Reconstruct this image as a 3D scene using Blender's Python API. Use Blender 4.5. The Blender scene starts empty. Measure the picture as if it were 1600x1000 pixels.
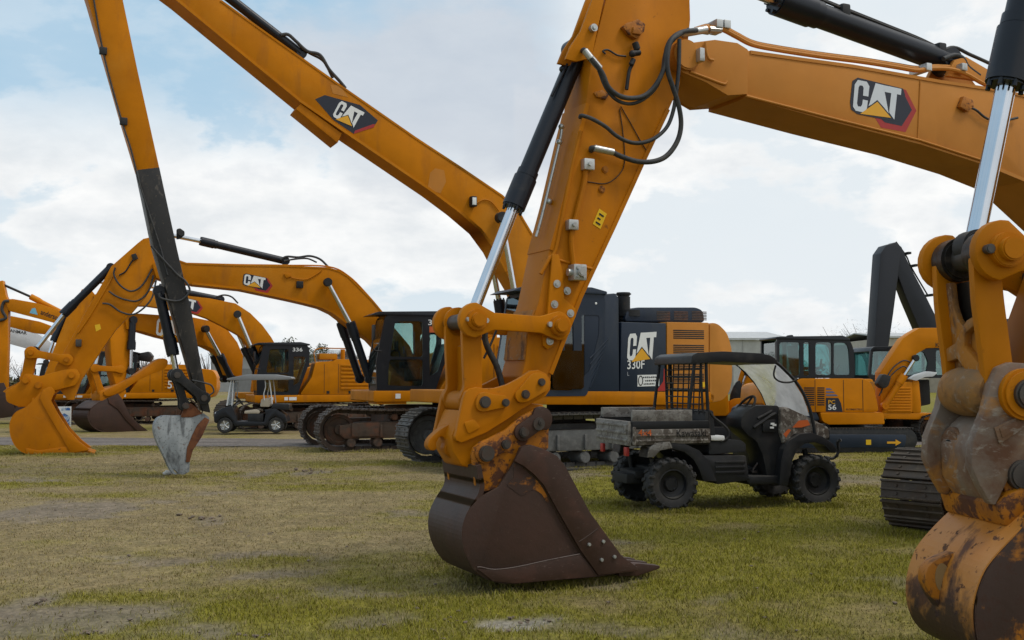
import bpy, bmesh, math, random
import numpy as np
from mathutils import Vector, Matrix

random.seed(7)
rng = np.random.default_rng(11)
R = math.radians
FPX = 1715.0            # focal length for a 1600 px wide picture
EYE = 1.6
PITCH = math.atan(93.0 / FPX)
scene = bpy.context.scene
COL = scene.collection

# ------------------------------------------------------------------ camera maths
def ray(px, py):
    x = (px - 800.0) / FPX
    y = -(py - 500.0) / FPX
    c, s = math.cos(PITCH), math.sin(PITCH)
    return Vector((x, c - y * s, s + y * c))

def ground_z(y):
    return -0.0129 * min(max(y - 26.0, 0.0), 14.5)

def on_ground(px, py):
    d = ray(px, py)
    t = 30.0
    for _ in range(12):
        t = (ground_z(d.y * t) - EYE) / d.z
    return (d.x * t, d.y * t)

def at(px, py, depth):
    d = ray(px, py)
    t = depth / d.y
    return Vector((d.x * t, depth, EYE + d.z * t))

class Rig:
    """local frame of one machine: x forward, z up, origin on the ground"""
    def __init__(s, x, y, ang, z=None):
        s.o = Vector((x, y, ground_z(y) if z is None else z))
        s.a = ang
        s.xd = Vector((math.cos(ang), math.sin(ang), 0))
        s.yd = Vector((-math.sin(ang), math.cos(ang), 0))
    def L(s, px, py, v):
        d = ray(px, py)
        c = Vector((0, 0, EYE)) - s.o
        t = (v - s.yd.dot(c)) / s.yd.dot(d)
        p = c + d * t
        return (p.dot(s.xd), p.z)
    def T(s, pts, v):
        return [s.L(p[0], p[1], v) for p in pts]
    def P3(s, px, py, v):
        u, w = s.L(px, py, v)
        return Vector((u, v, w))

# ------------------------------------------------------------------ mesh builder
def catmull(pts, n=6):
    pts = [Vector(p) for p in pts]
    if len(pts) < 3:
        return pts
    out = []
    P = [pts[0] * 2 - pts[1]] + pts + [pts[-1] * 2 - pts[-2]]
    for i in range(1, len(P) - 2):
        a, b, c, d = P[i - 1], P[i], P[i + 1], P[i + 2]
        for k in range(n):
            t = k / n
            out.append(0.5 * ((2 * b) + (c - a) * t + (2 * a - 5 * b + 4 * c - d) * t * t + (3 * b - a - 3 * c + d) * t ** 3))
    out.append(pts[-1])
    return out

def smooth2(pts, n=4):
    """closed catmull-rom through 2d points"""
    m = len(pts)
    P = [Vector(p) for p in pts]
    out = []
    for i in range(m):
        a, b, c, d = P[i - 1], P[i], P[(i + 1) % m], P[(i + 2) % m]
        for k in range(n):
            t = k / n
            q = 0.5 * ((2 * b) + (c - a) * t + (2 * a - 5 * b + 4 * c - d) * t * t + (3 * b - a - 3 * c + d) * t ** 3)
            out.append((q.x, q.y))
    return out

def arc(cx, cy, r, a0, a1, n=10):
    return [(cx + r * math.cos(R(a0 + (a1 - a0) * i / n)), cy + r * math.sin(R(a0 + (a1 - a0) * i / n))) for i in range(n + 1)]

GX = {'m': None}
SPLIT = set('bed_rail shock_absorber canopy_strut linkage_bracket hose_coupling pin_boss bolt_head pipe_clamp pin_head keeper_bolt pin retainer_plate mounting_pad grab_rail warning_sticker hose_fitting cylinder_bracket lamp_bracket panel_gap drain_pipe handrail pin_retainer back_stiffener mirror sticker pipe power_link boom_tip_lug link_pin window_frame cylinder_pipe grease_line'.split())

class MB:
    def __init__(s):
        s.bm = bmesh.new()
        s.mi = 0
    def _merge(s, b, M=None):
        if M is not None:
            b.transform(M)
        for f in b.faces:
            f.material_index = s.mi
        me = bpy.data.meshes.new('t')
        b.to_mesh(me); b.free()
        s.bm.from_mesh(me)
        bpy.data.meshes.remove(me)
        return s
    def prism(s, pts, v0, v1, bev=0.0, seg=2, M=None):
        """polygon in (x,z), extruded along y"""
        b = bmesh.new()
        ar = sum(pts[i - 1][0] * pts[i][1] - pts[i][0] * pts[i - 1][1] for i in range(len(pts)))
        if ar < 0:
            pts = pts[::-1]
        lo, hi = min(v0, v1), max(v0, v1)
        A = [b.verts.new((p[0], lo, p[1])) for p in pts]
        B = [b.verts.new((p[0], hi, p[1])) for p in pts]
        n = len(pts)
        b.faces.new(A); b.faces.new(B[::-1])
        for i in range(n):
            j = (i + 1) % n
            b.faces.new((A[j], A[i], B[i], B[j]))
        bmesh.ops.recalc_face_normals(b, faces=b.faces[:])
        if bev > 0:
            ed = [e for e in b.edges if abs(e.verts[0].co.y - e.verts[1].co.y) < 1e-6]
            for e in b.edges:
                if abs(e.verts[0].co.y - e.verts[1].co.y) > 1e-6 and len(e.link_faces) == 2 and e.calc_face_angle(0) > 0.5:
                    ed.append(e)
            bmesh.ops.bevel(b, geom=ed, offset=bev, segments=seg, affect='EDGES', clamp_overlap=True, profile=0.6)
        return s._merge(b, M)
    def box(s, lo, hi, bev=0.0, M=None, seg=2):
        b = bmesh.new()
        bmesh.ops.create_cube(b, size=1.0)
        for v in b.verts:
            v.co = Vector([lo[i] + (v.co[i] + 0.5) * (hi[i] - lo[i]) for i in range(3)])
        if bev > 0:
            bmesh.ops.bevel(b, geom=b.edges[:], offset=bev, segments=seg, affect='EDGES', clamp_overlap=True, profile=0.6)
        return s._merge(b, M)
    def cyl(s, p0, p1, r0, r1=None, seg=20, bev=0.0, cap=True):
        p0, p1 = Vector(p0), Vector(p1)
        r1 = r0 if r1 is None else r1
        d = p1 - p0
        b = bmesh.new()
        bmesh.ops.create_cone(b, cap_ends=cap, cap_tris=False, segments=seg, radius1=r0, radius2=r1, depth=d.length)
        if bev > 0:
            ed = [e for e in b.edges if abs(e.verts[0].co.z - e.verts[1].co.z) < 1e-6]
            bmesh.ops.bevel(b, geom=ed, offset=bev, segments=2, affect='EDGES', clamp_overlap=True)
        q = Vector((0, 0, 1)).rotation_difference(d.normalized())
        M = Matrix.Translation((p0 + p1) / 2) @ q.to_matrix().to_4x4()
        return s._merge(b, M)
    def tube(s, path, r, seg=8, n=5, closed=False, rz=None):
        pts = catmull(path, n) if n > 1 else [Vector(p) for p in path]
        b = bmesh.new()
        rings = []
        prev = None
        for i, p in enumerate(pts):
            t = (pts[min(i + 1, len(pts) - 1)] - pts[max(i - 1, 0)])
            if t.length < 1e-9:
                t = Vector((0, 0, 1))
            t.normalize()
            if prev is None:
                ref = Vector((0, 1, 0)) if abs(t.y) < 0.9 else Vector((0, 0, 1))
                a = (ref - t * ref.dot(t)).normalized()
            else:
                a = (prev - t * prev.dot(t)).normalized()
            prev = a
            c = t.cross(a)
            rr = r[i * (len(r) - 1) // max(1, len(pts) - 1)] if isinstance(r, (list, tuple)) else r
            rings.append([b.verts.new(p + a * rr * math.cos(2 * math.pi * k / seg) + c * (rz or rr) * math.sin(2 * math.pi * k / seg)) for k in range(seg)])
        for i in range(len(rings) - 1):
            for k in range(seg):
                b.faces.new((rings[i][k], rings[i][(k + 1) % seg], rings[i + 1][(k + 1) % seg], rings[i + 1][k]))
        b.faces.new(rings[0][::-1]); b.faces.new(rings[-1])
        bmesh.ops.recalc_face_normals(b, faces=b.faces[:])
        return s._merge(b)
    def lathe(s, prof, c, seg=40, M=None):
        """profile (radius, y) revolved round the y axis through c; profile is closed"""
        b = bmesh.new()
        rings = []
        for k in range(seg):
            a = 2 * math.pi * k / seg
            rings.append([b.verts.new((c[0] + r * math.cos(a), c[1] + y, c[2] + r * math.sin(a))) for r, y in prof])
        n = len(prof)
        for k in range(seg):
            q = rings[(k + 1) % seg]
            p = rings[k]
            for i in range(n):
                j = (i + 1) % n
                b.faces.new((p[i], p[j], q[j], q[i]))
        bmesh.ops.recalc_face_normals(b, faces=b.faces[:])
        return s._merge(b, M)
    def ball(s, c, r, seg=12, sc=(1, 1, 1)):
        b = bmesh.new()
        bmesh.ops.create_uvsphere(b, u_segments=seg, v_segments=max(6, seg // 2), radius=1.0)
        return s._merge(b, Matrix.Translation(c) @ Matrix.Diagonal((r * sc[0], r * sc[1], r * sc[2], 1)))
    def poly(s, pts):
        """one flat polygon in 3d"""
        b = bmesh.new()
        b.faces.new([b.verts.new(p) for p in pts])
        return s._merge(b)
    def groups(s, gap=0.012):
        """faces grouped into pieces that stand apart from one another"""
        bm = s.bm
        seen, isl = set(), []
        for f in bm.faces:
            if f.index in seen: continue
            st, fs = [f], []
            seen.add(f.index)
            while st:
                g = st.pop(); fs.append(g)
                for v in g.verts:
                    for h in v.link_faces:
                        if h.index not in seen:
                            seen.add(h.index); st.append(h)
            co = [v.co for g in fs for v in g.verts]
            isl.append([fs, [min(c[i] for c in co) - gap for i in range(3)], [max(c[i] for c in co) + gap for i in range(3)]])
        ch = True
        while ch:
            ch = False
            for i in range(len(isl)):
                for j in range(len(isl) - 1, i, -1):
                    a, b = isl[i], isl[j]
                    if all(a[1][k] < b[2][k] and b[1][k] < a[2][k] for k in range(3)):
                        a[0] += b[0]
                        a[1] = [min(a[1][k], b[1][k]) for k in range(3)]; a[2] = [max(a[2][k], b[2][k]) for k in range(3)]
                        isl.pop(j); ch = True
        return [i[0] for i in isl]
    def build(s, name, mats, parent=None, ang=38, xf=None):
        if xf is None and GX['m'] is not None:
            xf = GX['m']
        if name in SPLIT:
            s.bm.faces.index_update(); s.bm.faces.ensure_lookup_table()
            gs = s.groups()
            if len(gs) > 1:
                res = []
                idx = [[f.index for f in g] for g in gs]
                for k, ids in enumerate(idx):
                    q = MB(); q.bm.free(); q.bm = s.bm.copy()
                    q.bm.faces.ensure_lookup_table()
                    keep = set(ids)
                    bmesh.ops.delete(q.bm, geom=[f for f in q.bm.faces if f.index not in keep], context='FACES')
                    res.append(q._finish(name, mats, parent, ang, xf))
                return res[0]
        return s._finish(name, mats, parent, ang, xf)
    def _finish(s, name, mats, parent, ang, xf):
        me = bpy.data.meshes.new(name)
        if xf is not None:
            s.bm.transform(xf)
        s.bm.to_mesh(me); s.bm.free()
        if not isinstance(mats, (list, tuple)):
            mats = [mats]
        for m in mats:
            me.materials.append(m)
        me.shade_smooth()
        me.set_sharp_from_angle(angle=R(ang))
        o = bpy.data.objects.new(name, me)
        COL.objects.link(o)
        o.parent = parent
        return o

def thing(name, label, cat, rig=None, loc=None, rz=0, group=None):
    o = bpy.data.objects.new(name, None)
    COL.objects.link(o)
    o.empty_display_size = 0.3
    if rig is not None:
        o.location = rig.o; o.rotation_euler = (0, 0, rig.a)
    else:
        o.location = loc or (0, 0, 0); o.rotation_euler = (0, 0, rz)
    return tag(o, label, cat, group)

def tag(o, label=None, cat=None, group=None, kind=None):
    if label: o['label'] = label
    if cat: o['category'] = cat
    if group: o['group'] = group
    if kind: o['kind'] = kind
    return o

# ------------------------------------------------------------------ materials
class NT:
    def __init__(s, nt):
        s.nt = nt; s.n = nt.nodes; s.l = nt.links
    def node(s, t, **kw):
        x = s.n.new(t)
        for k, v in kw.items():
            setattr(x, k, v)
        return x
    def link(s, a, b):
        s.l.new(a, b)
    def ramp(s, fac, lo, hi, c0=(0, 0, 0, 1), c1=(1, 1, 1, 1)):
        r = s.node('ShaderNodeValToRGB')
        e = r.color_ramp.elements
        e[0].position = lo; e[0].color = c0
        e[1].position = hi; e[1].color = c1
        s.link(fac, r.inputs[0])
        return r.outputs[0]
    def noise(s, vec, scale, detail=4, rough=0.55, dist=0.0):
        x = s.node('ShaderNodeTexNoise')
        x.inputs['Scale'].default_value = scale
        x.inputs['Detail'].default_value = detail
        x.inputs['Roughness'].default_value = rough
        x.inputs['Distortion'].default_value = dist
        s.link(vec, x.inputs['Vector'])
        return x.outputs['Fac']
    def mix(s, fac, a, b, mode='MIX'):
        m = s.node('ShaderNodeMix', data_type='RGBA', blend_type=mode)
        for sock, val in ((m.inputs[0], fac), (m.inputs[6], a), (m.inputs[7], b)):
            if hasattr(val, 'is_linked') or hasattr(val, 'links'):
                s.link(val, sock)
            else:
                sock.default_value = val if not isinstance(val, (tuple, list)) else (tuple(val) + (1,))[:4]
        return m.outputs[2]
    def math(s, op, a, b=0.0):
        m = s.node('ShaderNodeMath', operation=op)
        for sock, val in ((m.inputs[0], a), (m.inputs[1], b)):
            if hasattr(val, 'links'):
                s.link(val, sock)
            else:
                sock.default_value = val
        return m.outputs[0]

def mat(name, col, rough=0.5, metal=0.0, layers=(), bump=None, dust=None, spec=0.35, coat=0.0, rvar=0.12, var=0.12, zsplit=None):
    """layers: (scale, lo, hi, colour, roughness-or-None, stretch xyz)"""
    m = bpy.data.materials.new(name)
    m.use_nodes = True
    t = NT(m.node_tree)
    bs = t.n['Principled BSDF']
    tc = t.node('ShaderNodeTexCoord')
    oi = t.node('ShaderNodeObjectInfo')
    ad = t.node('ShaderNodeVectorMath', operation='ADD')
    sc = t.node('ShaderNodeVectorMath', operation='SCALE')
    t.link(tc.outputs['Object'], ad.inputs[0])
    cb = t.node('ShaderNodeCombineXYZ')
    t.link(oi.outputs['Random'], cb.inputs[0]); t.link(oi.outputs['Random'], cb.inputs[2])
    t.link(cb.outputs[0], sc.inputs[0]); sc.inputs[3].default_value = 37.0
    t.link(sc.outputs[0], ad.inputs[1])
    vec = ad.outputs[0]
    # gentle tone variation of the coat itself
    n0 = t.noise(vec, 1.7, 5)
    c2 = tuple(min(1, c * (1 + var)) for c in col); c1 = tuple(c * (1 - var) for c in col)
    colr = t.ramp(n0, 0.3, 0.7, c1 + (1,), c2 + (1,))
    rgh = t.math('ADD', rough - rvar / 2, t.math('MULTIPLY', t.noise(vec, 9.0, 4), rvar))
    for L in layers:
        s_, lo, hi, lc, lr = L[:5]
        v2 = vec
        if len(L) > 5 and L[5]:
            mp = t.node('ShaderNodeMapping')
            mp.inputs['Scale'].default_value = L[5]
            t.link(vec, mp.inputs['Vector']); v2 = mp.outputs[0]
        amt = L[6] if len(L) > 6 else 1.0
        f = t.ramp(t.noise(v2, s_, 7, 0.62, 0.3), lo, hi)
        f = t.math('MULTIPLY', f, amt)
        colr = t.mix(f, colr, lc)
        if lr is not None:
            mx = t.node('ShaderNodeMix', data_type='FLOAT')
            t.link(f, mx.inputs[0]); t.link(rgh, mx.inputs[2]); mx.inputs[3].default_value = lr
            rgh = mx.outputs[0]
    if zsplit:      # worn down to bare brown steel below this height on the thing
        s3 = t.node('ShaderNodeSeparateXYZ'); t.link(tc.outputs['Object'], s3.inputs[0])
        hz = t.math('ADD', s3.outputs[2], t.math('MULTIPLY', t.math('SUBTRACT', t.noise(vec, 3.0, 7, 0.65, 0.6), 0.5), 1.1))
        colr = t.mix(t.ramp(hz, zsplit[0] - zsplit[1], zsplit[0] + zsplit[1], (1, 1, 1, 1), (0, 0, 0, 1)), colr, zsplit[2])
    if dust:
        dc, amt = dust
        g = t.node('ShaderNodeNewGeometry')
        sp = t.node('ShaderNodeSeparateXYZ')
        t.link(g.outputs['Normal'], sp.inputs[0])
        up = t.ramp(sp.outputs[2], 0.25, 0.95)
        f = t.math('MULTIPLY', t.math('MULTIPLY', up, t.ramp(t.noise(vec, 6.0, 6), 0.3, 0.7)), amt)
        colr = t.mix(f, colr, dc)
        mx = t.node('ShaderNodeMix', data_type='FLOAT')
        t.link(f, mx.inputs[0]); t.link(rgh, mx.inputs[2]); mx.inputs[3].default_value = 0.9
        rgh = mx.outputs[0]
    t.link(colr, bs.inputs['Base Color'])
    t.link(rgh, bs.inputs['Roughness'])
    bs.inputs['Metallic'].default_value = metal
    bs.inputs['Specular IOR Level'].default_value = spec
    bs.inputs['Coat Weight'].default_value = coat
    bs.inputs['Coat Roughness'].default_value = 0.2
    if bump:
        b = t.node('ShaderNodeBump')
        b.inputs['Strength'].default_value = bump[1]
        b.inputs['Distance'].default_value = bump[2] if len(bump) > 2 else 0.01
        t.link(t.noise(vec, bump[0], 6), b.inputs['Height'])
        t.link(b.outputs[0], bs.inputs['Normal'])
    return m

def glass_mat(name, tint, alpha, rough=0.03, dirt=0.0, dcol=(0.5, 0.5, 0.46), drange=(0.35, 0.75)):
    m = bpy.data.materials.new(name); m.use_nodes = True
    t = NT(m.node_tree)
    t.n.remove(t.n['Principled BSDF'])
    out = t.n['Material Output']
    tr = t.node('ShaderNodeBsdfTransparent'); tr.inputs[0].default_value = tint + (1,)
    gl = t.node('ShaderNodeBsdfGlossy'); gl.inputs['Roughness'].default_value = rough
    gl.inputs[0].default_value = (0.9, 0.95, 0.95, 1)
    fr = t.node('ShaderNodeFresnel'); fr.inputs[0].default_value = 1.5
    mx = t.node('ShaderNodeMixShader')
    t.link(t.math('ADD', fr.outputs[0], alpha), mx.inputs[0])
    t.link(tr.outputs[0], mx.inputs[1]); t.link(gl.outputs[0], mx.inputs[2])
    last = mx.outputs[0]
    if dirt > 0:
        tc = t.node('ShaderNodeTexCoord')
        f = t.ramp(t.noise(tc.outputs['Object'], 3.0, 5), *drange)
        df0 = t.node('ShaderNodeBsdfDiffuse'); df0.inputs[0].default_value = dcol + (1,)
        dt = t.node('ShaderNodeBsdfTranslucent'); dt.inputs[0].default_value = tuple(min(1, c * 1.5) for c in dcol) + (1,)
        df = t.node('ShaderNodeMixShader'); df.inputs[0].default_value = .55
        t.link(df0.outputs[0], df.inputs[1]); t.link(dt.outputs[0], df.inputs[2])
        m2 = t.node('ShaderNodeMixShader')
        t.link(t.math('MULTIPLY', f, dirt), m2.inputs[0])
        t.link(last, m2.inputs[1]); t.link(df.outputs[0], m2.inputs[2])
        last = m2.outputs[0]
    t.link(last, out.inputs[0])
    return m

DUST = (0.27, 0.21, 0.14)
RUSTC = (0.085, 0.032, 0.016)
YEL = mat('paint_amber', (0.49, 0.166, 0.002), 0.5, layers=[
    (0.8, 0.50, 0.78, (0.42, 0.132, 0.002), None, None, 0.6),
    (2.6, 0.54, 0.76, (0.26, 0.095, 0.02), 0.75, (1, 1, 0.22), 0.7),
    (0.5, 0.52, 0.72, (0.56, 0.24, 0.03), 0.6, None, 0.5),
    (5.0, 0.66, 0.80, (0.46, 0.20, 0.03), 0.7, (0.5, 1, 2.0), 0.4),
    (18.0, 0.70, 0.74, (0.13, 0.055, 0.02), 0.8, None, 0.6)], dust=((0.30, 0.20, 0.09), 0.35), bump=(50, 0.04, 0.003), spec=0.1)
YELW = mat('paint_amber_worn', (0.46, 0.153, 0.002), 0.5, layers=[
    (1.1, 0.48, 0.74, (0.37, 0.115, 0.002), None, None, 0.7),
    (2.4, 0.56, 0.76, (0.22, 0.085, 0.02), 0.8, (1, 1, 0.3), 0.55),
    (4.0, 0.66, 0.80, (0.46, 0.22, 0.05), 0.75, (0.6, 1, 2.0), 0.45),
    (7.0, 0.66, 0.72, (0.085, 0.035, 0.016), 0.85, None, 0.6),
    (34.0, 0.69, 0.73, (0.10, 0.04, 0.02), 0.85, None, 0.6)], dust=((0.26, 0.17, 0.09), 0.5), bump=(42, 0.10, 0.004), spec=0.12)
YELR = mat('paint_amber_rust_flaked', (0.41, 0.14, 0.005), 0.5, layers=[
    (3.0, 0.46, 0.60, (0.27, 0.09, 0.012), 0.8, None, 0.7),
    (7.0, 0.50, 0.57, (0.062, 0.024, 0.016), 0.85, None, 0.9),
    (24.0, 0.56, 0.62, (0.075, 0.026, 0.014), 0.85, None, 0.9)], bump=(40, 0.25, 0.004))
YELK = mat('paint_golden', (0.55, 0.185, 0.002), 0.45, layers=[(2.5, 0.62, 0.8, (0.34, 0.14, 0.03), 0.7, None, 0.5)], dust=((0.30, 0.20, 0.09), 0.3), spec=0.12)
TAN = mat('paint_pale_orange', (0.50, 0.205, 0.038), 0.5, layers=[(0.9, 0.45, 0.75, (0.46, 0.170, 0.020), None, None, 0.6), (2.5, 0.6, 0.8, (0.30, 0.13, 0.04), 0.7, (1, 1, .4), 0.5), (22, .69, .73, (.14, .06, .03), .8, None, .5)], dust=(DUST, 0.35), spec=0.15, bump=(50, .04, .003))
RUST = mat('bucket_brown_steel', (0.033, 0.0170, 0.0115), 0.5, layers=[
    (1.2, 0.42, 0.72, (0.050, 0.022, 0.013), 0.6, None, 0.9),
    (3.0, 0.57, 0.75, (0.075, 0.036, 0.024), 0.55, (0.25, 1, 1.6), 0.6),
    (2.0, 0.45, 0.75, (0.060, 0.024, 0.016), 0.7, None, 0.7),
    (7.0, 0.55, 0.75, (0.030, 0.017, 0.014), 0.6, (1, 1, 0.5), 0.7),
    (28.0, 0.62, 0.72, (0.12, 0.07, 0.05), 0.8, None, 0.5)], bump=(24, 0.35, 0.005), dust=((0.16, 0.11, 0.08), 0.5), spec=0.4)
RUSTW = mat('wear_plate_steel', (0.043, 0.021, 0.014), 0.5, layers=[
    (4.0, 0.5, 0.72, (0.085, 0.034, 0.022), 0.7, None, 0.8),
    (20.0, 0.62, 0.72, (0.17, 0.12, 0.10), 0.45, (1, 1, 3), 0.5)], bump=(30, 0.25, 0.004))
RUSTY = mat('rust_with_paint_left', (0.044, 0.022, 0.016), 0.6, layers=[
    (3.2, 0.49, 0.56, (0.40, 0.135, 0.006), 0.5, None, 0.95),
    (18.0, 0.52, 0.60, (0.05, 0.022, 0.014), 0.8, None, 0.8)], bump=(30, 0.25, 0.004))
YELBK = mat('bucket_amber_scraped', (0.44, 0.155, 0.012), 0.42, layers=[
    (1.6, 0.40, 0.72, (0.52, 0.25, 0.08), 0.5, None, 0.7),
    (2.6, 0.57, 0.63, (0.075, 0.030, 0.018), 0.7, (1, 1, 0.8), 0.9),
    (9.0, 0.60, 0.64, (0.05, 0.02, 0.014), 0.85, (0.4, 1, 1.6), 0.9),
    (30.0, 0.62, 0.68, (0.09, 0.035, 0.02), 0.85, None, 0.7)], bump=(30, 0.2, 0.004), zsplit=(0.52, 0.08, (0.046, 0.0225, 0.0165)))
GREYST = mat('coupler_grey_rusty_cast', (0.20, 0.155, 0.125), 0.5, layers=[
    (1.8, 0.38, 0.56, (0.19, 0.098, 0.048), 0.75, None, 1.0),
    (3.4, 0.55, 0.63, (0.40, 0.165, 0.02), 0.6, None, 0.7),
    (4.5, 0.48, 0.66, (0.115, 0.046, 0.022), 0.85, None, 0.85),
    (12.0, 0.56, 0.66, (0.33, 0.30, 0.26), 0.5, (1, 1, 2.5), 0.55),
    (3.0, 0.60, 0.75, (0.33, 0.31, 0.28), 0.7, None, 0.6)], bump=(26, 0.35, 0.006), dust=(DUST, 0.3))
GALV = mat('bucket_scuffed_grey', (0.205, 0.225, 0.235), 0.55, layers=[
    (3.0, 0.47, 0.62, (0.32, 0.34, 0.35), 0.6, (1, 1, 0.5), 0.9),
    (6.0, 0.52, 0.64, (0.085, 0.09, 0.095), 0.6, (1, 1, 0.4), 0.9),
    (9.0, 0.60, 0.68, (0.13, 0.06, 0.03), 0.85, None, 0.8),
    (26.0, 0.56, 0.64, (0.06, 0.062, 0.065), 0.8, None, 0.6)], bump=(20, 0.3, 0.006))
RUSTO = mat('raw_rust_orange', (0.15, 0.055, 0.022), 0.85, layers=[(6.0, 0.45, 0.65, (0.07, 0.025, 0.014), 0.9, None, 0.9)], bump=(30, 0.4, 0.006))
BLK = mat('cylinder_black_paint', (0.0075, 0.0105, 0.018), 0.36, layers=[(5.0, 0.58, 0.78, (0.045, 0.042, 0.04), 0.7, None, 0.6)], dust=((0.14, 0.12, 0.1), 0.35))
BLKM = mat('matt_black_steel', (0.014, 0.0145, 0.016), 0.55, layers=[
    (4.0, 0.52, 0.75, (0.055, 0.050, 0.045), 0.75, None, 0.7),
    (12.0, 0.62, 0.70, (0.09, 0.055, 0.035), 0.8, None, 0.5)], dust=(DUST, 0.35), bump=(30, 0.1, 0.004))
CABB = mat('cab_black_paint', (0.010, 0.012, 0.016), 0.33, layers=[(4.0, 0.55, 0.8, (0.03, 0.03, 0.03), 0.6, None, 0.5)], dust=((0.16, 0.15, 0.13), 0.3))
NAVY = mat('engine_cover_navy', (0.013, 0.023, 0.042), 0.42, layers=[(3.0, 0.52, 0.8, (0.045, 0.050, 0.056), 0.7, (1, 1, 0.4), 0.6)], dust=((0.2, 0.2, 0.2), 0.5))
MUDDY = mat('muddy_worn_paint', (0.21, 0.125, 0.06), 0.8, layers=[
    (3.0, 0.42, 0.62, (0.38, 0.15, 0.012), 0.6, None, 0.7), (6.0, 0.50, 0.64, (0.10, 0.055, 0.032), 0.85, None, 0.8), (16.0, 0.58, 0.66, (0.30, 0.24, 0.18), 0.9, None, 0.6)], bump=(26, 0.5, 0.006))
MUDY2 = mat('paint_scraped_and_muddy', (0.40, 0.15, 0.012), 0.7, layers=[
    (4.0, 0.46, 0.60, (0.24, 0.13, 0.06), 0.85, None, 0.8), (10.0, 0.52, 0.62, (0.10, 0.05, 0.03), 0.85, (1, 1, .5), 0.8), (24.0, 0.56, 0.64, (0.33, 0.24, 0.16), 0.9, None, 0.6)], bump=(36, 0.5, 0.005))
GREASE = mat('black_grease', (0.018, 0.015, 0.013), 0.3, layers=[(9.0, 0.55, 0.7, (0.07, 0.05, 0.035), 0.7, None, 0.8)], bump=(30, 0.4, 0.006))
CHROME = mat('chrome_rod', (0.62, 0.65, 0.69), 0.16, 1.0, layers=[(7.0, 0.6, 0.8, (0.42, 0.43, 0.45), 0.3, (1, 1, 0.2), 0.6)], rvar=0.06)
STEEL = mat('dark_pin_steel', (0.085, 0.075, 0.068), 0.45, 0.6, layers=[(10.0, 0.5, 0.7, (0.10, 0.05, 0.03), 0.8, None, 0.7)], bump=(40, 0.1, 0.003))
ZINC = mat('zinc_fitting', (0.50, 0.51, 0.50), 0.38, 0.7, layers=[(14.0, 0.55, 0.7, (0.22, 0.2, 0.17), 0.7, None, 0.7)])
HOSE = mat('hose_black_rubber', (0.032, 0.034, 0.037), 0.6, layers=[(8.0, 0.45, 0.7, (0.080, 0.076, 0.070), 0.75, None, 0.8)], bump=(170, 0.6, 0.004))
RUB = mat('tyre_rubber', (0.020, 0.020, 0.021), 0.72, layers=[(5.0, 0.45, 0.75, (0.060, 0.055, 0.047), 0.9, None, 0.8)], bump=(40, 0.2, 0.004))
PLAS = mat('black_plastic', (0.0145, 0.0155, 0.018), 0.42, layers=[(4.0, 0.5, 0.8, (0.045, 0.042, 0.038), 0.75, None, 0.7)], dust=((0.16, 0.145, 0.12), 0.5), bump=(90, 0.08, 0.002))
TRK = mat('track_steel_brown', (0.062, 0.048, 0.040), 0.5, 0.35, layers=[
    (4.0, 0.45, 0.7, (0.085, 0.052, 0.034), 0.8, None, 0.8), (10.0, 0.58, 0.7, (0.15, 0.12, 0.09), 0.85, None, 0.7)], bump=(40, 0.2, 0.004), dust=(DUST, 0.5))
TRKG = mat('track_steel_grey', (0.085, 0.083, 0.080), 0.45, 0.4, layers=[
    (4.0, 0.45, 0.7, (0.055, 0.050, 0.046), 0.7, None, 0.8), (10.0, 0.58, 0.7, (0.16, 0.145, 0.12), 0.85, None, 0.7)], bump=(40, 0.2, 0.004), dust=(DUST, 0.5))
FRM = mat('track_frame_dirty', (0.075, 0.052, 0.038), 0.8, layers=[
    (3.0, 0.45, 0.7, (0.17, 0.055, 0.022), 0.85, None, 0.75), (7.0, 0.5, 0.75, (0.02, 0.017, 0.015), 0.7, None, 0.8)], bump=(20, 0.4, 0.01), dust=(DUST, 0.6))
FRMG = mat('track_frame_grey_mud', (0.125, 0.125, 0.122), 0.8, layers=[
    (3.0, 0.45, 0.7, (0.075, 0.072, 0.07), 0.85, None, 0.8), (8.0, 0.5, 0.75, (0.22, 0.22, 0.21), 0.9, None, 0.7)], bump=(20, 0.5, 0.012), dust=(DUST, 0.5))
DARK = mat('shadowy_dark_metal', (0.012, 0.012, 0.012), 0.7)
SEATM = mat('seat_cloth', (0.02, 0.021, 0.023), 0.75)
TANV = mat('vinyl_beige', (0.42, 0.37, 0.29), 0.5)
WHT = mat('white_vinyl', (0.72, 0.73, 0.72), 0.4, var=0.04)
WHTP = mat('white_machine_paint', (0.60, 0.62, 0.64), 0.45, layers=[(4.0, 0.6, 0.8, (0.40, 0.36, 0.3), 0.8, None, 0.5)], dust=(DUST, 0.3))
SILV = mat('letter_silver', (0.62, 0.66, 0.70), 0.35, var=0.05)
REDV = mat('red_vinyl', (0.36, 0.025, 0.022), 0.4, var=0.06)
NAVV = mat('navy_vinyl', (0.016, 0.020, 0.034), 0.4, var=0.1)
YELV = mat('yellow_vinyl', (0.72, 0.36, 0.02), 0.4, var=0.05)
YELS = mat('safety_yellow', (0.75, 0.45, 0.01), 0.4, var=0.05)
BLKV = mat('black_vinyl', (0.012, 0.012, 0.013), 0.45)
ORGV = mat('orange_vinyl', (0.52, 0.11, 0.025), 0.5)
GREYV = mat('stripe_grey', (0.28, 0.30, 0.34), 0.45)
BLUV = mat('poster_blue', (0.06, 0.16, 0.42), 0.4, layers=[(6.0, 0.48, 0.56, (0.55, 0.62, 0.68), None, None, 1.0)])
CYANV = mat('pale_blue_vinyl', (0.18, 0.45, 0.60), 0.4)
GLS = glass_mat('cab_glass', (0.74, 0.86, 0.84), 0.05, dirt=0.05)
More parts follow.
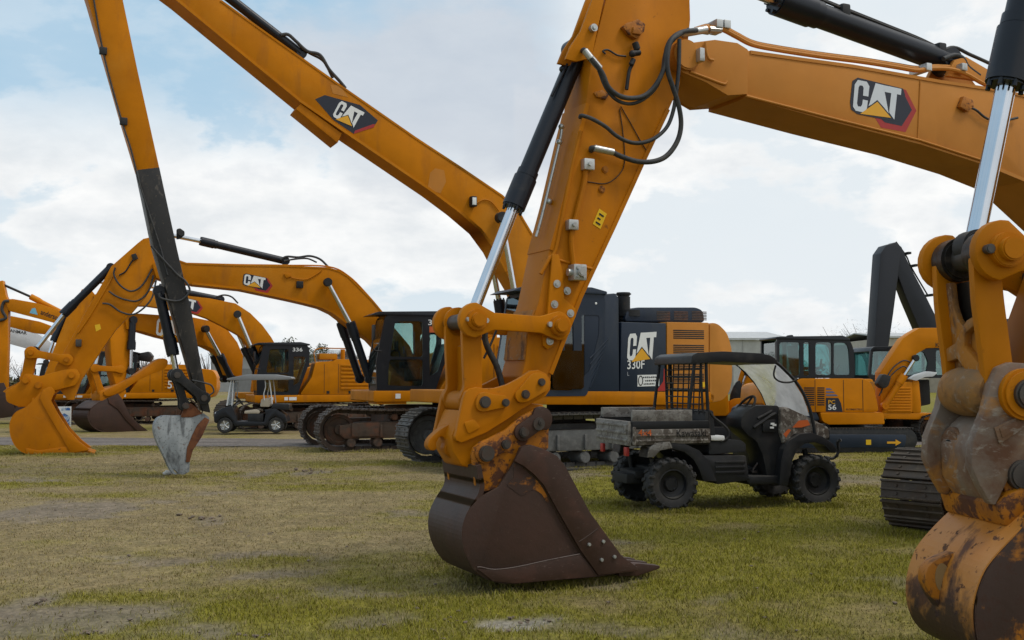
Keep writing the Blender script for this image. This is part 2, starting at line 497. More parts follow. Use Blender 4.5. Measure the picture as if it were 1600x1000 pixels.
GLSD = glass_mat('cab_glass_dark', (0.22, 0.33, 0.35), 0.06, dirt=0.04)
GLST = glass_mat('cab_glass_teal', (0.48, 0.72, 0.72), 0.07, dirt=0.10, dcol=(0.25, 0.4, 0.4))
GLSW = glass_mat('dusty_windscreen', (0.80, 0.84, 0.86), 0.03, dirt=0.66, dcol=(0.50, 0.52, 0.54), drange=(-0.6, 0.75))
CAMO = mat('camouflage_plastic', (0.155, 0.135, 0.115), 0.5, layers=[
    (9.0, 0.47, 0.53, (0.070, 0.055, 0.044), None, (0.8, 1, 1.1), 0.9),
    (16.0, 0.54, 0.60, (0.33, 0.31, 0.28), None, (1.2, 1, 0.8), 0.8),
    (34.0, 0.58, 0.63, (0.035, 0.030, 0.025), None, (0.7, 1, 1.3), 0.5)], dust=(DUST, 0.3))
CAMOD = mat('camouflage_pale_muddy', (0.205, 0.195, 0.18), 0.6, layers=[
    (9.0, 0.48, 0.56, (0.105, 0.092, 0.08), None, (0.8, 1, 1.2), 0.8),
    (30.0, 0.55, 0.62, (0.05, 0.043, 0.037), None, None, 0.7),
    (14.0, 0.56, 0.64, (0.32, 0.30, 0.27), None, None, 0.6)], dust=(DUST, 0.4))

def flange(rig, pts, v, poly, parent, m, th=0.035, proud=0.012, name='flange_plate'):
    """edge plate of a welded box beam: follows the pixel polyline pts, standing a little proud of the side"""
    H = [Vector(q) for q in rig.T(pts, v)]
    P = [Vector(q) for q in rig.T(poly, v)]
    cen = sum(P, Vector((0, 0))) / len(P)
    inn, out = [], []
    for i, q in enumerate(H):
        d = (H[min(i + 1, len(H) - 1)] - H[max(i - 1, 0)]).normalized()
        n = Vector((-d.y, d.x))
        near = min(P, key=lambda a: (a - q).length)
        if i == 0:
            sg = 1 if n.dot(cen - H[len(H) // 2]) > 0 else -1
        inn.append(q + n * sg * th); out.append(q - n * sg * 0.006)
    b = MB()
    for i in range(len(H) - 1):
        b.prism([(a.x, a.y) for a in (out[i], out[i + 1], inn[i + 1], inn[i])], -v - proud, v + proud)
    bmesh.ops.remove_doubles(b.bm, verts=b.bm.verts[:], dist=0.0005)
    return b.build(name, m, parent, ang=50)

# ------------------------------------------------------------------ lettering
_LOGO = dict(
    C=[(808, 388), (822, 367), (862, 374), (874, 395), (869, 443), (845, 439), (848, 402), (842, 393), (830, 392), (825, 402), (818, 475), (822, 489), (835, 490), (841, 480), (844, 457), (867, 462), (862, 500), (845, 516), (812, 509), (800, 490)],
    A=[(870, 487), (902, 380), (938, 388), (962, 520), (940, 492), (910, 458), (884, 479)],
    T=[(938, 388), (1022, 404), (1019, 433), (1001, 429), (988, 549), (964, 515), (974, 425), (942, 419)],
    tri=[(832, 523), (910, 466), (973, 541)],
    back=[(798, 372), (822, 356), (1030, 402), (1040, 432), (1004, 556), (965, 552), (905, 541), (820, 524), (792, 503), (788, 470)],
    red=[(1000, 395), (1045, 408), (1094, 505), (1042, 607), (928, 586), (900, 540)],
    inner=[(1008, 404), (1034, 426), (1072, 502), (1024, 578), (946, 562), (912, 530)])
def _canon(p):
    x, y = p
    return ((x - 788) / 306.0, 1.0 - (y - 356 - 0.22 * (x - 808)) / 200.0)

def affine(rig, v, p00, p10, p01):
    a = Vector(rig.L(p00[0], p00[1], v)); b = Vector(rig.L(p10[0], p10[1], v)); c = Vector(rig.L(p01[0], p01[1], v))
    ex, ey = b - a, c - a
    def f(x, y, dv=0.0):
        q = a + ex * x + ey * y
        return Vector((q.x, v + dv, q.y))
    return f

def flat(mb, pts3):
    mb.poly(pts3)

def logo(f, parent, sgn=1, full=True, name='logo', letters=WHT):
    """f maps canonical (0..1,0..1) to 3d; sgn = outward direction of v"""
    mb = MB()
    lay = []
    if full:
        lay += [('red', 0, 2), ('inner', 1, 4), ('back', 1, 6)]
    lay += [('C', 2, 9), ('A', 2, 9), ('T', 2, 9), ('tri', 3, 11)]
    for k, mi, d in lay:
        mb.mi = mi
        pts = [f(*_canon(p), dv=sgn * d * 0.0006) for p in _LOGO[k]]
        mb.poly(pts)
    bmesh.ops.recalc_face_normals(mb.bm, faces=mb.bm.faces[:])
    return mb.build(name, [REDV, NAVV, letters, YELV], parent)

def text_mesh(body, bold=0.012):
    cu = bpy.data.curves.new('txt', 'FONT')
    cu.body = body; cu.offset = bold; cu.resolution_u = 3
    o = bpy.data.objects.new('txt', cu); COL.objects.link(o)
    dg = bpy.context.evaluated_depsgraph_get()
    me = bpy.data.meshes.new_from_object(o.evaluated_get(dg))
    bpy.data.objects.remove(o); bpy.data.curves.remove(cu)
    xs = [v.co.x for v in me.vertices]; ys = [v.co.y for v in me.vertices]
    x0, x1, y0, y1 = min(xs), max(xs), min(ys), max(ys)
    for v in me.vertices:
        v.co = ((v.co.x - x0) / (x1 - x0), (v.co.y - y0) / (y1 - y0), 0)
    return me

def text(body, f, m, parent, name='lettering', dv=0.004, bold=0.012, slant=0.0):
    me = text_mesh(body, bold)
    for v in me.vertices:
        v.co = f(v.co.x + slant * v.co.y, v.co.y, dv)
    if GX['m'] is not None:
        me.transform(GX['m'])
    me.name = name
    me.materials.clear(); me.materials.append(m)
    o = bpy.data.objects.new(name, me); COL.objects.link(o); o.parent = parent
    return o
# ------------------------------------------------------------------ machine components
def dog(a, b, ra, rb, waist, bow=0.0, n=12):
    """outline of a link plate with an eye at each end, in (u,w)"""
    a, b = Vector(a), Vector(b)
    d = (b - a); L = d.length; d /= L
    nrm = Vector((-d.y, d.x))
    pts = []
    for i in range(n + 1):
        t = math.pi / 2 + math.pi * i / n
        pts.append(a + d * ra * math.cos(t) + nrm * ra * math.sin(t))
    for s in (0.22, 0.4, 0.6, 0.78):
        pts.append(a + d * L * s - nrm * (waist - bow * math.sin(math.pi * s)))
    for i in range(n + 1):
        t = -math.pi / 2 + math.pi * i / n
        pts.append(b + d * rb * math.cos(t) + nrm * rb * math.sin(t))
    for s in (0.78, 0.6, 0.4, 0.22):
        pts.append(a + d * L * s + nrm * (waist + bow * math.sin(math.pi * s)))
    return [(p.x, p.y) for p in pts]

def pinhead(mb, u, w, v, r, sgn=1, L=0.05, bolts=True):
    """boss ring, pin end and keeper bolt on a plate face at y=v"""
    mb.cyl((u, v - sgn * 0.01, w), (u, v + sgn * L * 0.5, w), r * 1.45, seg=26, bev=0.006)
    mb.cyl((u, v, w), (u, v + sgn * L, w), r, seg=22, bev=0.008)

def ram(rig, parent, v, b0, b1, e, rb, rr, name='hydraulic_cylinder', barrel_mat=None, collar=True, base=None, rodm=None, eye=None):
    """hydraulic cylinder: barrel b0->b1 (b1 the gland), rod on to e; all pixels in the plane y=v"""
    P0, P1, E = rig.P3(*b0, v), rig.P3(*b1, v), rig.P3(*e, v)
    mb = MB()
    d = (P1 - P0).normalized()
    mb.cyl(P0, P1, rb, seg=26, bev=0.008)
    if collar:
        gl = min(0.28 * (rb / 0.08), (P1 - P0).length * 0.25)
        mb.cyl(P1 - d * gl, P1 + d * 0.02, rb * 1.24, seg=26, bev=0.012)
        mb.cyl(P1 - d * gl * 1.2, P1 - d * gl, rb * 1.12, seg=26)
        for k in range(8):
            a = k * math.pi / 4
            n1 = Vector((0, 1, 0)); n2 = d.cross(n1).normalized()
            q = P1 + (n1 * math.cos(a) + n2 * math.sin(a)) * rb * 1.02
            mb.cyl(q, q + d * 0.045, rb * 0.16, seg=8)
    mb.cyl(P0 - Vector((0, rb * 0.9, 0)), P0 + Vector((0, rb * 0.9, 0)), rb * 1.15, seg=20, bev=0.01)
    o = mb.build(name, barrel_mat or BLK, parent)
    r = MB()
    r.cyl(P1 - d * 0.05, E, rr, seg=24)
    r.build('piston_rod', rodm or CHROME, o)
    r = MB()
    er = eye or rr * 1.9
    r.cyl(E - Vector((0, er * 0.8, 0)), E + Vector((0, er * 0.8, 0)), er, seg=22, bev=0.01)
    r.build('rod_eye', BLKM, o)
    return o

def hose(pts, r, parent, m=None, name='hose', n=6, seg=8):
    mb = MB()
    mb.tube(pts, r, seg=seg, n=n)
    return mb.build(name, m or HOSE, parent, ang=80)

def build_bucket(rig, parent, v, side, shell, lip, mats, teeth=4, cheek=None, ears=(), wear=None, name='bucket', th=0.035, tooth_dir=None, tooth_len=0.28, vf=None):
    """side: closed pixel outline of the side plate at y=v; shell: pixel polyline of the curved back"""
    vf = -v if vf is None else vf
    S = rig.T(side, v)
    mb = MB()
    mb.prism(S, v - th, v, 0.006); mb.prism(S, vf, vf + th, 0.006)
    H = [Vector(p) for p in rig.T(shell, v)]
    H = [Vector((q.x, q.y)) for q in catmull([(p.x, p.y, 0) for p in H], 4)]
    cen = sum((Vector(p) for p in S), Vector((0, 0))) / len(S)
    inn = []
    for i, p in enumerate(H):
        t = (H[min(i + 1, len(H) - 1)] - H[max(i - 1, 0)]).normalized()
        nn = Vector((-t.y, t.x))
        if nn.dot(cen - p) < 0: nn = -nn
        inn.append(p + nn * 0.04)
    # skin as a chain of quads (closed cross-section)
    for i in range(len(H) - 1):
        q = [H[i], H[i + 1], inn[i + 1], inn[i]]
        mb.prism([(a.x, a.y) for a in q], vf + 0.002, v - 0.002)
    bmesh.ops.remove_doubles(mb.bm, verts=mb.bm.verts[:], dist=0.0004)
    o = mb.build(name, mats[0], parent, ang=42)
    if cheek:
        C = rig.T(cheek, v)
        for s in (0, 1):
            c = MB()
            if s == 0: c.prism(C, v - 0.01, v + 0.028, 0.008)
            else: c.prism(C, vf - 0.028, vf + 0.01, 0.008)
            c.build('side_cutter', mats[1], o)
    if wear:
        c = MB(); c.prism(rig.T(wear, v), v - 0.008, v + 0.016, 0.005)
        c.build('wear_plate', mats[1], o)
    a, b = Vector(rig.L(*lip[0], v)), Vector(rig.L(*lip[1], v))   # lip edge and tooth tip
    d = (b - a).normalized(); n2 = Vector((-d.y, d.x))
    W = v - vf
    if teeth:
        for k in range(teeth):
            y = vf + 0.07 + (W - 0.14) * (k / (teeth - 1) if teeth > 1 else 0.5)
            t = MB()
            L = (b - a).length
            pr = [a - d * 0.12 + n2 * 0.055, a + d * 0.06 + n2 * 0.06, a + d * L + n2 * 0.012, a + d * L - n2 * 0.012, a + d * 0.06 - n2 * 0.04, a - d * 0.12 - n2 * 0.035]
            t.prism([(p.x, p.y) for p in pr], y - 0.045, y + 0.045, 0.008)
            t.build('tooth', mats[1], o)
    return o

def track(parent, v, L=4.9, H=0.96, W=0.66, x0=0.0, mats=None, rot=0.0, n=None, detail=True, side=1, ox=0.0):
    """one crawler: shoes are one chain; frame, wheels and rollers are sub-parts"""
    tm, fm = mats or (TRK, FRM)
    xf = Matrix.Rotation(rot, 4, 'Z') if rot else Matrix.Identity(4)
    xf = Matrix.Translation((ox, 0, 0)) @ xf
    r = H / 2
    xa, xb = x0 - L / 2 + r, x0 + L / 2 - r
    # path (stadium with slightly sagging top run)
    path = []
    N = 400
    straight = xb - xa
    per = 2 * straight + 2 * math.pi * r
    n = n or int(per / 0.205)
    def at_s(s):
        s %= per
        if s < straight:                         # bottom, front-going
            return xa + s, 0.0, 0.0
        s -= straight
        if s < math.pi * r:
            a = -math.pi / 2 + s / r
            return xb + r * math.cos(a), r + r * math.sin(a), a + math.pi / 2
        s -= math.pi * r
        if s < straight:
            q = s / straight
            sag = 0.05 * math.sin(math.pi * q) + 0.012 * math.sin(3 * math.pi * q)
            return xb - s, H - sag, math.pi
        s -= straight
        a = math.pi / 2 + s / r
        return xa + r * math.cos(a), r + r * math.sin(a), a + math.pi / 2
    mb = MB()
    p = per / n
    for i in range(n):
        x, z, th = at_s(i * p)
        c, s_ = math.cos(th), math.sin(th)
        def q(a, b):   # a along travel, b inwards
            return (x + a * c - b * s_, z + a * s_ + b * c)
        sh = [q(-p * .47, -0.004), q(-p * .47, -0.03), q(-p * .40, -0.034), q(-p * .36, -0.008), q(-p * .06, -0.008), q(-p * .03, -0.028), q(p * .03, -0.028), q(p * .06, -0.008), q(p * .36, -0.008), q(p * .40, -0.034), q(p * .49, -0.03), q(p * .49, 0.012), q(-p * .47, 0.016)]
        mb.prism(sh, v - W / 2, v + W / 2)
        if detail:
            for yy in (-0.1, 0.1):
                mb.prism([q(-p * .5, 0.012), q(p * .5, 0.012), q(p * .42, 0.10), q(-p * .42, 0.10)], v + yy - 0.025, v + yy + 0.025)
                for aa in (-0.2, 0.2):
                    bx, bz = q(p * aa, -0.02)
                    ex, ez = q(p * aa, 0.01)
                    mb.cyl((ex, v + yy * 1.6, ez), (bx, v + yy * 1.6, bz), 0.018, seg=6)
    tr = mb.build('track', tm, parent, ang=30, xf=xf)
    f = MB()
    f.prism([(xa - .05, r - .18), (xb - .1, r - .2), (xb + .02, r - .1), (xb + .02, r + .1), (xb - .5, r + .17), (xa + .3, r + .2), (xa - .05, r + .14)], v - W * .32, v + W * .32, 0.03)
    f.box((xb - .95, v + W * .3, r - .15), (xb - .25, v + W * .36, r + .15), 0.01)
    for k in range(6):
        xx = xa + .35 + k * (straight - 1.3) / 5
        f.box((xx, v + side * W * .32, r - .17), (xx + .05, v + side * (W * .32 + .05), r + .1), 0.008)
    f.build('track_frame', fm, tr, xf=xf)
    rr = r - .13
    s = MB()
    s.lathe([(rr, -.07), (rr, .07), (rr * .8, .09), (rr * .75, .06), (rr * .35, .05), (rr * .3, .13), (.02, .14), (.02, -.14), (rr * .3, -.13), (rr * .35, -.05), (rr * .75, -.06), (rr * .8, -.09)], (xb, v, r), 32)
    s.build('idler_wheel', fm, tr, xf=xf)
    s = MB()
    gear = []
    for k in range(44):
        q_ = rr + (.05 if k % 2 else -.02)
        gear.append((xa + q_ * math.cos(2 * math.pi * k / 44), r + q_ * math.sin(2 * math.pi * k / 44)))
    s.prism(gear, v - .04, v + .04)
    s.cyl((xa, v - W * .3, r), (xa, v + W * .36, r), rr * .72, seg=28, bev=.03)
    s.cyl((xa, v + side * W * .3, r), (xa, v + side * W * .42, r), rr * .5, seg=24, bev=.02)
    for k in range(12):
        a = k * math.pi / 6
        s.cyl((xa + rr * .6 * math.cos(a), v + side * W * .34, r + rr * .6 * math.sin(a)), (xa + rr * .6 * math.cos(a), v + side * W * .39, r + rr * .6 * math.sin(a)), .022, seg=8)
    s.build('drive_sprocket', fm, tr, xf=xf)
    for k in range(7):
        xx = xa + .25 + k * (straight - .5) / 6
        s = MB(); s.cyl((xx, v - W * .33, .19), (xx, v + W * .33, .19), .105, seg=18, bev=.015)
        s.build('roller', fm, tr, xf=xf)
    for k in range(2):
        xx = xa + straight * (.3 + .4 * k)
        s = MB(); s.cyl((xx, v - W * .2, H - .2), (xx, v + W * .38, H - .2), .075, seg=18, bev=.015)
        s.build('carrier_roller', fm, tr, xf=xf)
    return tr

def undercarriage(parent, gauge=1.3, mats=None, rot=0.0, L=4.9, ox=0.0, H=0.96, W=0.66, detail=True):
    xf = Matrix.Translation((ox, 0, 0)) @ Matrix.Rotation(rot, 4, 'Z')
    tm, fm = mats or (TRK, FRM)
    b = MB()
    b.box((-.85, -gauge + .2, .38), (.85, gauge - .2, .80), .06)
    b.cyl((0, 0, .75), (0, 0, 1.0), .72, seg=40, bev=.02)
    b.build('car_body', fm, parent, xf=xf)
    b = MB(); b.cyl((0, 0, .96), (0, 0, 1.12), .62, seg=40)
    b.build('slew_ring', DARK, parent, xf=Matrix.Translation((0, 0, 0)))
    track(parent, gauge, L, H, W, mats=mats, rot=rot, side=1, ox=ox, detail=detail)
    track(parent, -gauge, L, H, W, mats=mats, rot=rot, side=-1, ox=ox, detail=detail)

def holed(mb, outer, holes, v0, v1, bev=0.0):
    """plate with holes: bridge built by triangle fill"""
    b = bmesh.new()
    eds = []
    for loop in [outer] + holes:
        vs = [b.verts.new((p[0], 0, p[1])) for p in loop]
        for i in range(len(vs)):
            eds.append(b.edges.new((vs[i], vs[(i + 1) % len(vs)])))
    bmesh.ops.triangle_fill(b, use_beauty=True, use_dissolve=False, edges=eds)
    for v in b.verts: v.co.y = v0
    fs = b.faces[:]
    r = bmesh.ops.extrude_face_region(b, geom=fs)
    for g in r['geom']:
        if isinstance(g, bmesh.types.BMVert): g.co.y = v1
    bmesh.ops.recalc_face_normals(b, faces=b.faces[:])
    mb._merge(b)

def rrect(x0, z0, x1, z1, r=0.06, n=4):
    return arc(x1 - r, z1 - r, r, 0, 90, n) + arc(x0 + r, z1 - r, r, 90, 180, n) + arc(x0 + r, z0 + r, r, 180, 270, n) + arc(x1 - r, z0 + r, r, 270, 360, n)

def rounded(pts, r, n=4):
    """round the corners of a 2d polygon"""
    out = []
    m = len(pts)
    for i in range(m):
        a, b, c = Vector(pts[i - 1]), Vector(pts[i]), Vector(pts[(i + 1) % m])
        d1, d2 = (a - b), (c - b)
        q = min(r, d1.length * .45, d2.length * .45)
        p0, p1 = b + d1.normalized() * q, b + d2.normalized() * q
        for k in range(n + 1):
            t = k / n
            x = p0 * (1 - t) ** 2 + b * 2 * t * (1 - t) + p1 * t * t
            out.append((x.x, x.y))
    return out

def seat(parent, x, y, z, m=None, name='driver_seat'):
    s = MB()
    s.box((x - .25, y - .25, z), (x + .27, y + .25, z + .16), .05)
    s.prism([(x - .32, z + .1), (x - .18, z + .1), (x - .27, z + .75), (x - .40, z + .74)], y - .24, y + .24, .05)
    s.prism([(x - .42, z + .76), (x - .31, z + .76), (x - .34, z + .98), (x - .44, z + .97)], y - .14, y + .14, .04)
    s.box((x - .2, y - .33, z + .18), (x + .2, y - .26, z + .25), .02)
    s.box((x - .2, y + .26, z + .18), (x + .2, y + .33, z + .25), .02)
    s.box((x - .15, y - .15, z - .3), (x + .15, y + .15, z), .02)
    s.cyl((x + .2, y + .3, z + .2), (x + .24, y + .3, z + .42), .022)
    s.cyl((x + .2, y - .3, z + .2), (x + .24, y - .3, z + .42), .022)
    return s.build(name, m or SEATM, parent)

def cab(parent, near=1.375, far=0.50, x0=0.12, x1=1.9, z0=1.36, z1=3.12, glass=None, num=None, dealer=False, skin=None):
    """closed operator's cab with big side door glass; near/far are its side planes"""
    g = glass or GLS
    skin = skin or CABB
    W = x1 - x0
    out = rounded([(x1, z0), (x1 + .02, z0 + .65), (x1 - .18, z1 - .06), (x1 - .30, z1), (x0 + .12, z1 + .02), (x0, z1 - .12), (x0 + .02, z0 + 1.05), (x0 + .40, z0)], .06, 3)
    door_u = rounded([(x1 - .30, z0 + .78), (x1 - .42, z1 - .17), (x1 - 1.06, z1 - .15), (x1 - 1.08, z0 + .78)], .07, 3)
    door_l = rounded([(x1 - .24, z0 + .12), (x1 - .29, z0 + .72), (x1 - 1.08, z0 + .72), (x1 - 1.08, z0 + .10)], .08, 3)
    rear = rounded([(x1 - 1.24, z0 + .32), (x1 - 1.24, z1 - .42), (x0 + .13, z1 - .42), (x0 + .14, z0 + 1.12), (x0 + .34, z0 + .45)], .05, 3)
    c = MB()
    for s, vv in ((1, near), (-1, far)):
        holed(c, out, [door_u, door_l, rear], vv - .03, vv + .03)
    c.box((x0 + .38, far + .03, z0), (x1, near - .03, z0 + .07))                  # floor
    c.box((x0 + .06, far + .03, z1 - .10), (x1 - .22, near - .03, z1 - .02))      # roof inside
    c.prism([(x1 - .02, z0), (x1, z0 + .65), (x1 + .0, z0 + .12), (x1 - .08, z0)], far + .03, near - .03)
    c.box((x1 - .07, far + .03, z0 + .02), (x1 - .01, near - .03, z0 + .16), .01)
    c.prism([(x0 + .02, z1 - .1), (x0 + .10, z1 - .1), (x0 + .10, z1 - .45), (x0 + .02, z1 - .45)], far + .03, near - .03)
    c.prism([(x0 + .01, z0 + 1.1), (x0 + .07, z0 + 1.1), (x0 + .44, z0), (x0 + .38, z0)], far + .03, near - .03)
    c.box((x0 + .45, far + .06, z0 + .07), (x0 + .75, near - .06, z0 + .55), .03)
    c.box((x1 - .4, far + .06, z0 + .07), (x1 - .2, far + .2, z0 + .85), .03)
    c.cyl((x1 - .62, near + .045, z0 + .85), (x1 - .62, near + .045, z0 + 1.02), .018)   # pull handle
    c.tube([(x1 - .85, near + .03, z0 + .83), (x1 - .85, near + .08, z0 + .83), (x1 - .85, near + .08, z0 + 1.35), (x1 - .85, near + .03, z0 + 1.35)], .014, n=1)
    o = c.build('cab', skin, parent)
    rf = MB()
    rf.prism(rounded([(x1 - .10, z1 - .02), (x1 + .16, z1 - .03), (x1 - .02, z1 + .05), (x0 + .3, z1 + .09), (x0 - .02, z1 + .02), (x0 - .02, z1 - .03)], .03, 3), far - .06, near + .06, .02)
    rf.build('cab_roof', skin, o)
    for poly in (door_u, door_l, rear):
        for vv in (near, far):
            w = MB(); w.prism(poly, vv - .006, vv + .006); w.build('window', g, o)
    w = MB(); w.prism([(x1 - .01, z0 + .16), (x1 - .0, z0 + .16), (x1 + .02, z0 + .65), (x1 - .18, z1 - .10), (x1 - .195, z1 - .10), (x1 + .005, z0 + .65)], far + .04, near - .04)
    w.build('windscreen', g, o)
    seat(o, x0 + .85, (near + far) / 2, z0 + .52)
    ctl = MB()
    ctl.box((x1 - .55, near - .42, z0 + .9), (x1 - .50, near - .18, z0 + 1.15), .02)
    ctl.tube([(x1 - .28, near - .12, z0 + .1), (x1 - .3, near - .12, z0 + .8), (x1 - .5, near - .25, z0 + .95)], .02)
    ctl.build('control_console', PLAS, o)
    mi = MB()
    mi.tube([(x1 - .1, near + .03, z0 + .9), (x1 + .12, near + .14, z0 + .95), (x1 + .12, near + .16, z0 + 1.25)], .014)
    mi.box((x1 + .09, near + .06, z0 + 1.15), (x1 + .14, near + .26, z0 + 1.5), .02)
    mi.build('mirror', PLAS, o)
    if num:
        f = lambda x, y, dv=0: Vector((x1 - 1.20 - x * .34, near + .03 + dv, z1 - .24 + y * .13))
        text(num, f, WHT, o, 'number_lettering')
        if dealer:
            d = MB(); d.box((x1 - 1.53, near + .03, z1 - .41), (x1 - 1.23, near + .036, z1 - .27)); d.build('dealer_sticker', ORGV, o)
    return o

def louvres(x0, x1, z0, z1, y, n, parent, m=None, name='louvre_grille', sgn=1):
    g = MB()
    h = (z1 - z0) / n
    for i in range(n):
        zz = z0 + i * h
        g.prism([(x0, zz), (x1, zz), (x1, zz + h * .62), (x0, zz + h * .62)], y - .02, y + sgn * .004, 0.004)
    return g.build(name, m or DARK, parent)

def house_new(parent, paint=None, num=None, dealer=False, glass=None, cabargs=None, grab=True):
    """body of the newer machines: deck, cab, ribbed engine cover, counterweight"""
    p = paint or YEL
    d = MB()
    d.prism(rounded([(1.98, 1.10), (1.98, 1.36), (-2.6, 1.36), (-2.6, 1.12)], .03, 2), -1.42, 1.42, .03)
    d.box((1.2, .45, 1.05), (1.9, 1.38, 1.12))
    dk = d.build('deck_frame', p, parent)
    for xx in (.55, .85, 1.35):
        k = MB(); k.box((xx, 1.422, 1.18), (xx + (.26 if xx < .8 else .12), 1.427, 1.29)); k.build('sticker', WHT, dk)
    b = MB()
    b.prism(rounded([(.42, 1.37), (.02, 1.98), (-.1, 2.5), (-.75, 2.56), (-.85, 2.62), (-2.3, 2.60), (-2.3, 1.37)], .06, 3), .55, 1.40, .05)
    b.prism(rounded([(1.2, 1.37), (1.1, 2.05), (-.1, 2.3), (-.9, 2.55), (-2.3, 2.55), (-2.3, 1.37)], .06, 3), -1.40, -.5, .05)
    b.prism([(-.2, 1.37), (-.5, 2.3), (-2.3, 2.5), (-2.3, 1.37)], -.52, .57)
    ec = b.build('engine_cover', p, parent)
    sl = MB()
    for i in range(7):
        zz = 1.55 + i * .135
        sl.prism(rounded([(-1.0, zz), (-2.15, zz), (-2.15, zz + .075), (-1.0, zz + .075)], .02, 2), 1.385, 1.435, .012)
    sl.build('louvre_grille', p, ec)
    g = MB()
    for xx in (-.42, -.92):
        g.box((xx, 1.398, 1.42), (xx + .012, 1.406, 2.45))
    g.box((-.6, 1.395, 1.40), (-.5, 1.41, 1.50)); g.box((-1.4, 1.395, 1.40), (-1.28, 1.41, 1.50))
    g.build('panel_gap', DARK, ec)
    c = MB()
    o2 = rounded([(-2.32, 1.15), (-2.32, 2.45), (-3.0, 2.38), (-3.18, 2.1), (-3.18, 1.5), (-3.0, 1.12)], .12, 4)
    c.prism(o2, -1.40, 1.40, .16, seg=3)
    c.build('counterweight', p, parent)
    r = MB()
    if grab:
        r.box((-.9, .75, 2.6), (-.25, 1.3, 2.82), .05)
        r.cyl((-1.3, .2, 2.5), (-1.3, .2, 3.0), .08)
        r.tube([(-.1, 1.35, 2.5), (-.1, 1.35, 2.95), (-.8, 1.35, 3.0), (-1.4, 1.35, 2.95), (-1.4, 1.35, 2.6)], .02, n=3)
        r.build('handrail', p, parent)
    cab(parent, num=num, dealer=dealer, glass=glass, **(cabargs or {}))
    return dk

# ================================================================== machine 1: foreground excavator with the brown bucket
RA = Rig(6.6, 11.9, math.pi + R(25))
exA = thing('excavator', 'nearest whole amber excavator arm, its brown rusty bucket on grass before the utility vehicle', 'excavator', RA)
GX['m'] = Matrix.Translation((-.75, 0, 0))
house_new(exA)
GX['m'] = None
undercarriage(exA, rot=R(16), mats=(TRK, FRM), H=.84, ox=-.22)

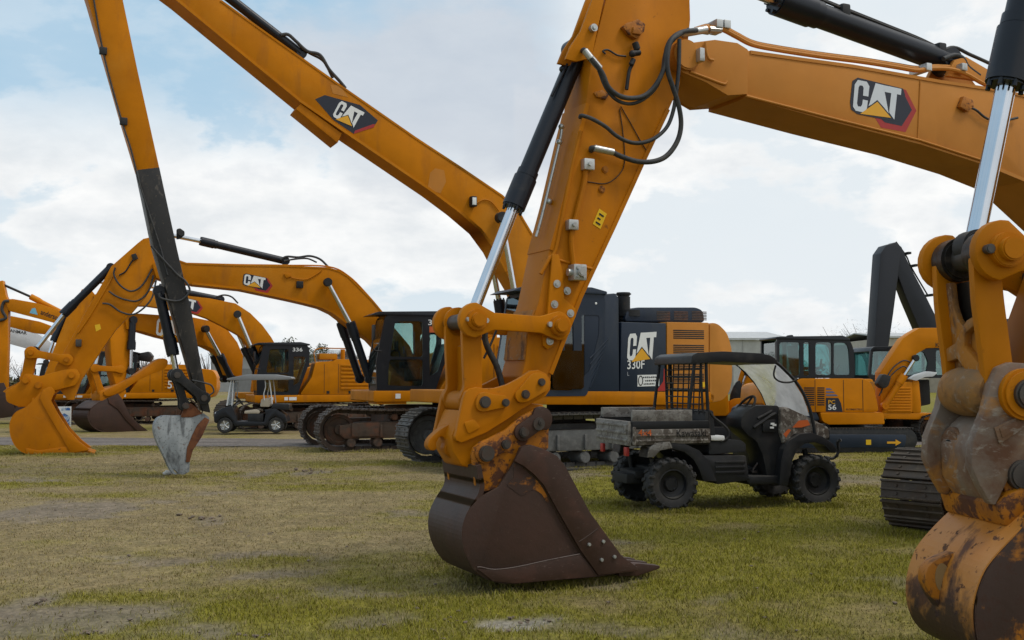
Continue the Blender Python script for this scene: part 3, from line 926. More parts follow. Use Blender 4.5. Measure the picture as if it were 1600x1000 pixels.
RUSTL = mat('bright_scraped_edge', (0.095, 0.068, 0.058), 0.45, layers=[(9.0, 0.5, 0.65, (0.06, 0.03, 0.02), 0.8, None, 0.8)])
def build_A():
    r, p = RA, exA
    SV = 0.20
    # --- stick
    stick = [(948, -5), (925, 86), (916, 161), (904, 208), (880, 312), (859, 390), (842, 470), (826, 520), (821, 565), (815, 588), (822, 610), (842, 618), (858, 606), (862, 585),
             (909, 464), (960, 356), (1008, 250), (1045, 172), (1062, 135), (1074, 80), (1079, 30), (1077, -30), (1066, -75), (1040, -95), (1005, -85), (970, -50)]
    m = MB(); m.prism(r.T(stick, SV), -SV, SV, .012)
    so = m.build('stick', YELW, p)
    flange(r, stick[13:18], SV, stick, so, YELW, .03, .01)
    flange(r, stick[2:6], SV, stick, so, YELW, .03, .008)
    m = MB()   # top-plate ribs and pipe runs on the leading face
    br = [(948, -20), (930, -12), (908, 48), (892, 72), (884, 92), (900, 96), (918, 92), (926, 84)]
    for a, b in ((SV - .035, SV + .0), (.03, .065)):
        m.prism(r.T(br, SV), a, b, .006)
    pl = [(862, 392), (852, 480), (851, 494), (862, 520), (886, 532), (893, 520), (900, 492), (880, 468), (878, 425), (870, 392)]
    pl2 = [(860, 398), (852, 498), (858, 512), (872, 528), (886, 520), (897, 494), (896, 482), (879, 467), (877, 430), (870, 398)]
    for a, b in ((SV, SV + .035), (-SV - .035, -SV)):
        m.prism(r.T(pl2, SV), a, b, .006)
    ear = [(846, 520), (846, 540), (853, 546), (862, 541), (868, 524), (860, 516)]
    m.prism(r.T(ear, SV), SV, SV + .03, .006)
    m.build('linkage_bracket', YEL, so)
    m = MB()   # scuffed lower leading face of the stick
    fr = [r.L(*q, SV) for q in ((836, 484), (825, 520), (820, 562))]
    pts_ = [(u + .006, w) for u, w in fr] + [(u - .02, w) for u, w in fr[::-1]]
    m.prism(pts_, -SV + .012, SV - .012)
    m.build('scuffed_front_plate', MUDY2, so)
    m = MB()
    for q in ((925, 45), (867, 444), (863, 476), (888, 490), (856, 533), (883, 455)):
        u, w = r.L(*q, SV)
        m.cyl((u, SV - .01, w), (u, SV + .052, w), .020, seg=12, bev=.004)
        m.cyl((u, SV - .01, w), (u, SV + .041, w), .032, seg=16)
    m.build('bolt_head', ZINC, so)
    # --- raised seams and pads on the side
    m = MB()
    for a, b in (((856, 402), (925, 420)),):
        m.tube([r.P3(*a, SV + .002), r.P3(*b, SV + .002)], .012, n=1)
    m.build('weld_seam', YELW, so)
    # steel pipes along the stick, clamps and valve blocks
    m = MB()
    m.tube([r.P3(x, y, SV + .03) for x, y in ((916, 262), (912, 290), (900, 340), (893, 372), (896, 412), (897, 420))], .022)
    m.tube([r.P3(x, y, SV + .01) for x, y in ((908, 205), (894, 260), (880, 330), (868, 390), (858, 405), (845, 428))], .016)
    m.build('pipe', YELW, so)
    m = MB()
    for (x0, y0, x1, y1) in ((907, 249, 923, 268), (883, 344, 898, 361)):
        u0, w0 = r.L(x0, y0, SV); u1, w1 = r.L(x1, y1, SV)
        m.box((min(u0, u1), SV, min(w0, w1)), (max(u0, u1), SV + .07, max(w0, w1)), .008)
        um, wm = (u0 + u1) / 2, (w0 + w1) / 2
        m.cyl((um, SV + .06, wm), (um, SV + .09, wm), .018, seg=8)
    m.build('pipe_clamp', ZINC, so)
    m = MB()
    u0, w0 = r.L(887, 414, SV); u1, w1 = r.L(907, 440, SV)
    m.box((min(u0, u1), SV, min(w0, w1)), (max(u0, u1), SV + .11, max(w0, w1)), .012)
    m.cyl(((u0 + u1) / 2, SV + .1, (w0 + w1) / 2), ((u0 + u1) / 2, SV + .15, (w0 + w1) / 2), .035, seg=14, bev=.008)
    m.cyl((u0, SV + .055, (w0 + w1) / 2), (u0 + .03, SV + .055, (w0 + w1) / 2), .03, seg=12)
    for q in ((u0 - .03, w0 - .03), (u1 + .03, w0 - .03), (u0 - .03, w1 + .03), (u1 + .03, w1 + .03)):
        m.cyl((q[0], SV + .1, q[1]), (q[0], SV + .125, q[1]), .012, seg=8)
    m.build('shutoff_valve', ZINC, so)
    # greasing manifold near the top, with welded pads
    m = MB()
    m.prism(r.T([(968, 44), (975, 38), (984, 36), (992, 32), (1004, 40), (1002, 52), (990, 63), (978, 56)], SV), SV, SV + .05, .01)
    m.prism(r.T([(983, 45), (997, 48), (995, 58), (982, 56)], SV), SV + .04, SV + .075, .008)
    for q in ((940, 150), (945, 262 + 3), (918 + 22, 296)):
        u, w = r.L(*q, SV); m.cyl((u, SV - .01, w), (u, SV + .018, w), .03, seg=16, bev=.008)
    m.prism(r.T([(926, 145), (940, 141), (950, 149), (945, 156), (930, 152)], SV), SV, SV + .02, .006)
    m.build('mounting_pad', YELR, so)
    m = MB()
    for a, b, rr in (((992, 66), (996, 78), .03), ((985, 84), (1000, 82), .026), ((990, 92), (986, 102), .022)):
        m.cyl(r.P3(*a, SV + .05), r.P3(*b, SV + .05), rr, seg=10, bev=.006)
    m.tube([r.P3(x, y, SV + .03) for x, y in ((988, 100), (983, 112), (979, 140))], .016)
    m.tube([r.P3(x, y, SV + .02) for x, y in ((946, 84), (942, 80), (950, 78), (964, 86), (978, 88))], .008)
    m.ball(r.P3(988, 84, SV + .07), .03)
    m.build('grease_manifold', BLKM, so)
    m = MB()
    for pth in (((968, 170), (973, 205), (976, 240), (974, 262), (962, 278), (945, 287), (918, 284)), ((970, 166), (985, 192), (1003, 224), (1014, 240))):
        m.tube([r.P3(x, y, SV + .006) for x, y in pth], .004, seg=5)
    m.build('grease_line', BLKM, so)
    m = MB()
    f = affine(r, SV, (926, 350), (938, 358), (936, 326))
    m.poly([f(0, 0, .003), f(1, 0, .003), f(1, 1, .003), f(0, 1, .003)])
    m.build('warning_sticker', YELS, so)
    m = MB()
    for k in range(3):
        y0 = .15 + .27 * k
        m.poly([f(.2, y0, .006), f(.8 - .2 * (k % 2), y0, .006), f(.8 - .2 * (k % 2), y0 + .1, .006), f(.2, y0 + .1, .006)])
    m.build('sticker_mark', BLKV, so)
    # --- hanging steel rod (seen left of the stick)
    m = MB()
    m.tube([r.P3(x, y, 0.0) for x, y in ((878, 198), (876, 215), (868, 250), (856, 300), (845, 345), (838, 370))], .013)
    for q in ((877, 198), (874, 222), (858, 315)):
        m.ball(r.P3(*q, 0.0), .026)
    m.build('drain_pipe', ZINC, so)
    # --- boom
    top = [(1060, 70), (1077, 67), (1115, 62), (1140, 65), (1158, 70), (1172, 80), (1250, 91), (1332, 102), (1468, 126), (1556, 139), (1600, 148), (1660, 164), (1730, 205), (1795, 290), (1835, 400), (1848, 520), (1840, 580)]
    bot = [(1805, 600), (1775, 590), (1758, 520), (1730, 440), (1680, 355), (1601, 280), (1536, 253), (1437, 221), (1298, 185), (1165, 148), (1135, 149), (1100, 128), (1066, 112), (1056, 92)]
    BV = .27
    m = MB(); m.prism(r.T(top + bot, BV), -BV, BV, .012)
    bo = m.build('boom', TAN, p)
    flange(r, bot[2:10], BV, top + bot, bo, TAN, .03)
    flange(r, top[5:12], BV, top + bot, bo, TAN, .025, .008)
    m = MB()
    lug = r.T([(1166, 78), (1166, 148), (1135, 150), (1100, 129), (1064, 114), (1052, 100), (1050, 82), (1060, 70), (1115, 63), (1150, 68)], BV)
    m.prism(lug, BV, BV + .022, .006)
    m.prism(lug, -BV - .022, -BV, .006)
    u, w = r.L(1068, 88, BV)
    m.cyl((u, -BV - .07, w), (u, BV + .07, w), .13, seg=30, bev=.012)
    # seam plate further along and hose guard strips
    m.tube([r.P3(x, y, BV + .004) for x, y in ((1438, 126), (1434, 222))], .007, n=1)
    m.tube([r.P3(x, y, BV + .02) for x, y in ((1166, 150), (1298, 184), (1437, 219), (1536, 251))], .012, n=1)
    m.build('boom_tip_lug', TAN, bo)
    m = MB()
    u0, w0 = r.L(1080, 80, BV); u1, w1 = r.L(1088, 102, BV)
    m.box((min(u0, u1), BV + .02, min(w0, w1)), (max(u0, u1), BV + .13, max(w0, w1)), .01)
    m.build('pin_keeper', ZINC, bo)
    m = MB()
    m.tube([r.P3(x, y, BV + .04) for x, y in ((1102, 66), (1104, 82), (1108, 92), (1115, 94))], .012)
    m.tube([r.P3(x, y, BV + .03) for x, y in ((1078, 112), (1105, 122), (1130, 131), (1136, 128))], .012)
    m.build('grab_rail', TAN, bo)
    m = MB()
    for dv, o_ in ((.2, 0), (.12, -3), (.03, -1), (-.1, -4)):
        m.tube([r.P3(x, y + o_, dv) for x, y in ((1086, 50), (1108, 44), (1128, 46), (1150, 57), (1176, 70), (1215, 78), (1280, 88), (1350, 97), (1400, 105), (1432, 110), (1455, 107), (1485, 108), (1510, 116), (1535, 130), (1556, 138))], .022)
    m.build('pipe', TAN, bo)
    m = MB()
    for (x, y) in ((1106, 46), (1118, 47), (1430, 112), (1485, 112)):
        q = r.P3(x, y, .05)
        m.box((q.x - .035, .0, q.z - .035), (q.x + .035, .235, q.z + .04), .01)
    for dv in (.2, .12, .03):
        m.cyl(r.P3(1064, 53, dv), r.P3(1104, 46, dv), .034, seg=12, bev=.006)
        m.cyl(r.P3(1108, 46, dv), r.P3(1126, 47, dv), .03, seg=8)
    m.build('hose_coupling', ZINC, bo)
    m = MB()    # work light bracket further along
    m.prism(r.T([(1500, 152), (1514, 158), (1516, 168), (1506, 176), (1494, 168)], BV), BV, BV + .05, .006)
    m.build('lamp_bracket', YELR, bo)
    hose([r.P3(x, y, BV + .03) for x, y in ((1510, 166), (1525, 172), (1540, 184), (1560, 190), (1590, 184))], .012, bo)
    Z = lambda x, y: (1060 + x / 2.9407, y / 2.9412)
    a0 = Z(788, 556 + .22 * -20); a1 = Z(1094, 556 + .22 * 286); a2 = Z(788, 356 + .22 * -20)
    f = affine(r, BV, a0, a1, a2)
    lo = logo(f, bo, letters=SILV)
    # --- stick cylinder on top of the boom
    sc = ram(r, p, 0.0, (1478, 97), (1214, 0), (1052, -62), .115, .062, 'stick_cylinder')
    m = MB()
    for dz, dv in ((-14, .06), (-16, -.06)):
        m.tube([r.P3(x, y + dz, dv) for x, y in ((1278, 12), (1320, 29), (1380, 53), (1430, 73), (1462, 88))], .014)
    m.build('cylinder_pipe', BLKM, sc)
    m = MB()
    for q in ((1312, 18), (1462, 78)):
        k = r.P3(*q, 0); m.box((k.x - .05, -.1, k.z - .07), (k.x + .05, .1, k.z + .05), .02)
    m.build('pipe_clamp', BLKM, sc)
    hose([r.P3(x, y, .08) for x, y in ((1468, 82), (1490, 74), (1515, 85), (1548, 100), (1575, 115))], .018, sc)
    hose([r.P3(x, y, .14) for x, y in ((1474, 92), (1492, 86), (1505, 92), (1512, 104), (1530, 118))], .024, sc)
    m = MB(); k = r.P3(1486, 106, 0); m.prism(r.T([(1460, 125), (1472, 100), (1490, 95), (1530, 118), (1545, 137)], 0), -.16, -.11, .01)
    m.prism(r.T([(1460, 125), (1472, 100), (1490, 95), (1530, 118), (1545, 137)], 0), .11, .16, .01)
    m.build('cylinder_bracket', TAN, bo)
    # boom lift cylinders (right of the picture)
    for v in (.42, -.42):
        ram(r, p, v, (1640, 590), (1665, 450), (1690, 300), .1, .055, 'boom_cylinder')
    # --- bucket cylinder
    bc = ram(r, p, 0.0, (907, 72), (803, 322), (737, 494), .077, .047, 'bucket_cylinder')
    m = MB(); m.tube([r.P3(x, y, .06) for x, y in ((886, 100), (878, 118), (862, 150))], .012)
    q = r.P3(879, 108, .03); m.ball(q, .03)
    k = r.P3(905, 72, .0); m.cyl(k - Vector((0, .18, 0)), k + Vector((0, .18, 0)), .085, seg=22, bev=.01)
    m.build('port_block', BLK, bc)
    # hoses
    hv = SV + .06
    def Z3(l, v): return [r.P3(860 + x / 3.846, y / 3.846, v + (o or 0)) for x, y, o in l]
    H1 = [(185, 315, -.1), (205, 300, 0), (240, 345, .03), (310, 435, .05), (350, 525, .05), (420, 578, .06), (500, 590, .06), (575, 568, .06), (640, 500, .08), (685, 400, .1), (700, 290, .1), (735, 225, .08), (800, 190, .05), (880, 182, .0)]
    hose(Z3(H1, hv), .020, p)
    H1b = [(290, 420, .0), (335, 530, .02), (400, 602, .03), (480, 624, .03), (560, 596, .03), (635, 525, .05), (672, 430, .06), (690, 320, .06), (745, 235, .04), (830, 175, .0)]
    hose(Z3(H1b, hv), .015, p)
    H2 = [(178, 705, -.05), (190, 695, .0), (250, 714, .02), (330, 760, .03), (400, 818, .03), (480, 855, .03), (560, 856, .04), (640, 822, .05), (705, 755, .06), (742, 650, .07), (760, 520, .09), (772, 400, .1), (775, 235, .1)]
    hose(Z3(H2, hv), .017, p)
    H3 = [(245, 905, -.05), (255, 888, .0), (350, 905, .02), (420, 938, .03), (520, 970, .03), (620, 970, .04), (700, 935, .05), (762, 850, .06), (785, 750, .07), (772, 640, .09), (738, 530, .1), (706, 430, .11), (703, 330, .11), (725, 245, .1), (785, 198, .06)]
    hose(Z3(H3, hv), .022, p)
    m = MB()
    for a, b in (((240, 345), (300, 415)), ((262, 890), (380, 915)), ((205, 302), (245, 352))):
        A_ = Z3([(a[0], a[1], .01)], hv)[0]; B_ = Z3([(b[0], b[1], .03)], hv)[0]
        m.cyl(A_, B_, .029, seg=12, bev=.005)
    m.build('hose_fitting', ZINC, p)
    # --- linkage
    LV = .30
    A0, A1 = r.L(744, 500, LV), r.L(873, 509, LV)
    for s in (1, -1):
        m = MB(); v0 = LV - .06 if s > 0 else -LV
        m.prism(dog(A0, A1, .135, .115, .066), v0, v0 + .06, .010)
        o = m.build('idler_link', YEL, p)
        m = MB()
        for q, rr in ((A0, .056), (A1, .056)):
            pinhead(m, q[0], q[1], s * LV, rr, s, .075)
        m.build('pin_boss', YELW, o)
        m = MB()
        for x, y in ((731, 499), (758, 501), (858, 507)):
            u, w = r.L(x, y, LV)
            m.cyl((u, s * LV, w), (u, s * (LV + .035), w), .022, seg=8, bev=.004)
        m.build('keeper_bolt', ZINC, o)
    m = MB()
    m.cyl((A0[0], -LV, A0[1]), (A0[0], LV, A0[1]), .062, seg=24)
    m.cyl((A1[0], -LV, A1[1]), (A1[0], LV, A1[1]), .062, seg=24)
    m.build('link_pin', STEEL, p)
    # power link (two plates, web, lower boss)
    PV = .20
    m = MB()
    pts = rounded(r.T([(722, 505), (735, 496), (752, 505), (754, 606), (744, 640), (726, 640), (718, 622), (726, 606)], PV), .03, 3)
    for v0 in (PV - .05, -PV): m.prism(pts, v0, v0 + .05, .008)
    web = r.T([(748, 535), (752, 600), (746, 628), (738, 628), (742, 600), (741, 540)], PV)
    m.prism(web, -PV + .05, PV - .05)
    b = r.L(738, 628, PV); t = r.L(744, 500, PV)
    m.cyl((b[0], -PV - .02, b[1]), (b[0], PV + .02, b[1]), .085, seg=26, bev=.012)
    for v0 in (PV - .05, -PV): m.cyl((t[0], v0, t[1]), (t[0], v0 + .05, t[1]), .12, seg=26, bev=.008)
    m.build('power_link', YELW, p)
    # hoses hanging inside the linkage
    hose([r.P3(x, y, .05) for x, y in ((758, 512), (758, 530), (764, 548), (776, 572), (783, 596), (787, 615))], .026, p)
    hose([r.P3(x, y, -.1) for x, y in ((776, 515), (768, 535), (756, 560))], .010, p)
    # --- coupler
    CV = .25
    plate = r.T([(728, 612), (735, 607), (746, 605), (757, 607), (775, 606), (792, 601), (808, 593), (821, 585), (829, 579), (842, 578), (854, 584), (861, 596), (860, 609), (853, 619), (838, 627), (818, 638), (792, 656), (760, 676), (722, 692), (714, 689), (711, 683), (714, 672), (724, 622)], CV)
    m = MB()
    for a in (CV - .05, -CV): m.prism(plate, a, a + .05, .010)
    body = r.T([(722, 640), (740, 650), (790, 640), (826, 630), (850, 632), (852, 660), (800, 690), (765, 712), (748, 735), (722, 728), (708, 705), (706, 680)], CV - .06)
    m.prism(body, -CV + .06, CV - .06, .02)
    co = m.build('coupler', YELW, p)
    m = MB()
    lug = rounded(r.T([(741, 628), (746, 615), (757, 612), (767, 616), (790, 618), (792, 636), (768, 640), (752, 644), (743, 640)], CV), .03, 3)
    m.prism(lug, CV, CV + .03, .006)
    lug2 = rounded(r.T([(801, 617), (830, 583), (845, 582), (856, 594), (856, 608), (822, 628), (808, 630)], CV), .04, 3)
    m.prism(lug2, CV, CV + .03, .006)
    m.prism(rounded(r.T([(724, 660), (741, 655), (750, 668), (731, 678)], CV), .015, 2), CV, CV + .012, .004)
    m.build('retainer_plate', YEL, co)
    m = MB()
    for (x, y), rr in (((755, 628), .045), ((843, 597), .03), ((787, 629), .03), ((818, 616), .034)):
        u, w = r.L(x, y, CV); m.cyl((u, CV, w), (u, CV + .055, w), rr, seg=20, bev=.008)
    m.build('pin_head', STEEL, co)
    # lifting hook at the back
    m = MB()
    hk = r.T([(716, 660), (700, 664), (684, 674), (672, 686), (669, 697), (674, 704), (683, 702), (682, 692), (690, 682), (697, 690), (694, 702), (700, 712), (716, 716)], .05)
    m.prism(smooth2(hk, 3), -.05, .05, .014)
    m.build('lifting_hook', YELW, co)
    # --- bucket
    V = .36
    Z2 = lambda l: [(660 + x / 3.847, 660 + y / 3.846) for x, y in l]
    side = Z2([(590, 150), (640, 134), (720, 160), (800, 200), (850, 260), (1000, 540), (1190, 800), (1280, 868), (1280, 892), (1050, 925), (750, 950), (550, 968), (420, 955), (330, 910), (270, 820), (240, 710), (246, 610), (285, 515), (340, 455), (460, 390), (560, 230)])
    shell = Z2([(1285, 885), (1050, 928), (750, 952), (550, 970), (430, 958), (335, 910), (272, 820), (240, 710), (246, 605), (285, 512), (330, 440), (345, 390), (335, 320), (325, 262)])
    cheek = Z2([(545, 232), (600, 262), (660, 310), (720, 375), (800, 520), (940, 765), (1048, 915), (1285, 892), (1285, 868), (1190, 800), (1000, 540), (850, 260), (800, 198), (720, 158), (640, 132), (588, 150)])
    wear = Z2([(325, 880), (430, 882), (560, 868), (760, 825), (945, 790), (1040, 905), (1046, 924), (750, 950), (550, 966), (420, 952)])
    bk = build_bucket(r, p, V, side, shell, (Z2([(1270, 882)])[0], (1034, 887)), (RUST, RUSTW), teeth=4, cheek=cheek, wear=wear)
    m = MB()
    m.tube([Vector((q[0], V + .014, q[1])) for q in r.T(Z2([(325, 868), (350, 868), (430, 882), (560, 867), (760, 824), (942, 789)]), V)], .0045, seg=6, n=3)
    m.build('weld_bead', RUSTL, bk)
    m = MB()
    m.tube([Vector((q[0], V + .024, q[1])) for q in r.T(Z2([(930, 715), (970, 690), (1045, 635)]), V)], .006, seg=6, n=2)
    m.tube([Vector((q[0], V + .002, q[1])) for q in r.T(Z2([(600, 268), (660, 316), (720, 381), (800, 526), (936, 765), (1040, 900)]), V)], .009, seg=6, n=3)
    m.build('weld_seam', RUST, bk)
    m = MB()
    for (x, y) in ((990, 730), (1075, 712), (1065, 822), (1142, 803)):
        q = r.L(*Z2([(x, y)])[0], V); m.cyl((q[0], V + .02, q[1]), (q[0], V + .045, q[1]), .014, seg=10, bev=.003)
    m.build('bolt_head', ZINC, bk)
    # patch where old paint is left on the side plate
    m = MB()
    pt = Z2([(552, 250), (610, 275), (665, 325), (720, 390), (760, 470), (745, 478), (715, 430), (660, 405), (600, 440), (545, 405), (510, 375), (548, 330)])
    P = smooth2(r.T(pt, V), 3)
    m.prism(P, V - .004, V + .003)
    m.build('paint_remnant', RUSTY, bk)
    EV = .17
    ear = [(816, 650), (839, 639), (852, 643), (858, 658), (857, 700), (850, 708), (826, 696), (813, 699), (805, 716), (780, 761), (760, 768), (748, 768), (743, 757), (741, 733), (737, 712), (740, 700), (752, 690), (762, 686), (790, 672)]
    m = MB()
    E = r.T(ear, EV + .12)
    for a in (EV + .08, -EV - .12): m.prism(E, a, a + .04, .008)
    m.build('bucket_ear', YELR, bk)
    m = MB()
    A, B = r.L(757, 707, EV + .12), r.L(787, 694, EV + .12)
    m.prism(dog(A, B, .085, .06, .055), EV + .12, EV + .15, .008)
    kk = MB()
    A2, B2 = r.L(815, 675, EV + .12), r.L(843, 655, EV + .12)
    kk.prism(dog(A2, B2, .07, .10, .07), EV + .12, EV + .15, .008)
    m.build('pin_retainer', YELR, bk)
    kk.build('pin_retainer', RUSTW, bk)
    m = MB()
    for (x, y), rr in (((757, 708), .062), ((787, 694), .036), ((815, 675), .04), ((841, 660), .02)):
        u, w = r.L(x, y, EV + .12); m.cyl((u, EV + .12, w), (u, EV + .185, w), rr, seg=20, bev=.01)
    u, w = r.L(757, 708, EV + .12); m.cyl((u, -.33, w), (u, .33, w), .05, seg=20)
    u, w = r.L(839, 662, EV + .12); m.cyl((u, -.33, w), (u, .33, w), .05, seg=20)
    m.build('pin', STEEL, bk)
    m = MB()   # box section / torque tube behind the ears and the lifting eye on the back
    m.prism(r.T([(742, 738), (775, 722), (806, 716), (780, 761), (744, 780)], EV), -.235, .235, .02)
    m.prism(r.T([(726, 738), (744, 735), (746, 770), (738, 800), (726, 815), (722, 790)], 0), -.05, .05, .01)
    m.build('back_stiffener', RUST, bk)
build_A()
# ================================================================== machine 2: excavator cut by the right edge (grey coupler)
RB = Rig(9.48, 6.2, math.pi + R(5))
exB = thing('excavator', 'amber excavator at the right edge with grey rusty coupler and half amber, half brown bucket', 'excavator', RB)
GX['m'] = Matrix.Translation((-1.2, 0, 0)); house_new(exB); GX['m'] = None
undercarriage(exB, ox=-1.2)

def build_B():
    r, p = RB, exB
    SV = .20
    m = MB()
    st = [(1600, 610), (1618, 560), (1650, 470), (1690, 360), (1740, 220), (1790, 60), (1830, -90), (1880, -180), (1950, -190), (1990, -120), (1980, -20), (1900, 140), (1800, 360), (1700, 560), (1670, 640), (1630, 660)]
    m.prism(r.T(st, SV), -SV, SV, .012)
    m.build('stick', YELW, p)
    m = MB()
    bo = [(1960, -170), (2100, -190), (2300, -150), (2600, 20), (2800, 300), (2860, 560), (2800, 600), (2700, 520), (2480, 240), (2280, 80), (2100, 20), (1960, -40)]
    m.prism(r.T(bo, .27), -.27, .27, .012)
    b_ = m.build('boom', TAN, p)
    ram(r, p, 0, (2500, -100), (2200, -240), (1930, -250), .115, .062, 'stick_cylinder')
    # bucket cylinder: chrome rod comes down to the link pin
    ram(r, p, 0, (1668, -300), (1573, 128), (1521, 386), .085, .050, 'bucket_cylinder', eye=.085)
    LV = .31
    A0, A1 = r.L(1570, 391, LV), r.L(1716, 420, LV)
    for s in (1, -1):
        v0 = LV - .065 if s > 0 else -LV
        m = MB(); m.prism(dog(A0, A1, .150, .125, .082), v0, v0 + .065, .014)
        o = m.build('idler_link', YELW, p)
        m = MB()
        pinhead(m, A0[0], A0[1], s * LV, .058, s, .09); pinhead(m, A1[0], A1[1], s * LV, .058, s, .08)
        m.build('pin_boss', YELW, o)
        m = MB()
        for x, y in ((1541, 390), (1587, 395)):
            u, w = r.L(x, y, LV); m.cyl((u, s * LV, w), (u, s * (LV + .05), w), .024, seg=10, bev=.005)
        m.build('keeper_bolt', STEEL, o)
    m = MB()
    m.cyl((A0[0], -LV, A0[1]), (A0[0], LV, A0[1]), .07, seg=26)
    m.cyl((A1[0], -LV, A1[1]), (A1[0], LV, A1[1]), .07, seg=26)
    m.build('link_pin', STEEL, p)
    m = MB()
    for v in (.16, -.16): m.cyl((A0[0], v - .07, A0[1]), (A0[0], v + .07, A0[1]), .115, seg=26, bev=.015)
    m.build('pin_boss', GREASE, p)
    PV = .22
    pl = rounded(r.T([(1520, 395), (1536, 372), (1562, 388), (1570, 470), (1584, 575), (1584, 612), (1562, 630), (1542, 618), (1536, 560), (1524, 470)], PV), .04, 3)
    m = MB()
    for v0 in (PV - .055, -PV): m.prism(pl, v0, v0 + .055, .012)
    m.build('power_link', YELW, p)
    # web between the two plates: its face looks forward, with a round notch at the top
    (ua, wa), (ub, wb) = r.L(1541, 606, PV), r.L(1521, 432, PV)
    k = (ub - ua) / (wb - wa)
    def face(x, off):     # (v,w) outline -> slanted plate
        return Matrix(((0, 1, k, ua - k * wa - off), (1, 0, 0, 0), (0, 0, 1, 0), (0, 0, 0, 1)))
    hw = PV - .05
    H = wb - wa
    U = [(-hw, wa), (hw, wa), (hw, wb), (.115, wb), (.112, wb - .12), (.085, wb - .19), (.045, wb - .225), (0, wb - .235), (-.045, wb - .225), (-.085, wb - .19), (-.112, wb - .12), (-.115, wb), (-hw, wb)]
    m = MB(); m.prism(U, 0, .035, .008, M=face(0, .085))
    gus = [(hw, wa + H * .66), (.08, wa + H * .62), (.0, wa + H * .52), (-.06, wa + H * .42), (-hw, wa + H * .37), (-hw, wa + H * .24), (-.06, wa + H * .27), (.0, wa + H * .18), (.08, wa + H * .04), (hw, wa), (hw, wa + H * .2), (.09, wa + H * .3), (.03, wa + H * .38), (.05, wa + H * .5), (hw, wa + H * .58)]
    m.prism(gus, 0, .05, .012, M=face(0, .06))
    bmesh.ops.recalc_face_normals(m.bm, faces=m.bm.faces[:])
    m.build('link_web', MUDY2, p)
    m = MB(); m.prism([(-hw, wa + H * .3), (hw, wa + H * .3), (hw, wb), (-hw, wb)], 0, .03, M=face(0, .14)); bmesh.ops.recalc_face_normals(m.bm, faces=m.bm.faces[:]); m.build('dark_notch_backing', GREASE, p)  # added plate, greasy black colour standing in for the shaded hole behind the notch
    m = MB(); u, w = r.L(1560, 612, PV)
    m.lathe([(.001, -PV + .01), (.09, -PV + .012), (.118, -PV + .05), (.13, -.08), (.128, .08), (.118, PV - .05), (.09, PV - .012), (.001, PV - .01)], (u, 0, w), 32)
    m.build('link_boss', MUDDY, p)
    # grey cast coupler
    CV = .27
    near = r.T([(1560, 574), (1580, 566), (1610, 568), (1660, 590), (1690, 640), (1680, 700), (1640, 740), (1590, 722), (1556, 790), (1548, 788), (1532, 760), (1518, 728), (1520, 690), (1540, 640), (1548, 600)], CV)
    m = MB()
    for v0 in (CV - .07, -CV): m.prism(near, v0, v0 + .07, .016)
    body = r.T([(1544, 668), (1562, 650), (1600, 662), (1630, 690), (1600, 742), (1566, 778), (1548, 786), (1530, 752), (1528, 700)], CV - .07)
    m.prism(body, -CV + .07, CV - .07, .03)
    hook = r.T([(1536, 664), (1520, 684), (1514, 704), (1520, 728), (1536, 744), (1560, 740), (1580, 700), (1566, 664)], .06)
    m.prism(smooth2(hook, 2), -.20, -.02, .03)
    m.prism(smooth2(hook, 2), .02, .12, .03)
    co = m.build('coupler', GREYST, p)
    m = MB()
    eu, ew = r.L(1512, 706, .05)
    m.cyl((eu - .10, -.12, ew), (eu + .012, -.12, ew), .125, .115, seg=30, bev=.015)
    m.build('lifting_eye_boss', GREYST, co)
    m = MB(); m.cyl((eu - .02, -.12, ew), (eu + .016, -.12, ew), .052, seg=22); m.build('lifting_eye', DARK, co)  # solid disc, its near-black colour stands in for the eye's shaded hole
    m = MB(); m.prism(r.T([(1522, 742), (1540, 736), (1556, 760), (1552, 782), (1540, 776)], .1), -.1, .12, .02); m.build('jaw', DARK, co)
    m = MB()
    m.prism(r.T([(1552, 668), (1588, 650), (1600, 668), (1560, 694)], CV), CV, CV + .012, .004)
    m.prism(r.T([(1559, 669), (1585, 657), (1591, 668), (1564, 684)], CV), CV + .008, CV + .018, .003)
    m.build('cast_nameplate', GREYST, co)
    m = MB()
    u, w = r.L(1598, 616, CV)
    m.cyl((u, CV - .02, w), (u, CV + .05, w), .125, seg=34, bev=.015)
    m.build('pin_collar', YELW, co)
    m = MB(); m.cyl((u, CV, w), (u, CV + .085, w), .075, seg=24, bev=.012); m.build('pin', STEEL, co)
    # bucket
    V = .42
    near = [(1598, 827), (1570, 857), (1543, 891), (1528, 930), (1524, 966), (1530, 1005), (1552, 1036), (1590, 1056), (1650, 1066), (1740, 1062), (1840, 1050), (1910, 1040), (1880, 1000), (1800, 880), (1730, 760), (1690, 720), (1640, 735)]
    shell = [(1900, 1046), (1740, 1064), (1650, 1068), (1590, 1058), (1552, 1038), (1530, 1006), (1524, 966), (1528, 929), (1543, 891), (1570, 857), (1600, 826)]
    cheek = [(1640, 735), (1690, 715), (1735, 760), (1805, 880), (1890, 1000), (1912, 1045), (1840, 1055), (1790, 990), (1740, 900), (1690, 810), (1640, 770)]
    bk = build_bucket(r, p, V, near, shell, ((1890, 1042), (1990, 1046)), (RUSTY, RUSTW), teeth=4, cheek=cheek, vf=-.29)
    # the painted upper back skin with its rib and hook
    m = MB()
    H = [Vector((q.x, q.y)) for q in catmull([(a[0], a[1], 0) for a in r.T([(1600, 1060), (1552, 1037), (1530, 1007), (1523, 970), (1526, 935), (1541, 893), (1568, 859), (1598, 829), (1622, 808), (1640, 795)], V)], 4)]
    cen = Vector(r.L(1660, 950, V)); out = []
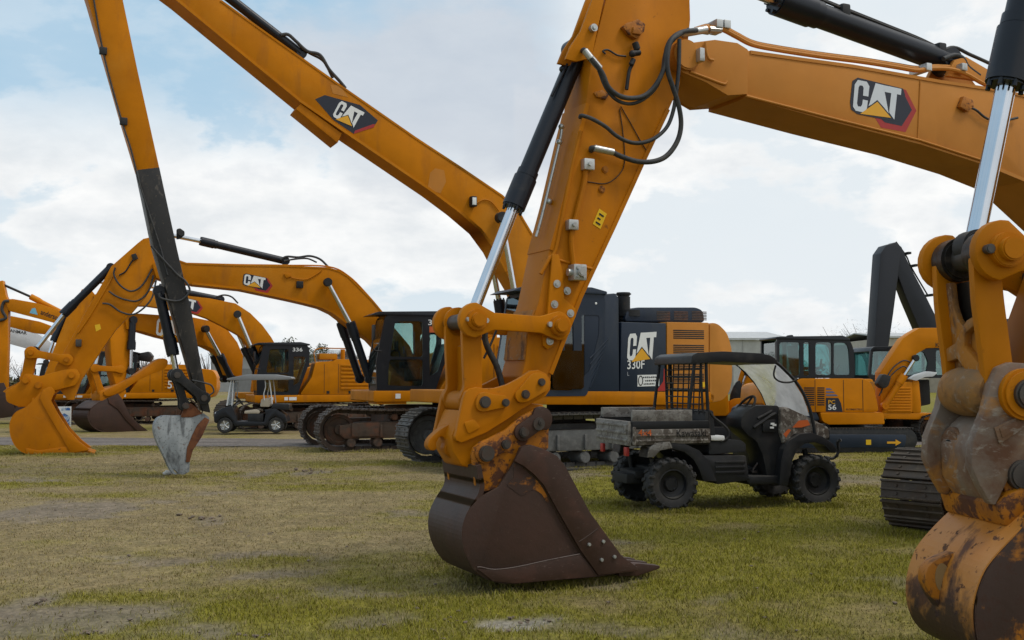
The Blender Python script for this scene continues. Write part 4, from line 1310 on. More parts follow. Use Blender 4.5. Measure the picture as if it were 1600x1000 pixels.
    for i, q in enumerate(H):
        t = (H[min(i + 1, len(H) - 1)] - H[max(i - 1, 0)]).normalized(); n = Vector((-t.y, t.x))
        if n.dot(cen - q) > 0: n = -n
        out.append(q + n * .008)
    for i in range(len(H) - 1):
        m.prism([(a.x, a.y) for a in (H[i], H[i + 1], out[i + 1], out[i])], -.28, V - .012)
    bmesh.ops.remove_doubles(m.bm, verts=m.bm.verts[:], dist=.0004)
    m.build('back_skin', YELBK, bk, ang=50)
    m = MB()
    m.prism(r.T([(1598, 827), (1625, 800), (1648, 790), (1660, 830), (1620, 850)], V), -.275, V - .015, .01)
    m.prism(r.T([(1560, 790), (1580, 770), (1600, 760), (1640, 760), (1640, 800), (1600, 826), (1570, 822)], .3), -.3, .3, .02)
    m.build('top_section', YELR, bk)
    # curved lifting lug on the back
    m = MB()
    rib = [(1546, 836), (1518, 848), (1490, 860), (1462, 870), (1444, 884), (1440, 906), (1450, 930), (1464, 950), (1474, 975), (1482, 1000), (1506, 1000), (1512, 940), (1526, 885), (1556, 850)]
    m.prism(smooth2(r.T(rib, .05), 2), .0, .09, .012)
    m.build('lifting_lug', RUSTY, bk)
    m = MB()
    u, w = r.L(1466, 900, .05)
    m.prism([(u + .036 * math.cos(a * .3142), w + .07 * math.sin(a * .3142)) for a in range(20)], .088, .094)
    m.build('lug_eye', DUSTM, bk)
    m = MB()
    ear = r.T([(1570, 770), (1560, 735), (1562, 715), (1575, 702), (1600, 698), (1640, 720), (1650, 770), (1640, 840), (1600, 822)], .24)
    for a in (.20, -.24): m.prism(ear, a, a + .05, .012)
    m.build('bucket_ear', YELR, bk)
    m = MB(); u, w = r.L(1594, 742, .25); m.cyl((u, -.3, w), (u, .3, w), .075, seg=24, bev=.012); m.build('pin', STEEL, bk)
DUSTM = mat('dried_mud', (0.25, 0.155, 0.065), 0.9)
build_B()

# ================================================================== machine 3: long-reach excavator with navy engine cover
RF = Rig(1.3, 21.6, math.pi + R(24))
exF = thing('excavator', 'long-reach excavator marked 330F, navy engine cover, black-tipped arm and small grey bucket', 'excavator', RF)

def build_F():
    r, p = RF, exF
    undercarriage(p, mats=(TRKG, FRMG), ox=.65, L=5.1, gauge=1.28, W=.75, H=1.02)
    NV = 1.42
    def sl(pts, v0, v1, name, m, bev=.03, par=None, rad=0):
        q = r.T(pts, NV)
        if rad: q = rounded(q, rad, 4)
        k = MB(); k.prism(q, v0, v1, bev); return k.build(name, m, par or p)
    dk = sl([(722, 610), (1110, 612), (1118, 618), (1116, 628), (1080, 633), (722, 632)], -1.4, NV, 'deck_frame', YEL, rad=.03)
    sl([(1004, 634), (1116, 629), (1112, 640), (1004, 641)], -1.3, NV - .1, 'belly_plate', YEL, par=dk)
    # navy cover with lettering
    cv = sl([(971, 503), (1041, 505), (1041, 612), (969, 612)], -1.35, NV, 'engine_cover', NAVY, .025)
    f = affine(r, NV, (979, 561), (1026, 559), (979, 523))
    g = lambda x, y, dv=0: f((x - .03) / .74, (y - .28) / .66, dv)
    logo(lambda x, y, dv=0: g(x, y, dv + .002), cv, full=False, name='logo')
    text('330F', affine(r, NV, (980, 577), (1007, 576), (980, 563)), WHT, cv, 'model_lettering')
    text('L', affine(r, NV, (980, 587), (983, 587), (980, 581)), GREYV, cv, 'model_lettering')
    m = MB(); f = affine(r, NV, (996, 604), (1030, 603), (996, 586))
    m.poly([f(0, 0, .003), f(1, 0, .003), f(1, 1, .003), f(0, 1, .003)]); stc = m.build('dealer_sticker', WHT, cv)
    m = MB()
    for k, (a, b, c) in enumerate(((.25, .9, .72), (.35, .95, .42), (.28, .8, .14))):
        for j in range(7):
            x0 = a + (b - a) * j / 7
            m.poly([f(x0, c, .005), f(x0 + (b - a) / 10, c, .005), f(x0 + (b - a) / 10, c + .13 * (1 if j % 3 else .7), .005), f(x0, c + .13, .005)])
    m.build('sticker_print', BLKV, stc)
    m = MB()
    for k in range(10):
        a0, a1 = k * .6283, (k + 1) * .6283
        m.poly([f(.14 + .08 * math.cos(a0), .5 + .36 * math.sin(a0), .005), f(.14 + .08 * math.cos(a1), .5 + .36 * math.sin(a1), .005), f(.14 + .12 * math.cos(a1), .5 + .46 * math.sin(a1), .005), f(.14 + .12 * math.cos(a0), .5 + .46 * math.sin(a0), .005)])
    m.build('sticker_emblem', BLKV, stc)
    m = MB(); f = affine(r, NV, (1022, 611), (1041, 611), (1022, 560))
    m.poly([f(0, .0, .003), f(.95, 0, .003), f(.95, .62, .003), f(.8, .7, .003), f(.75, .3, .003), f(.3, .06, .003)])
    m.build('red_stripe', REDV, cv)
    # orange rear panel with vents
    rp = sl([(1042, 503), (1108, 504), (1108, 612), (1042, 612)], -1.35, NV, 'rear_panel', TAN, .025)
    for (y0, y1) in ((515, 529), (538, 552), (561, 576), (583, 596)):
        a = r.L(1052, y1, NV); b = r.L(1100, y0, NV)
        louvres(b[0], a[0], a[1], b[1], NV, 5, rp, BLKM, 'vent_grille')
    m = MB(); a = r.L(1093, 605, NV); b = r.L(1105, 597, NV); m.box((b[0], NV, a[1]), (a[0], NV + .004, b[1])); m.build('warning_sticker', YELS, rp)
    cw = sl([(1109, 504), (1122, 505), (1137, 520), (1144, 545), (1145, 590), (1141, 612), (1130, 626), (1109, 630)], -1.38, NV, 'counterweight', TAN, .14, rad=.1)
    text('638', affine(r, NV, (1128, 596), (1143, 595), (1128, 586)), BLKV, cw, 'unit_number', dv=-.012)
    hd = sl([(986, 501), (990, 484), (1004, 479), (1100, 479), (1110, 484), (1113, 503)], -.9, NV - .25, 'engine_hood', NAVY, .06, rad=.08)
    for x0, x1 in ((1026, 1047), (1053, 1075), (1081, 1104)):
        a = r.L(x0, 500, NV - .25); b = r.L(x1, 486, NV - .25)
        louvres(b[0], a[0], a[1], b[1], NV - .25, 6, hd, FRM, 'vent_grille')
    m = MB()
    a = r.P3(980, 503, .9); b = r.P3(980, 487, .9); c = r.P3(974, 487, 1.0); d = r.P3(974, 462, 1.0)
    m.cyl(a, b, .28, .24, seg=22, bev=.04); m.cyl(a + Vector((0, 0, .1)), b + Vector((0, 0, .02)), .30, seg=22)
    m.cyl(c, d, .13, seg=20, bev=.02); m.cyl(d, d + Vector((0, 0, .06)), .15, seg=20, bev=.02)
    m.build('air_precleaner', BLKM, p)
    # tall navy box behind the cab
    bx = sl([(913, 462), (962, 458), (967, 466), (968, 612), (913, 612)], .1, NV, 'side_compartment', NAVY, .03)
    m = MB()
    for k in range(6):
        q0 = r.P3(922, 560 + k * 9, NV + .004); q1 = r.P3(950 - k * 3, 530 + k * 9 + 0, NV + .004)
        q2 = r.P3(956, 575 + k * 6, NV + .004)
        m.tube([q0, q1], .012, seg=6, n=1)
    m.build('step_rib', NAVY, bx)
    m = MB(); k = r.P3(931, 474, NV); m.ball(k, .035, sc=(1, .4, 1)); m.build('badge', WHT, bx)
    # cab
    u0 = r.L(946, 560, NV)[0]; u1 = r.L(812, 560, NV)[0]
    cab(p, near=NV - .02, far=.45, x0=u0 + .0, x1=u1, z0=1.30, z1=3.2, glass=GLSD, skin=NAVY)
    m = MB()
    q0 = r.L(862, 608, NV); q1 = r.L(911, 548, NV)
    m.prism(rrect(q1[0], q0[1], q0[0], q1[1], .06), NV + .03, NV + .036)
    m.build('door_panel', GLSD, p)
    # --- boom
    BV = .26
    top = [(170, -70), (215, -92), (262, -58), (345, 0), (440, 68), (535, 135), (650, 215), (720, 261), (785, 305), (812, 332), (832, 366), (846, 430), (862, 500), (880, 560), (872, 592), (850, 592)]
    bot = [(836, 560), (820, 490), (806, 452), (790, 425), (772, 390), (750, 360), (715, 330), (675, 300), (550, 215), (470, 160), (372, 80), (275, 0), (215, -45), (160, -52)]
    m = MB(); m.prism(r.T(top + bot, BV), -BV, BV, .012)
    bo = m.build('boom', YEL, p)
    flange(r, bot[3:13], BV, top + bot, bo, YEL, .04, .014)
    flange(r, top[3:11], BV, top + bot, bo, YEL, .03, .010)
    m = MB()
    bb = r.T([(463, 170), (470, 161), (535, 208), (528, 223)], BV)
    m.prism(bb, -BV, BV - .02, .01)
    m.build('underside_bracket', YELW, bo)
    dz = lambda x, y: (100 + x / 2, y / 2)
    m = MB()
    P = [r.P3(*dz(x, y), BV + .004) for x, y in ((785, 310), (815, 297), (925, 328), (981, 376), (968, 396), (905, 418), (842, 375))]
    m.poly(P); m.mi = 1
    m.poly([r.P3(*dz(x, y), BV + .007) for x, y in ((905, 418), (910, 408), (966, 388), (972, 388), (968, 398))])
    m.build('decal_badge', [NAVV, REDV], bo)
    f = affine(r, BV, dz(838, 360), dz(918, 403), dz(858, 313))
    g = lambda x, y, dv=0: f((x - .03) / .74, (y - .28) / .66, dv)
    logo(lambda x, y, dv=0: g(x, y, dv + .008), bo, full=False, name='logo')
    m = MB(); m.poly([r.P3(x, y, BV + .003) for x, y in ((672, 270), (680, 263), (694, 266), (697, 284), (688, 302), (668, 296))]); m.build('bare_patch', TAN, bo)
    m = MB(); m.poly([r.P3(x, y, BV + .003) for x, y in ((516, 132), (532, 134), (544, 152), (520, 146))]); m.build('bare_patch', TAN, bo)
    m = MB(); k = r.P3(737, 316, BV); m.box((k.x - .06, BV, k.z - .1), (k.x + .06, BV + .14, k.z + .1), .03); m.mi = 1; m.box((k.x - .04, BV + .13, k.z - .07), (k.x + .04, BV + .145, k.z + .07), .01)
    m.build('work_lamp', [BLKM, WHT], bo)
    hose([r.P3(x, y, BV + .02) for x, y in ((744, 318), (756, 312), (768, 316), (780, 330))], .012, bo, m=YELW)
    m = MB()
    for v in (.16, .05, -.1): m.tube([r.P3(x, y + 3, v) for x, y in ((545, 140), (600, 180), (650, 214), (720, 260), (785, 304), (812, 330))], .018)
    m.build('pipe', YEL, bo)
    ram(r, p, 0, (470, 84), (352, -8), (200, -120), .085, .05, 'stick_cylinder', collar=False)
    hose([r.P3(x, y, .1) for x, y in ((438, 55), (450, 54), (462, 64), (480, 80), (500, 86), (514, 108), (530, 126), (540, 138))], .032, bo)
    hose([r.P3(x, y, -.02) for x, y in ((446, 62), (462, 72), (486, 84), (506, 96), (520, 122))], .028, bo)
    for v, a, b, c in ((.42, (836, 600), (806, 470), (783, 340)), (-.42, (800, 600), (780, 470), (758, 352))):
        ram(r, p, v, a, b, c, .095, .055, 'boom_cylinder')
    # hoses and swivel fittings at the boom foot
    for k in range(4):
        hose([r.P3(x, y, .1 + .05 * k) for x, y in ((840 + 2 * k, 470), (818 - 3 * k, 462 + 3 * k), (800, 486 + 4 * k), (806 - 3 * k, 520), (822, 560))], .024, bo)
    # --- arm
    AV = .2
    upper = [(110, -95), (140, -110), (170, -100), (184, -60), (192, 0), (215, 110), (249, 262), (215, 266), (192, 190), (165, 95), (137, 0), (118, -60)]
    lower = [(215, 265), (249, 261), (277, 390), (300, 490), (318, 590), (329, 645), (317, 642), (300, 590), (268, 480), (240, 385)]
    m = MB(); m.prism(r.T(upper, AV), -AV, AV, .012); m.mi = 1; m.prism(r.T(lower, AV), -AV, AV, .012)
    am = m.build('arm', [YEL, BLKW], p)
    hose([r.P3(x, y, AV + .02) for x, y in ((140, -40), (150, 20), (161, 80), (176, 140), (192, 195), (205, 235), (216, 280), (232, 330), (250, 385), (262, 430))], .014, am)
    hose([r.P3(x, y, AV + .04) for x, y in ((236, 384), (250, 400), (276, 428), (290, 440), (296, 455), (280, 470), (252, 466), (248, 458))], .018, am)
    m = MB()
    for q in ((161, 80), (193, 190)):
        k = r.P3(*q, AV); m.box((k.x - .06, AV - .02, k.z - .06), (k.x + .06, AV + .05, k.z + .06), .01)
    m.build('pipe_clamp', BLKM, am)
    m = MB(); m.prism(r.T([(276, 358), (281, 357), (288, 362), (288, 368), (282, 373), (276, 374)], 0), -.06, .06, .02)
    u, w = r.L(282, 365, 0); m.cyl((u, -.1, w), (u, .1, w), .05, seg=16)
    m.build('cylinder_lug', BLKM, am)
    # bucket linkage at the lower end
    ram(r, p, .0, (248, 455), (270, 552), (276, 585), .085, .05, 'bucket_cylinder')
    A = r.L(277, 586, .24); B = r.L(319, 622, .24); C = r.L(290, 634, .2)
    for v0 in (.18, -.24):
        m = MB(); m.prism(dog(A, B, .11, .11, .07), v0, v0 + .06, .01); m.build('idler_link', BLKM, p)
    for v0 in (.1, -.16):
        m = MB(); m.prism(dog(A, C, .1, .09, .06), v0, v0 + .06, .01); m.build('power_link', BLKM, p)
    m = MB()
    for q in (A, B, C): m.cyl((q[0], -.27, q[1]), (q[0], .27, q[1]), .055, seg=16, bev=.01)
    m.build('pin', STEEL, p)
    hose([r.P3(x, y, .3) for x, y in ((300, 594), (318, 598), (330, 602), (334, 612), (326, 618))], .014, p)
    V = .16
    side = [(254, 650), (293, 649), (319, 646), (327, 652), (327, 659), (316, 680), (300, 703), (297, 715), (296, 737), (284, 744), (268, 730), (252, 697), (243, 672), (246, 657)]
    shell = [(285, 746), (270, 740), (256, 712), (244, 686), (241, 668), (246, 655), (256, 650), (275, 650), (295, 650)]
    bk = build_bucket(r, p, V, side, shell, ((284, 744), (290, 746)), (GALV, GALV), teeth=0, vf=-.16)
    m = MB()
    m.prism(r.T([(320, 652), (327, 656), (316, 681), (301, 704), (296, 722), (290, 722), (292, 700), (300, 680), (308, 664)], V), V, V + .02, .006)
    m.build('rusty_edge', RUSTO, bk)
    m = MB()
    e = r.T([(288, 636), (298, 630), (306, 636), (316, 646), (300, 652), (282, 652)], .15)
    for a in (.12, -.17): m.prism(e, a, a + .05, .01)
    m.build('bucket_ear', RUSTO, bk)
BLKW = mat('arm_black_worn', (0.016, 0.0155, 0.0155), 0.5, layers=[
    (2.0, .5, .7, (.05, .044, .038), .75, (1, 1, .5), .8), (9.0, .58, .66, (.11, .095, .08), .8, (1, 1, .4), .7), (20.0, .62, .68, (.14, .11, .07), .8, None, .6)], bump=(25, .2, .005))
build_F()

# ================================================================== machine 4: excavator with orange dealer sticker on the cab
RG = Rig(-1.35, 27.2, math.pi + R(19))
exG = thing('excavator', 'middle-distance amber excavator whose black cab is numbered 330 above an orange sticker', 'excavator', RG)
GX['m'] = Matrix.Translation((.42, 0, 0)); house_new(exG, num='330', dealer=True); GX['m'] = None
undercarriage(exG, ox=1.1, L=5.1, W=.7)

def arm_set(r, p, boom, stick, v, paint=YEL, bv=.3, sv=.2):
    m = MB(); m.prism(r.T(boom, v + bv), v - bv, v + bv, .012); b = m.build('boom', paint, p)
    m = MB(); m.prism(r.T(stick, v + sv), v - sv, v + sv, .012); s = m.build('stick', paint, p)
    return b, s

def build_G():
    r, p = RG, exG
    boom = [(238, 412), (252, 404), (275, 405), (292, 411), (370, 414), (444, 415), (513, 418), (530, 423), (545, 432), (560, 447), (575, 462), (590, 478), (602, 495), (640, 540), (655, 575), (645, 598), (622, 585), (600, 556),
            (577, 531), (558, 518), (540, 504), (520, 489), (501, 480), (478, 474), (452, 468), (376, 452), (300, 444), (262, 440), (244, 434)]
    stick = [(233, 371), (224, 373), (215, 380), (174, 416), (158, 446), (139, 478), (122, 510), (105, 541), (86, 575), (84, 590), (96, 612), (106, 625), (115, 625), (127, 594), (150, 560), (180, 516), (205, 490), (228, 463), (246, 432), (250, 410), (245, 385)]
    bo, so = arm_set(r, p, boom, stick, 0)
    flange(r, boom[19:27], .3, boom, bo, YEL, .04, .014)
    flange(r, boom[2:13], .3, boom, bo, YEL, .03, .010)
    f = affine(r, .3, (379, 450), (426, 460), (379, 427))
    logo(lambda x, y, dv=0: f(x, y + .02, dv + .003), bo)
    hose([r.P3(x, y, .32) for x, y in ((448, 431), (465, 436), (480, 436), (495, 428), (503, 422))], .012, bo, m=YELW)
    m = MB(); k = r.P3(468, 445, .3); m.box((k.x - .08, .3, k.z - .08), (k.x + .08, .38, k.z + .08), .02); m.build('work_lamp', BLKM, bo)
    m = MB(); m.prism(r.T([(443, 428), (450, 426), (455, 432), (447, 435)], .3), .3, .34, .01); m.build('lamp_bracket', YELW, bo)
    m = MB()
    for v in (.18, .06, -.08): m.tube([r.P3(x, y + 1.5, v) for x, y in ((292, 410), (370, 412), (444, 413), (513, 415), (545, 430), (575, 460), (602, 492))], .018)
    m.build('pipe', YEL, bo)
    sc = ram(r, p, 0, (446, 408), (315, 377), (240, 362), .085, .05, 'stick_cylinder')
    hose([r.P3(x, y, .08) for x, y in ((438, 406), (448, 401), (466, 402), (484, 400), (500, 405), (512, 416))], .026, bo)
    hose([r.P3(x, y, .16) for x, y in ((444, 408), (460, 405), (480, 404), (495, 410))], .02, bo)
    for v, a, b, c in ((.44, (577, 592), (548, 506), (512, 441)), (-.44, (562, 592), (533, 506), (500, 446))):
        ram(r, p, v, a, b, c, .095, .055, 'boom_cylinder', eye=.1)
    ram(r, p, 0, (173, 418), (100, 490), (55, 548), .085, .05, 'bucket_cylinder')
    LV = .28
    A0, A1, C0 = r.L(48, 551, LV), r.L(104, 562, LV), r.L(40, 592, LV)
    for v0 in (LV - .06, -LV):
        m = MB(); m.prism(dog(A0, A1, .13, .13, .08), v0, v0 + .06, .01); m.build('idler_link', YEL, p)
    for v0 in (.14, -.2):
        m = MB(); m.prism(dog(A0, C0, .14, .13, .11), v0, v0 + .06, .01); m.build('power_link', YEL, p)
    m = MB()
    for q in (A0, A1, C0): m.cyl((q[0], -.33, q[1]), (q[0], .33, q[1]), .06, seg=18, bev=.01)
    m.build('pin', YELW, p)
    CV = .3
    m = MB()
    pl = rounded(r.T([(8, 612), (30, 598), (40, 583), (62, 588), (98, 578), (120, 576), (126, 588), (118, 602), (78, 612), (62, 634), (30, 636), (10, 628)], CV), .05, 2)
    for v0 in (CV - .06, -CV): m.prism(pl, v0, v0 + .06, .01)
    m.prism(r.T([(18, 618), (60, 604), (110, 590), (100, 606), (60, 634), (30, 636)], 0), -CV + .05, CV - .05)
    co = m.build('coupler', YEL, p)
    m = MB()
    for q in ((40, 594), (60, 602), (112, 586)):
        u, w = r.L(*q, CV); m.cyl((u, CV, w), (u, CV + .07, w), .075, seg=16, bev=.01)
    m.build('pin_head', YELW, co)
    m = MB(); m.prism(r.T([(4, 612), (12, 606), (46, 588), (50, 592), (14, 616)], .1), -.1, .1, .01); m.build('guard_bar', YEL, co)
    V = .48
    side = [(67, 609), (78, 604), (84, 612), (78, 626), (88, 645), (105, 672), (122, 690), (139, 702), (126, 709), (70, 710), (42, 709), (26, 700), (18, 684), (16, 662), (24, 646), (40, 637), (55, 622)]
    shell = [(132, 709), (70, 711), (44, 710), (27, 701), (17, 684), (15, 662), (23, 645), (38, 637), (48, 630), (50, 622)]
    cheek = [(67, 609), (80, 604), (86, 612), (80, 626), (90, 645), (107, 672), (124, 690), (141, 703), (110, 708), (95, 680), (80, 655), (68, 634), (62, 622)]
    bk = build_bucket(r, p, V, side, shell, ((132, 706), (148, 708)), (YELW, YELW), teeth=5, cheek=cheek, wear=[(40, 700), (60, 704), (104, 698), (110, 708), (70, 710), (42, 709)])
    # hoses over the stick
    for l in (((180, 418), (178, 430), (188, 446), (205, 455), (222, 446), (238, 420)), ((170, 455), (180, 462), (195, 468), (215, 470), (232, 455), (240, 430)), ((160, 474), (172, 476), (190, 488), (212, 490), (236, 468), (244, 438))):
        hose([r.P3(x, y, .26) for x, y in l], .02, so)
    m = MB()
    m.tube([r.P3(x, y, .22) for x, y in ((212, 400), (205, 410), (196, 424), (186, 430))], .016)
    m.prism(r.T([(205, 398), (212, 396), (216, 404), (208, 408)], .2), .2, .25, .008)
    m.build('grease_manifold', BLKM, so)
    m = MB()
    k = r.P3(123, 536, .2); m.box((k.x - .06, .2, k.z - .08), (k.x + .06, .3, k.z + .08), .01); m.build('shutoff_valve', STEEL, so)
    m = MB()
    m.tube([r.P3(x, y, .22) for x, y in ((176, 432), (160, 460), (140, 494), (122, 520))], .018); m.build('pipe', YEL, so)
    m = MB(); m.poly([r.P3(x, y, .203) for x, y in ((148, 508), (156, 506), (158, 514), (150, 518))]); m.build('warning_sticker', YELS, so)
build_G()

# ================================================================== machines 5 and 6 behind it
RC = Rig(-7.0, 40.0, math.pi + R(20))
exC = thing('excavator', 'distant amber excavator numbered 336 directly behind the golf cart', 'excavator', RC)
GX['m'] = Matrix.Translation((.5, 0, -.12)); house_new(exC, num='336'); GX['m'] = None
undercarriage(exC, L=5.2, ox=.4, detail=False)
def build_C():
    r, p = RC, exC
    boom = [(146, 462), (160, 452), (229, 453), (300, 463), (327, 466), (368, 474), (391, 489), (410, 508), (424, 527), (440, 556), (436, 590), (415, 580),
            (387, 541), (380, 530), (372, 523), (349, 510), (323, 497), (300, 489), (229, 478), (150, 476)]
    stick = [(140, 450), (128, 452), (108, 486), (90, 530), (68, 590), (54, 618), (66, 626), (86, 600), (122, 540), (150, 490), (150, 462)]
    bo, so = arm_set(r, p, boom, stick, 0, bv=.3, sv=.24)
    f = affine(r, .3, (272, 482), (317, 493), (272, 461))
    logo(lambda x, y, dv=0: f(x, y, dv + .003), bo)
    ram(r, p, 0, (345, 468), (250, 449), (150, 440), .11, .06, 'stick_cylinder')
    hose([r.P3(x, y, .1) for x, y in ((338, 464), (350, 461), (362, 464), (372, 474))], .03, bo)
    for v, a, b, c in ((.5, (410, 582), (393, 544), (371, 491)), (-.5, (400, 582), (382, 544), (360, 494))):
        ram(r, p, v, a, b, c, .12, .07, 'boom_cylinder', eye=.13)
    ram(r, p, 0, (104, 490), (84, 532), (72, 566), .1, .05, 'bucket_cylinder')
    side = [(44, 606), (66, 600), (72, 620), (80, 650), (92, 668), (50, 674), (28, 664), (24, 640)]
    build_bucket(r, p, .45, side, [(88, 670), (50, 675), (28, 665), (23, 642), (32, 620)], ((88, 669), (98, 670)), (RUST, RUSTW), teeth=3)
build_C()
RD = Rig(-8.6, 43.0, math.pi + R(47))
exD = thing('excavator', 'distant amber excavator with raised thumb above a plain brown bucket, behind the grey bucket', 'excavator', RD)
GX['m'] = Matrix.Diagonal((.9, .9, .95, 1)); house_new(exD, grab=False); GX['m'] = None
undercarriage(exD, detail=False)
def build_D():
    r, p = RD, exD
    boom = [(196, 500), (204, 490), (220, 490), (303, 496), (337, 503), (355, 514), (371, 535), (380, 556), (378, 590), (362, 586), (350, 556), (342, 550), (324, 541), (280, 533), (254, 527), (220, 517), (198, 514)]
    stick = [(206, 488), (184, 490), (176, 498), (172, 510), (173, 545), (176, 583), (182, 604), (194, 604), (200, 575), (208, 540), (212, 510)]
    bo, so = arm_set(r, p, boom, stick, 0, bv=.3, sv=.22)
    f = affine(r, .3, (243, 522), (285, 528), (243, 498))
    g = lambda x, y, dv=0: f((x - .03) / .74, (y - .28) / .66, dv)
    logo(lambda x, y, dv=0: g(x, y, dv + .004), bo, full=False)
    for v, a, b, c in ((.5, (362, 592), (344, 556), (321, 514)), (-.5, (350, 592), (334, 556), (312, 517))):
        ram(r, p, v, a, b, c, .12, .07, 'boom_cylinder', eye=.13)
    ram(r, p, 0, (167, 505), (157, 532), (149, 574), .11, .065, 'bucket_cylinder')
    ram(r, p, .3, (207, 500), (205, 545), (204, 580), .12, .06, 'thumb_cylinder')
    A0, A1, C0 = r.L(148, 575, .3), r.L(190, 577, .3), r.L(160, 612, .3)
    for v0 in (.24, -.3):
        m = MB(); m.prism(dog(A0, A1, .14, .14, .09), v0, v0 + .06, .01); m.build('idler_link', YELW, p)
        m = MB(); m.prism(dog(A0, C0, .14, .14, .11), v0 * .7, v0 * .7 + .06, .01); m.build('power_link', YELW, p)
    m = MB(); m.prism(rounded(r.T([(155, 612), (176, 604), (194, 600), (198, 612), (188, 632), (164, 638), (156, 628)], .3), .08, 2), -.3, .3, .03); m.build('coupler', YELW, p)
    th = smooth2(r.T([(162, 612), (180, 602), (208, 588), (232, 572), (246, 562), (258, 560), (263, 566), (257, 577), (238, 584), (212, 597), (190, 612), (168, 620)], .35), 2)
    m = MB(); m.prism(th, .1, .35, .03); m.build('bucket_thumb', YELW, p)
    side = [(168, 622), (184, 616), (190, 624), (201, 650), (214, 662), (229, 672), (212, 676), (168, 675), (146, 667), (138, 653), (141, 640), (154, 630)]
    shell = [(222, 675), (168, 676), (146, 668), (137, 653), (140, 640), (152, 630), (160, 626)]
    cheek = [(168, 622), (184, 615), (191, 624), (203, 650), (216, 662), (231, 673), (214, 674), (196, 656), (184, 640), (170, 630)]
    build_bucket(r, p, .55, side, shell, ((222, 674), (240, 675)), (RUST, RUSTW), teeth=4, cheek=cheek)
build_D()
# ================================================================== camouflage utility vehicle
gx, gy = on_ground(1050, 797)
UA = R(15)
RU = Rig(gx - math.sin(UA) * .58, gy + math.cos(UA) * .58, UA)
utv = thing('utility_vehicle', 'black and camouflage open utility vehicle with cargo bed parked on the grass', 'utility vehicle', RU)

def knobby_wheel(p, x, y, z, r, w, sgn, rim=None, lugs=18):
    m = MB()
    h = w / 2
    m.lathe([(r * .55, -h * .8), (r * .62, -h * .95), (r * .86, -h), (r * .95, -h * .8), (r * .97, 0), (r * .95, h * .8), (r * .86, h), (r * .62, h * .95), (r * .55, h * .8), (r * .5, 0)], (x, y, z), 44)
    for k in range(lugs):
        a = 2 * math.pi * k / lugs
        for s in (-1, 1):
            b = a + (math.pi / lugs if s > 0 else 0)
            M = Matrix.Translation((x, y, z)) @ Matrix.Rotation(-b, 4, 'Y') @ Matrix.Translation((r * .965, s * h * .52, 0)) @ Matrix.Rotation(.35 * s, 4, 'X')
            m.box((-.012, -h * .42, -r * .075), (r * .04, h * .42, r * .075), .006, M, 1)
            M = Matrix.Translation((x, y, z)) @ Matrix.Rotation(-b, 4, 'Y') @ Matrix.Translation((r * .88, s * h * .97, 0))
            m.box((-r * .07, -.012, -r * .05), (r * .09, .012, r * .05), .005, M, 1)
    w_ = m.build('wheel', RUB, p)
    m = MB()
    f = sgn * h
    m.lathe([(r * .56, -h * .7), (r * .58, f * .86), (r * .53, f * .88), (r * .50, f * .4), (r * .30, f * .25), (r * .24, f * .5), (.001, f * .52), (.001, -h * .6)] if sgn > 0 else
            [(r * .56, h * .7), (r * .58, f * .86), (r * .53, f * .88), (r * .50, f * .4), (r * .30, f * .25), (r * .24, f * .5), (.001, f * .52), (.001, h * .6)], (x, y, z), 32)
    for k in range(4):
        a = k * math.pi / 2 + .5
        m.cyl((x + r * .2 * math.cos(a), y + f * .3, z + r * .2 * math.sin(a)), (x + r * .2 * math.cos(a), y + f * .62, z + r * .2 * math.sin(a)), .012, seg=8)
    m.build('rim', rim or PLAS, w_)
    return w_

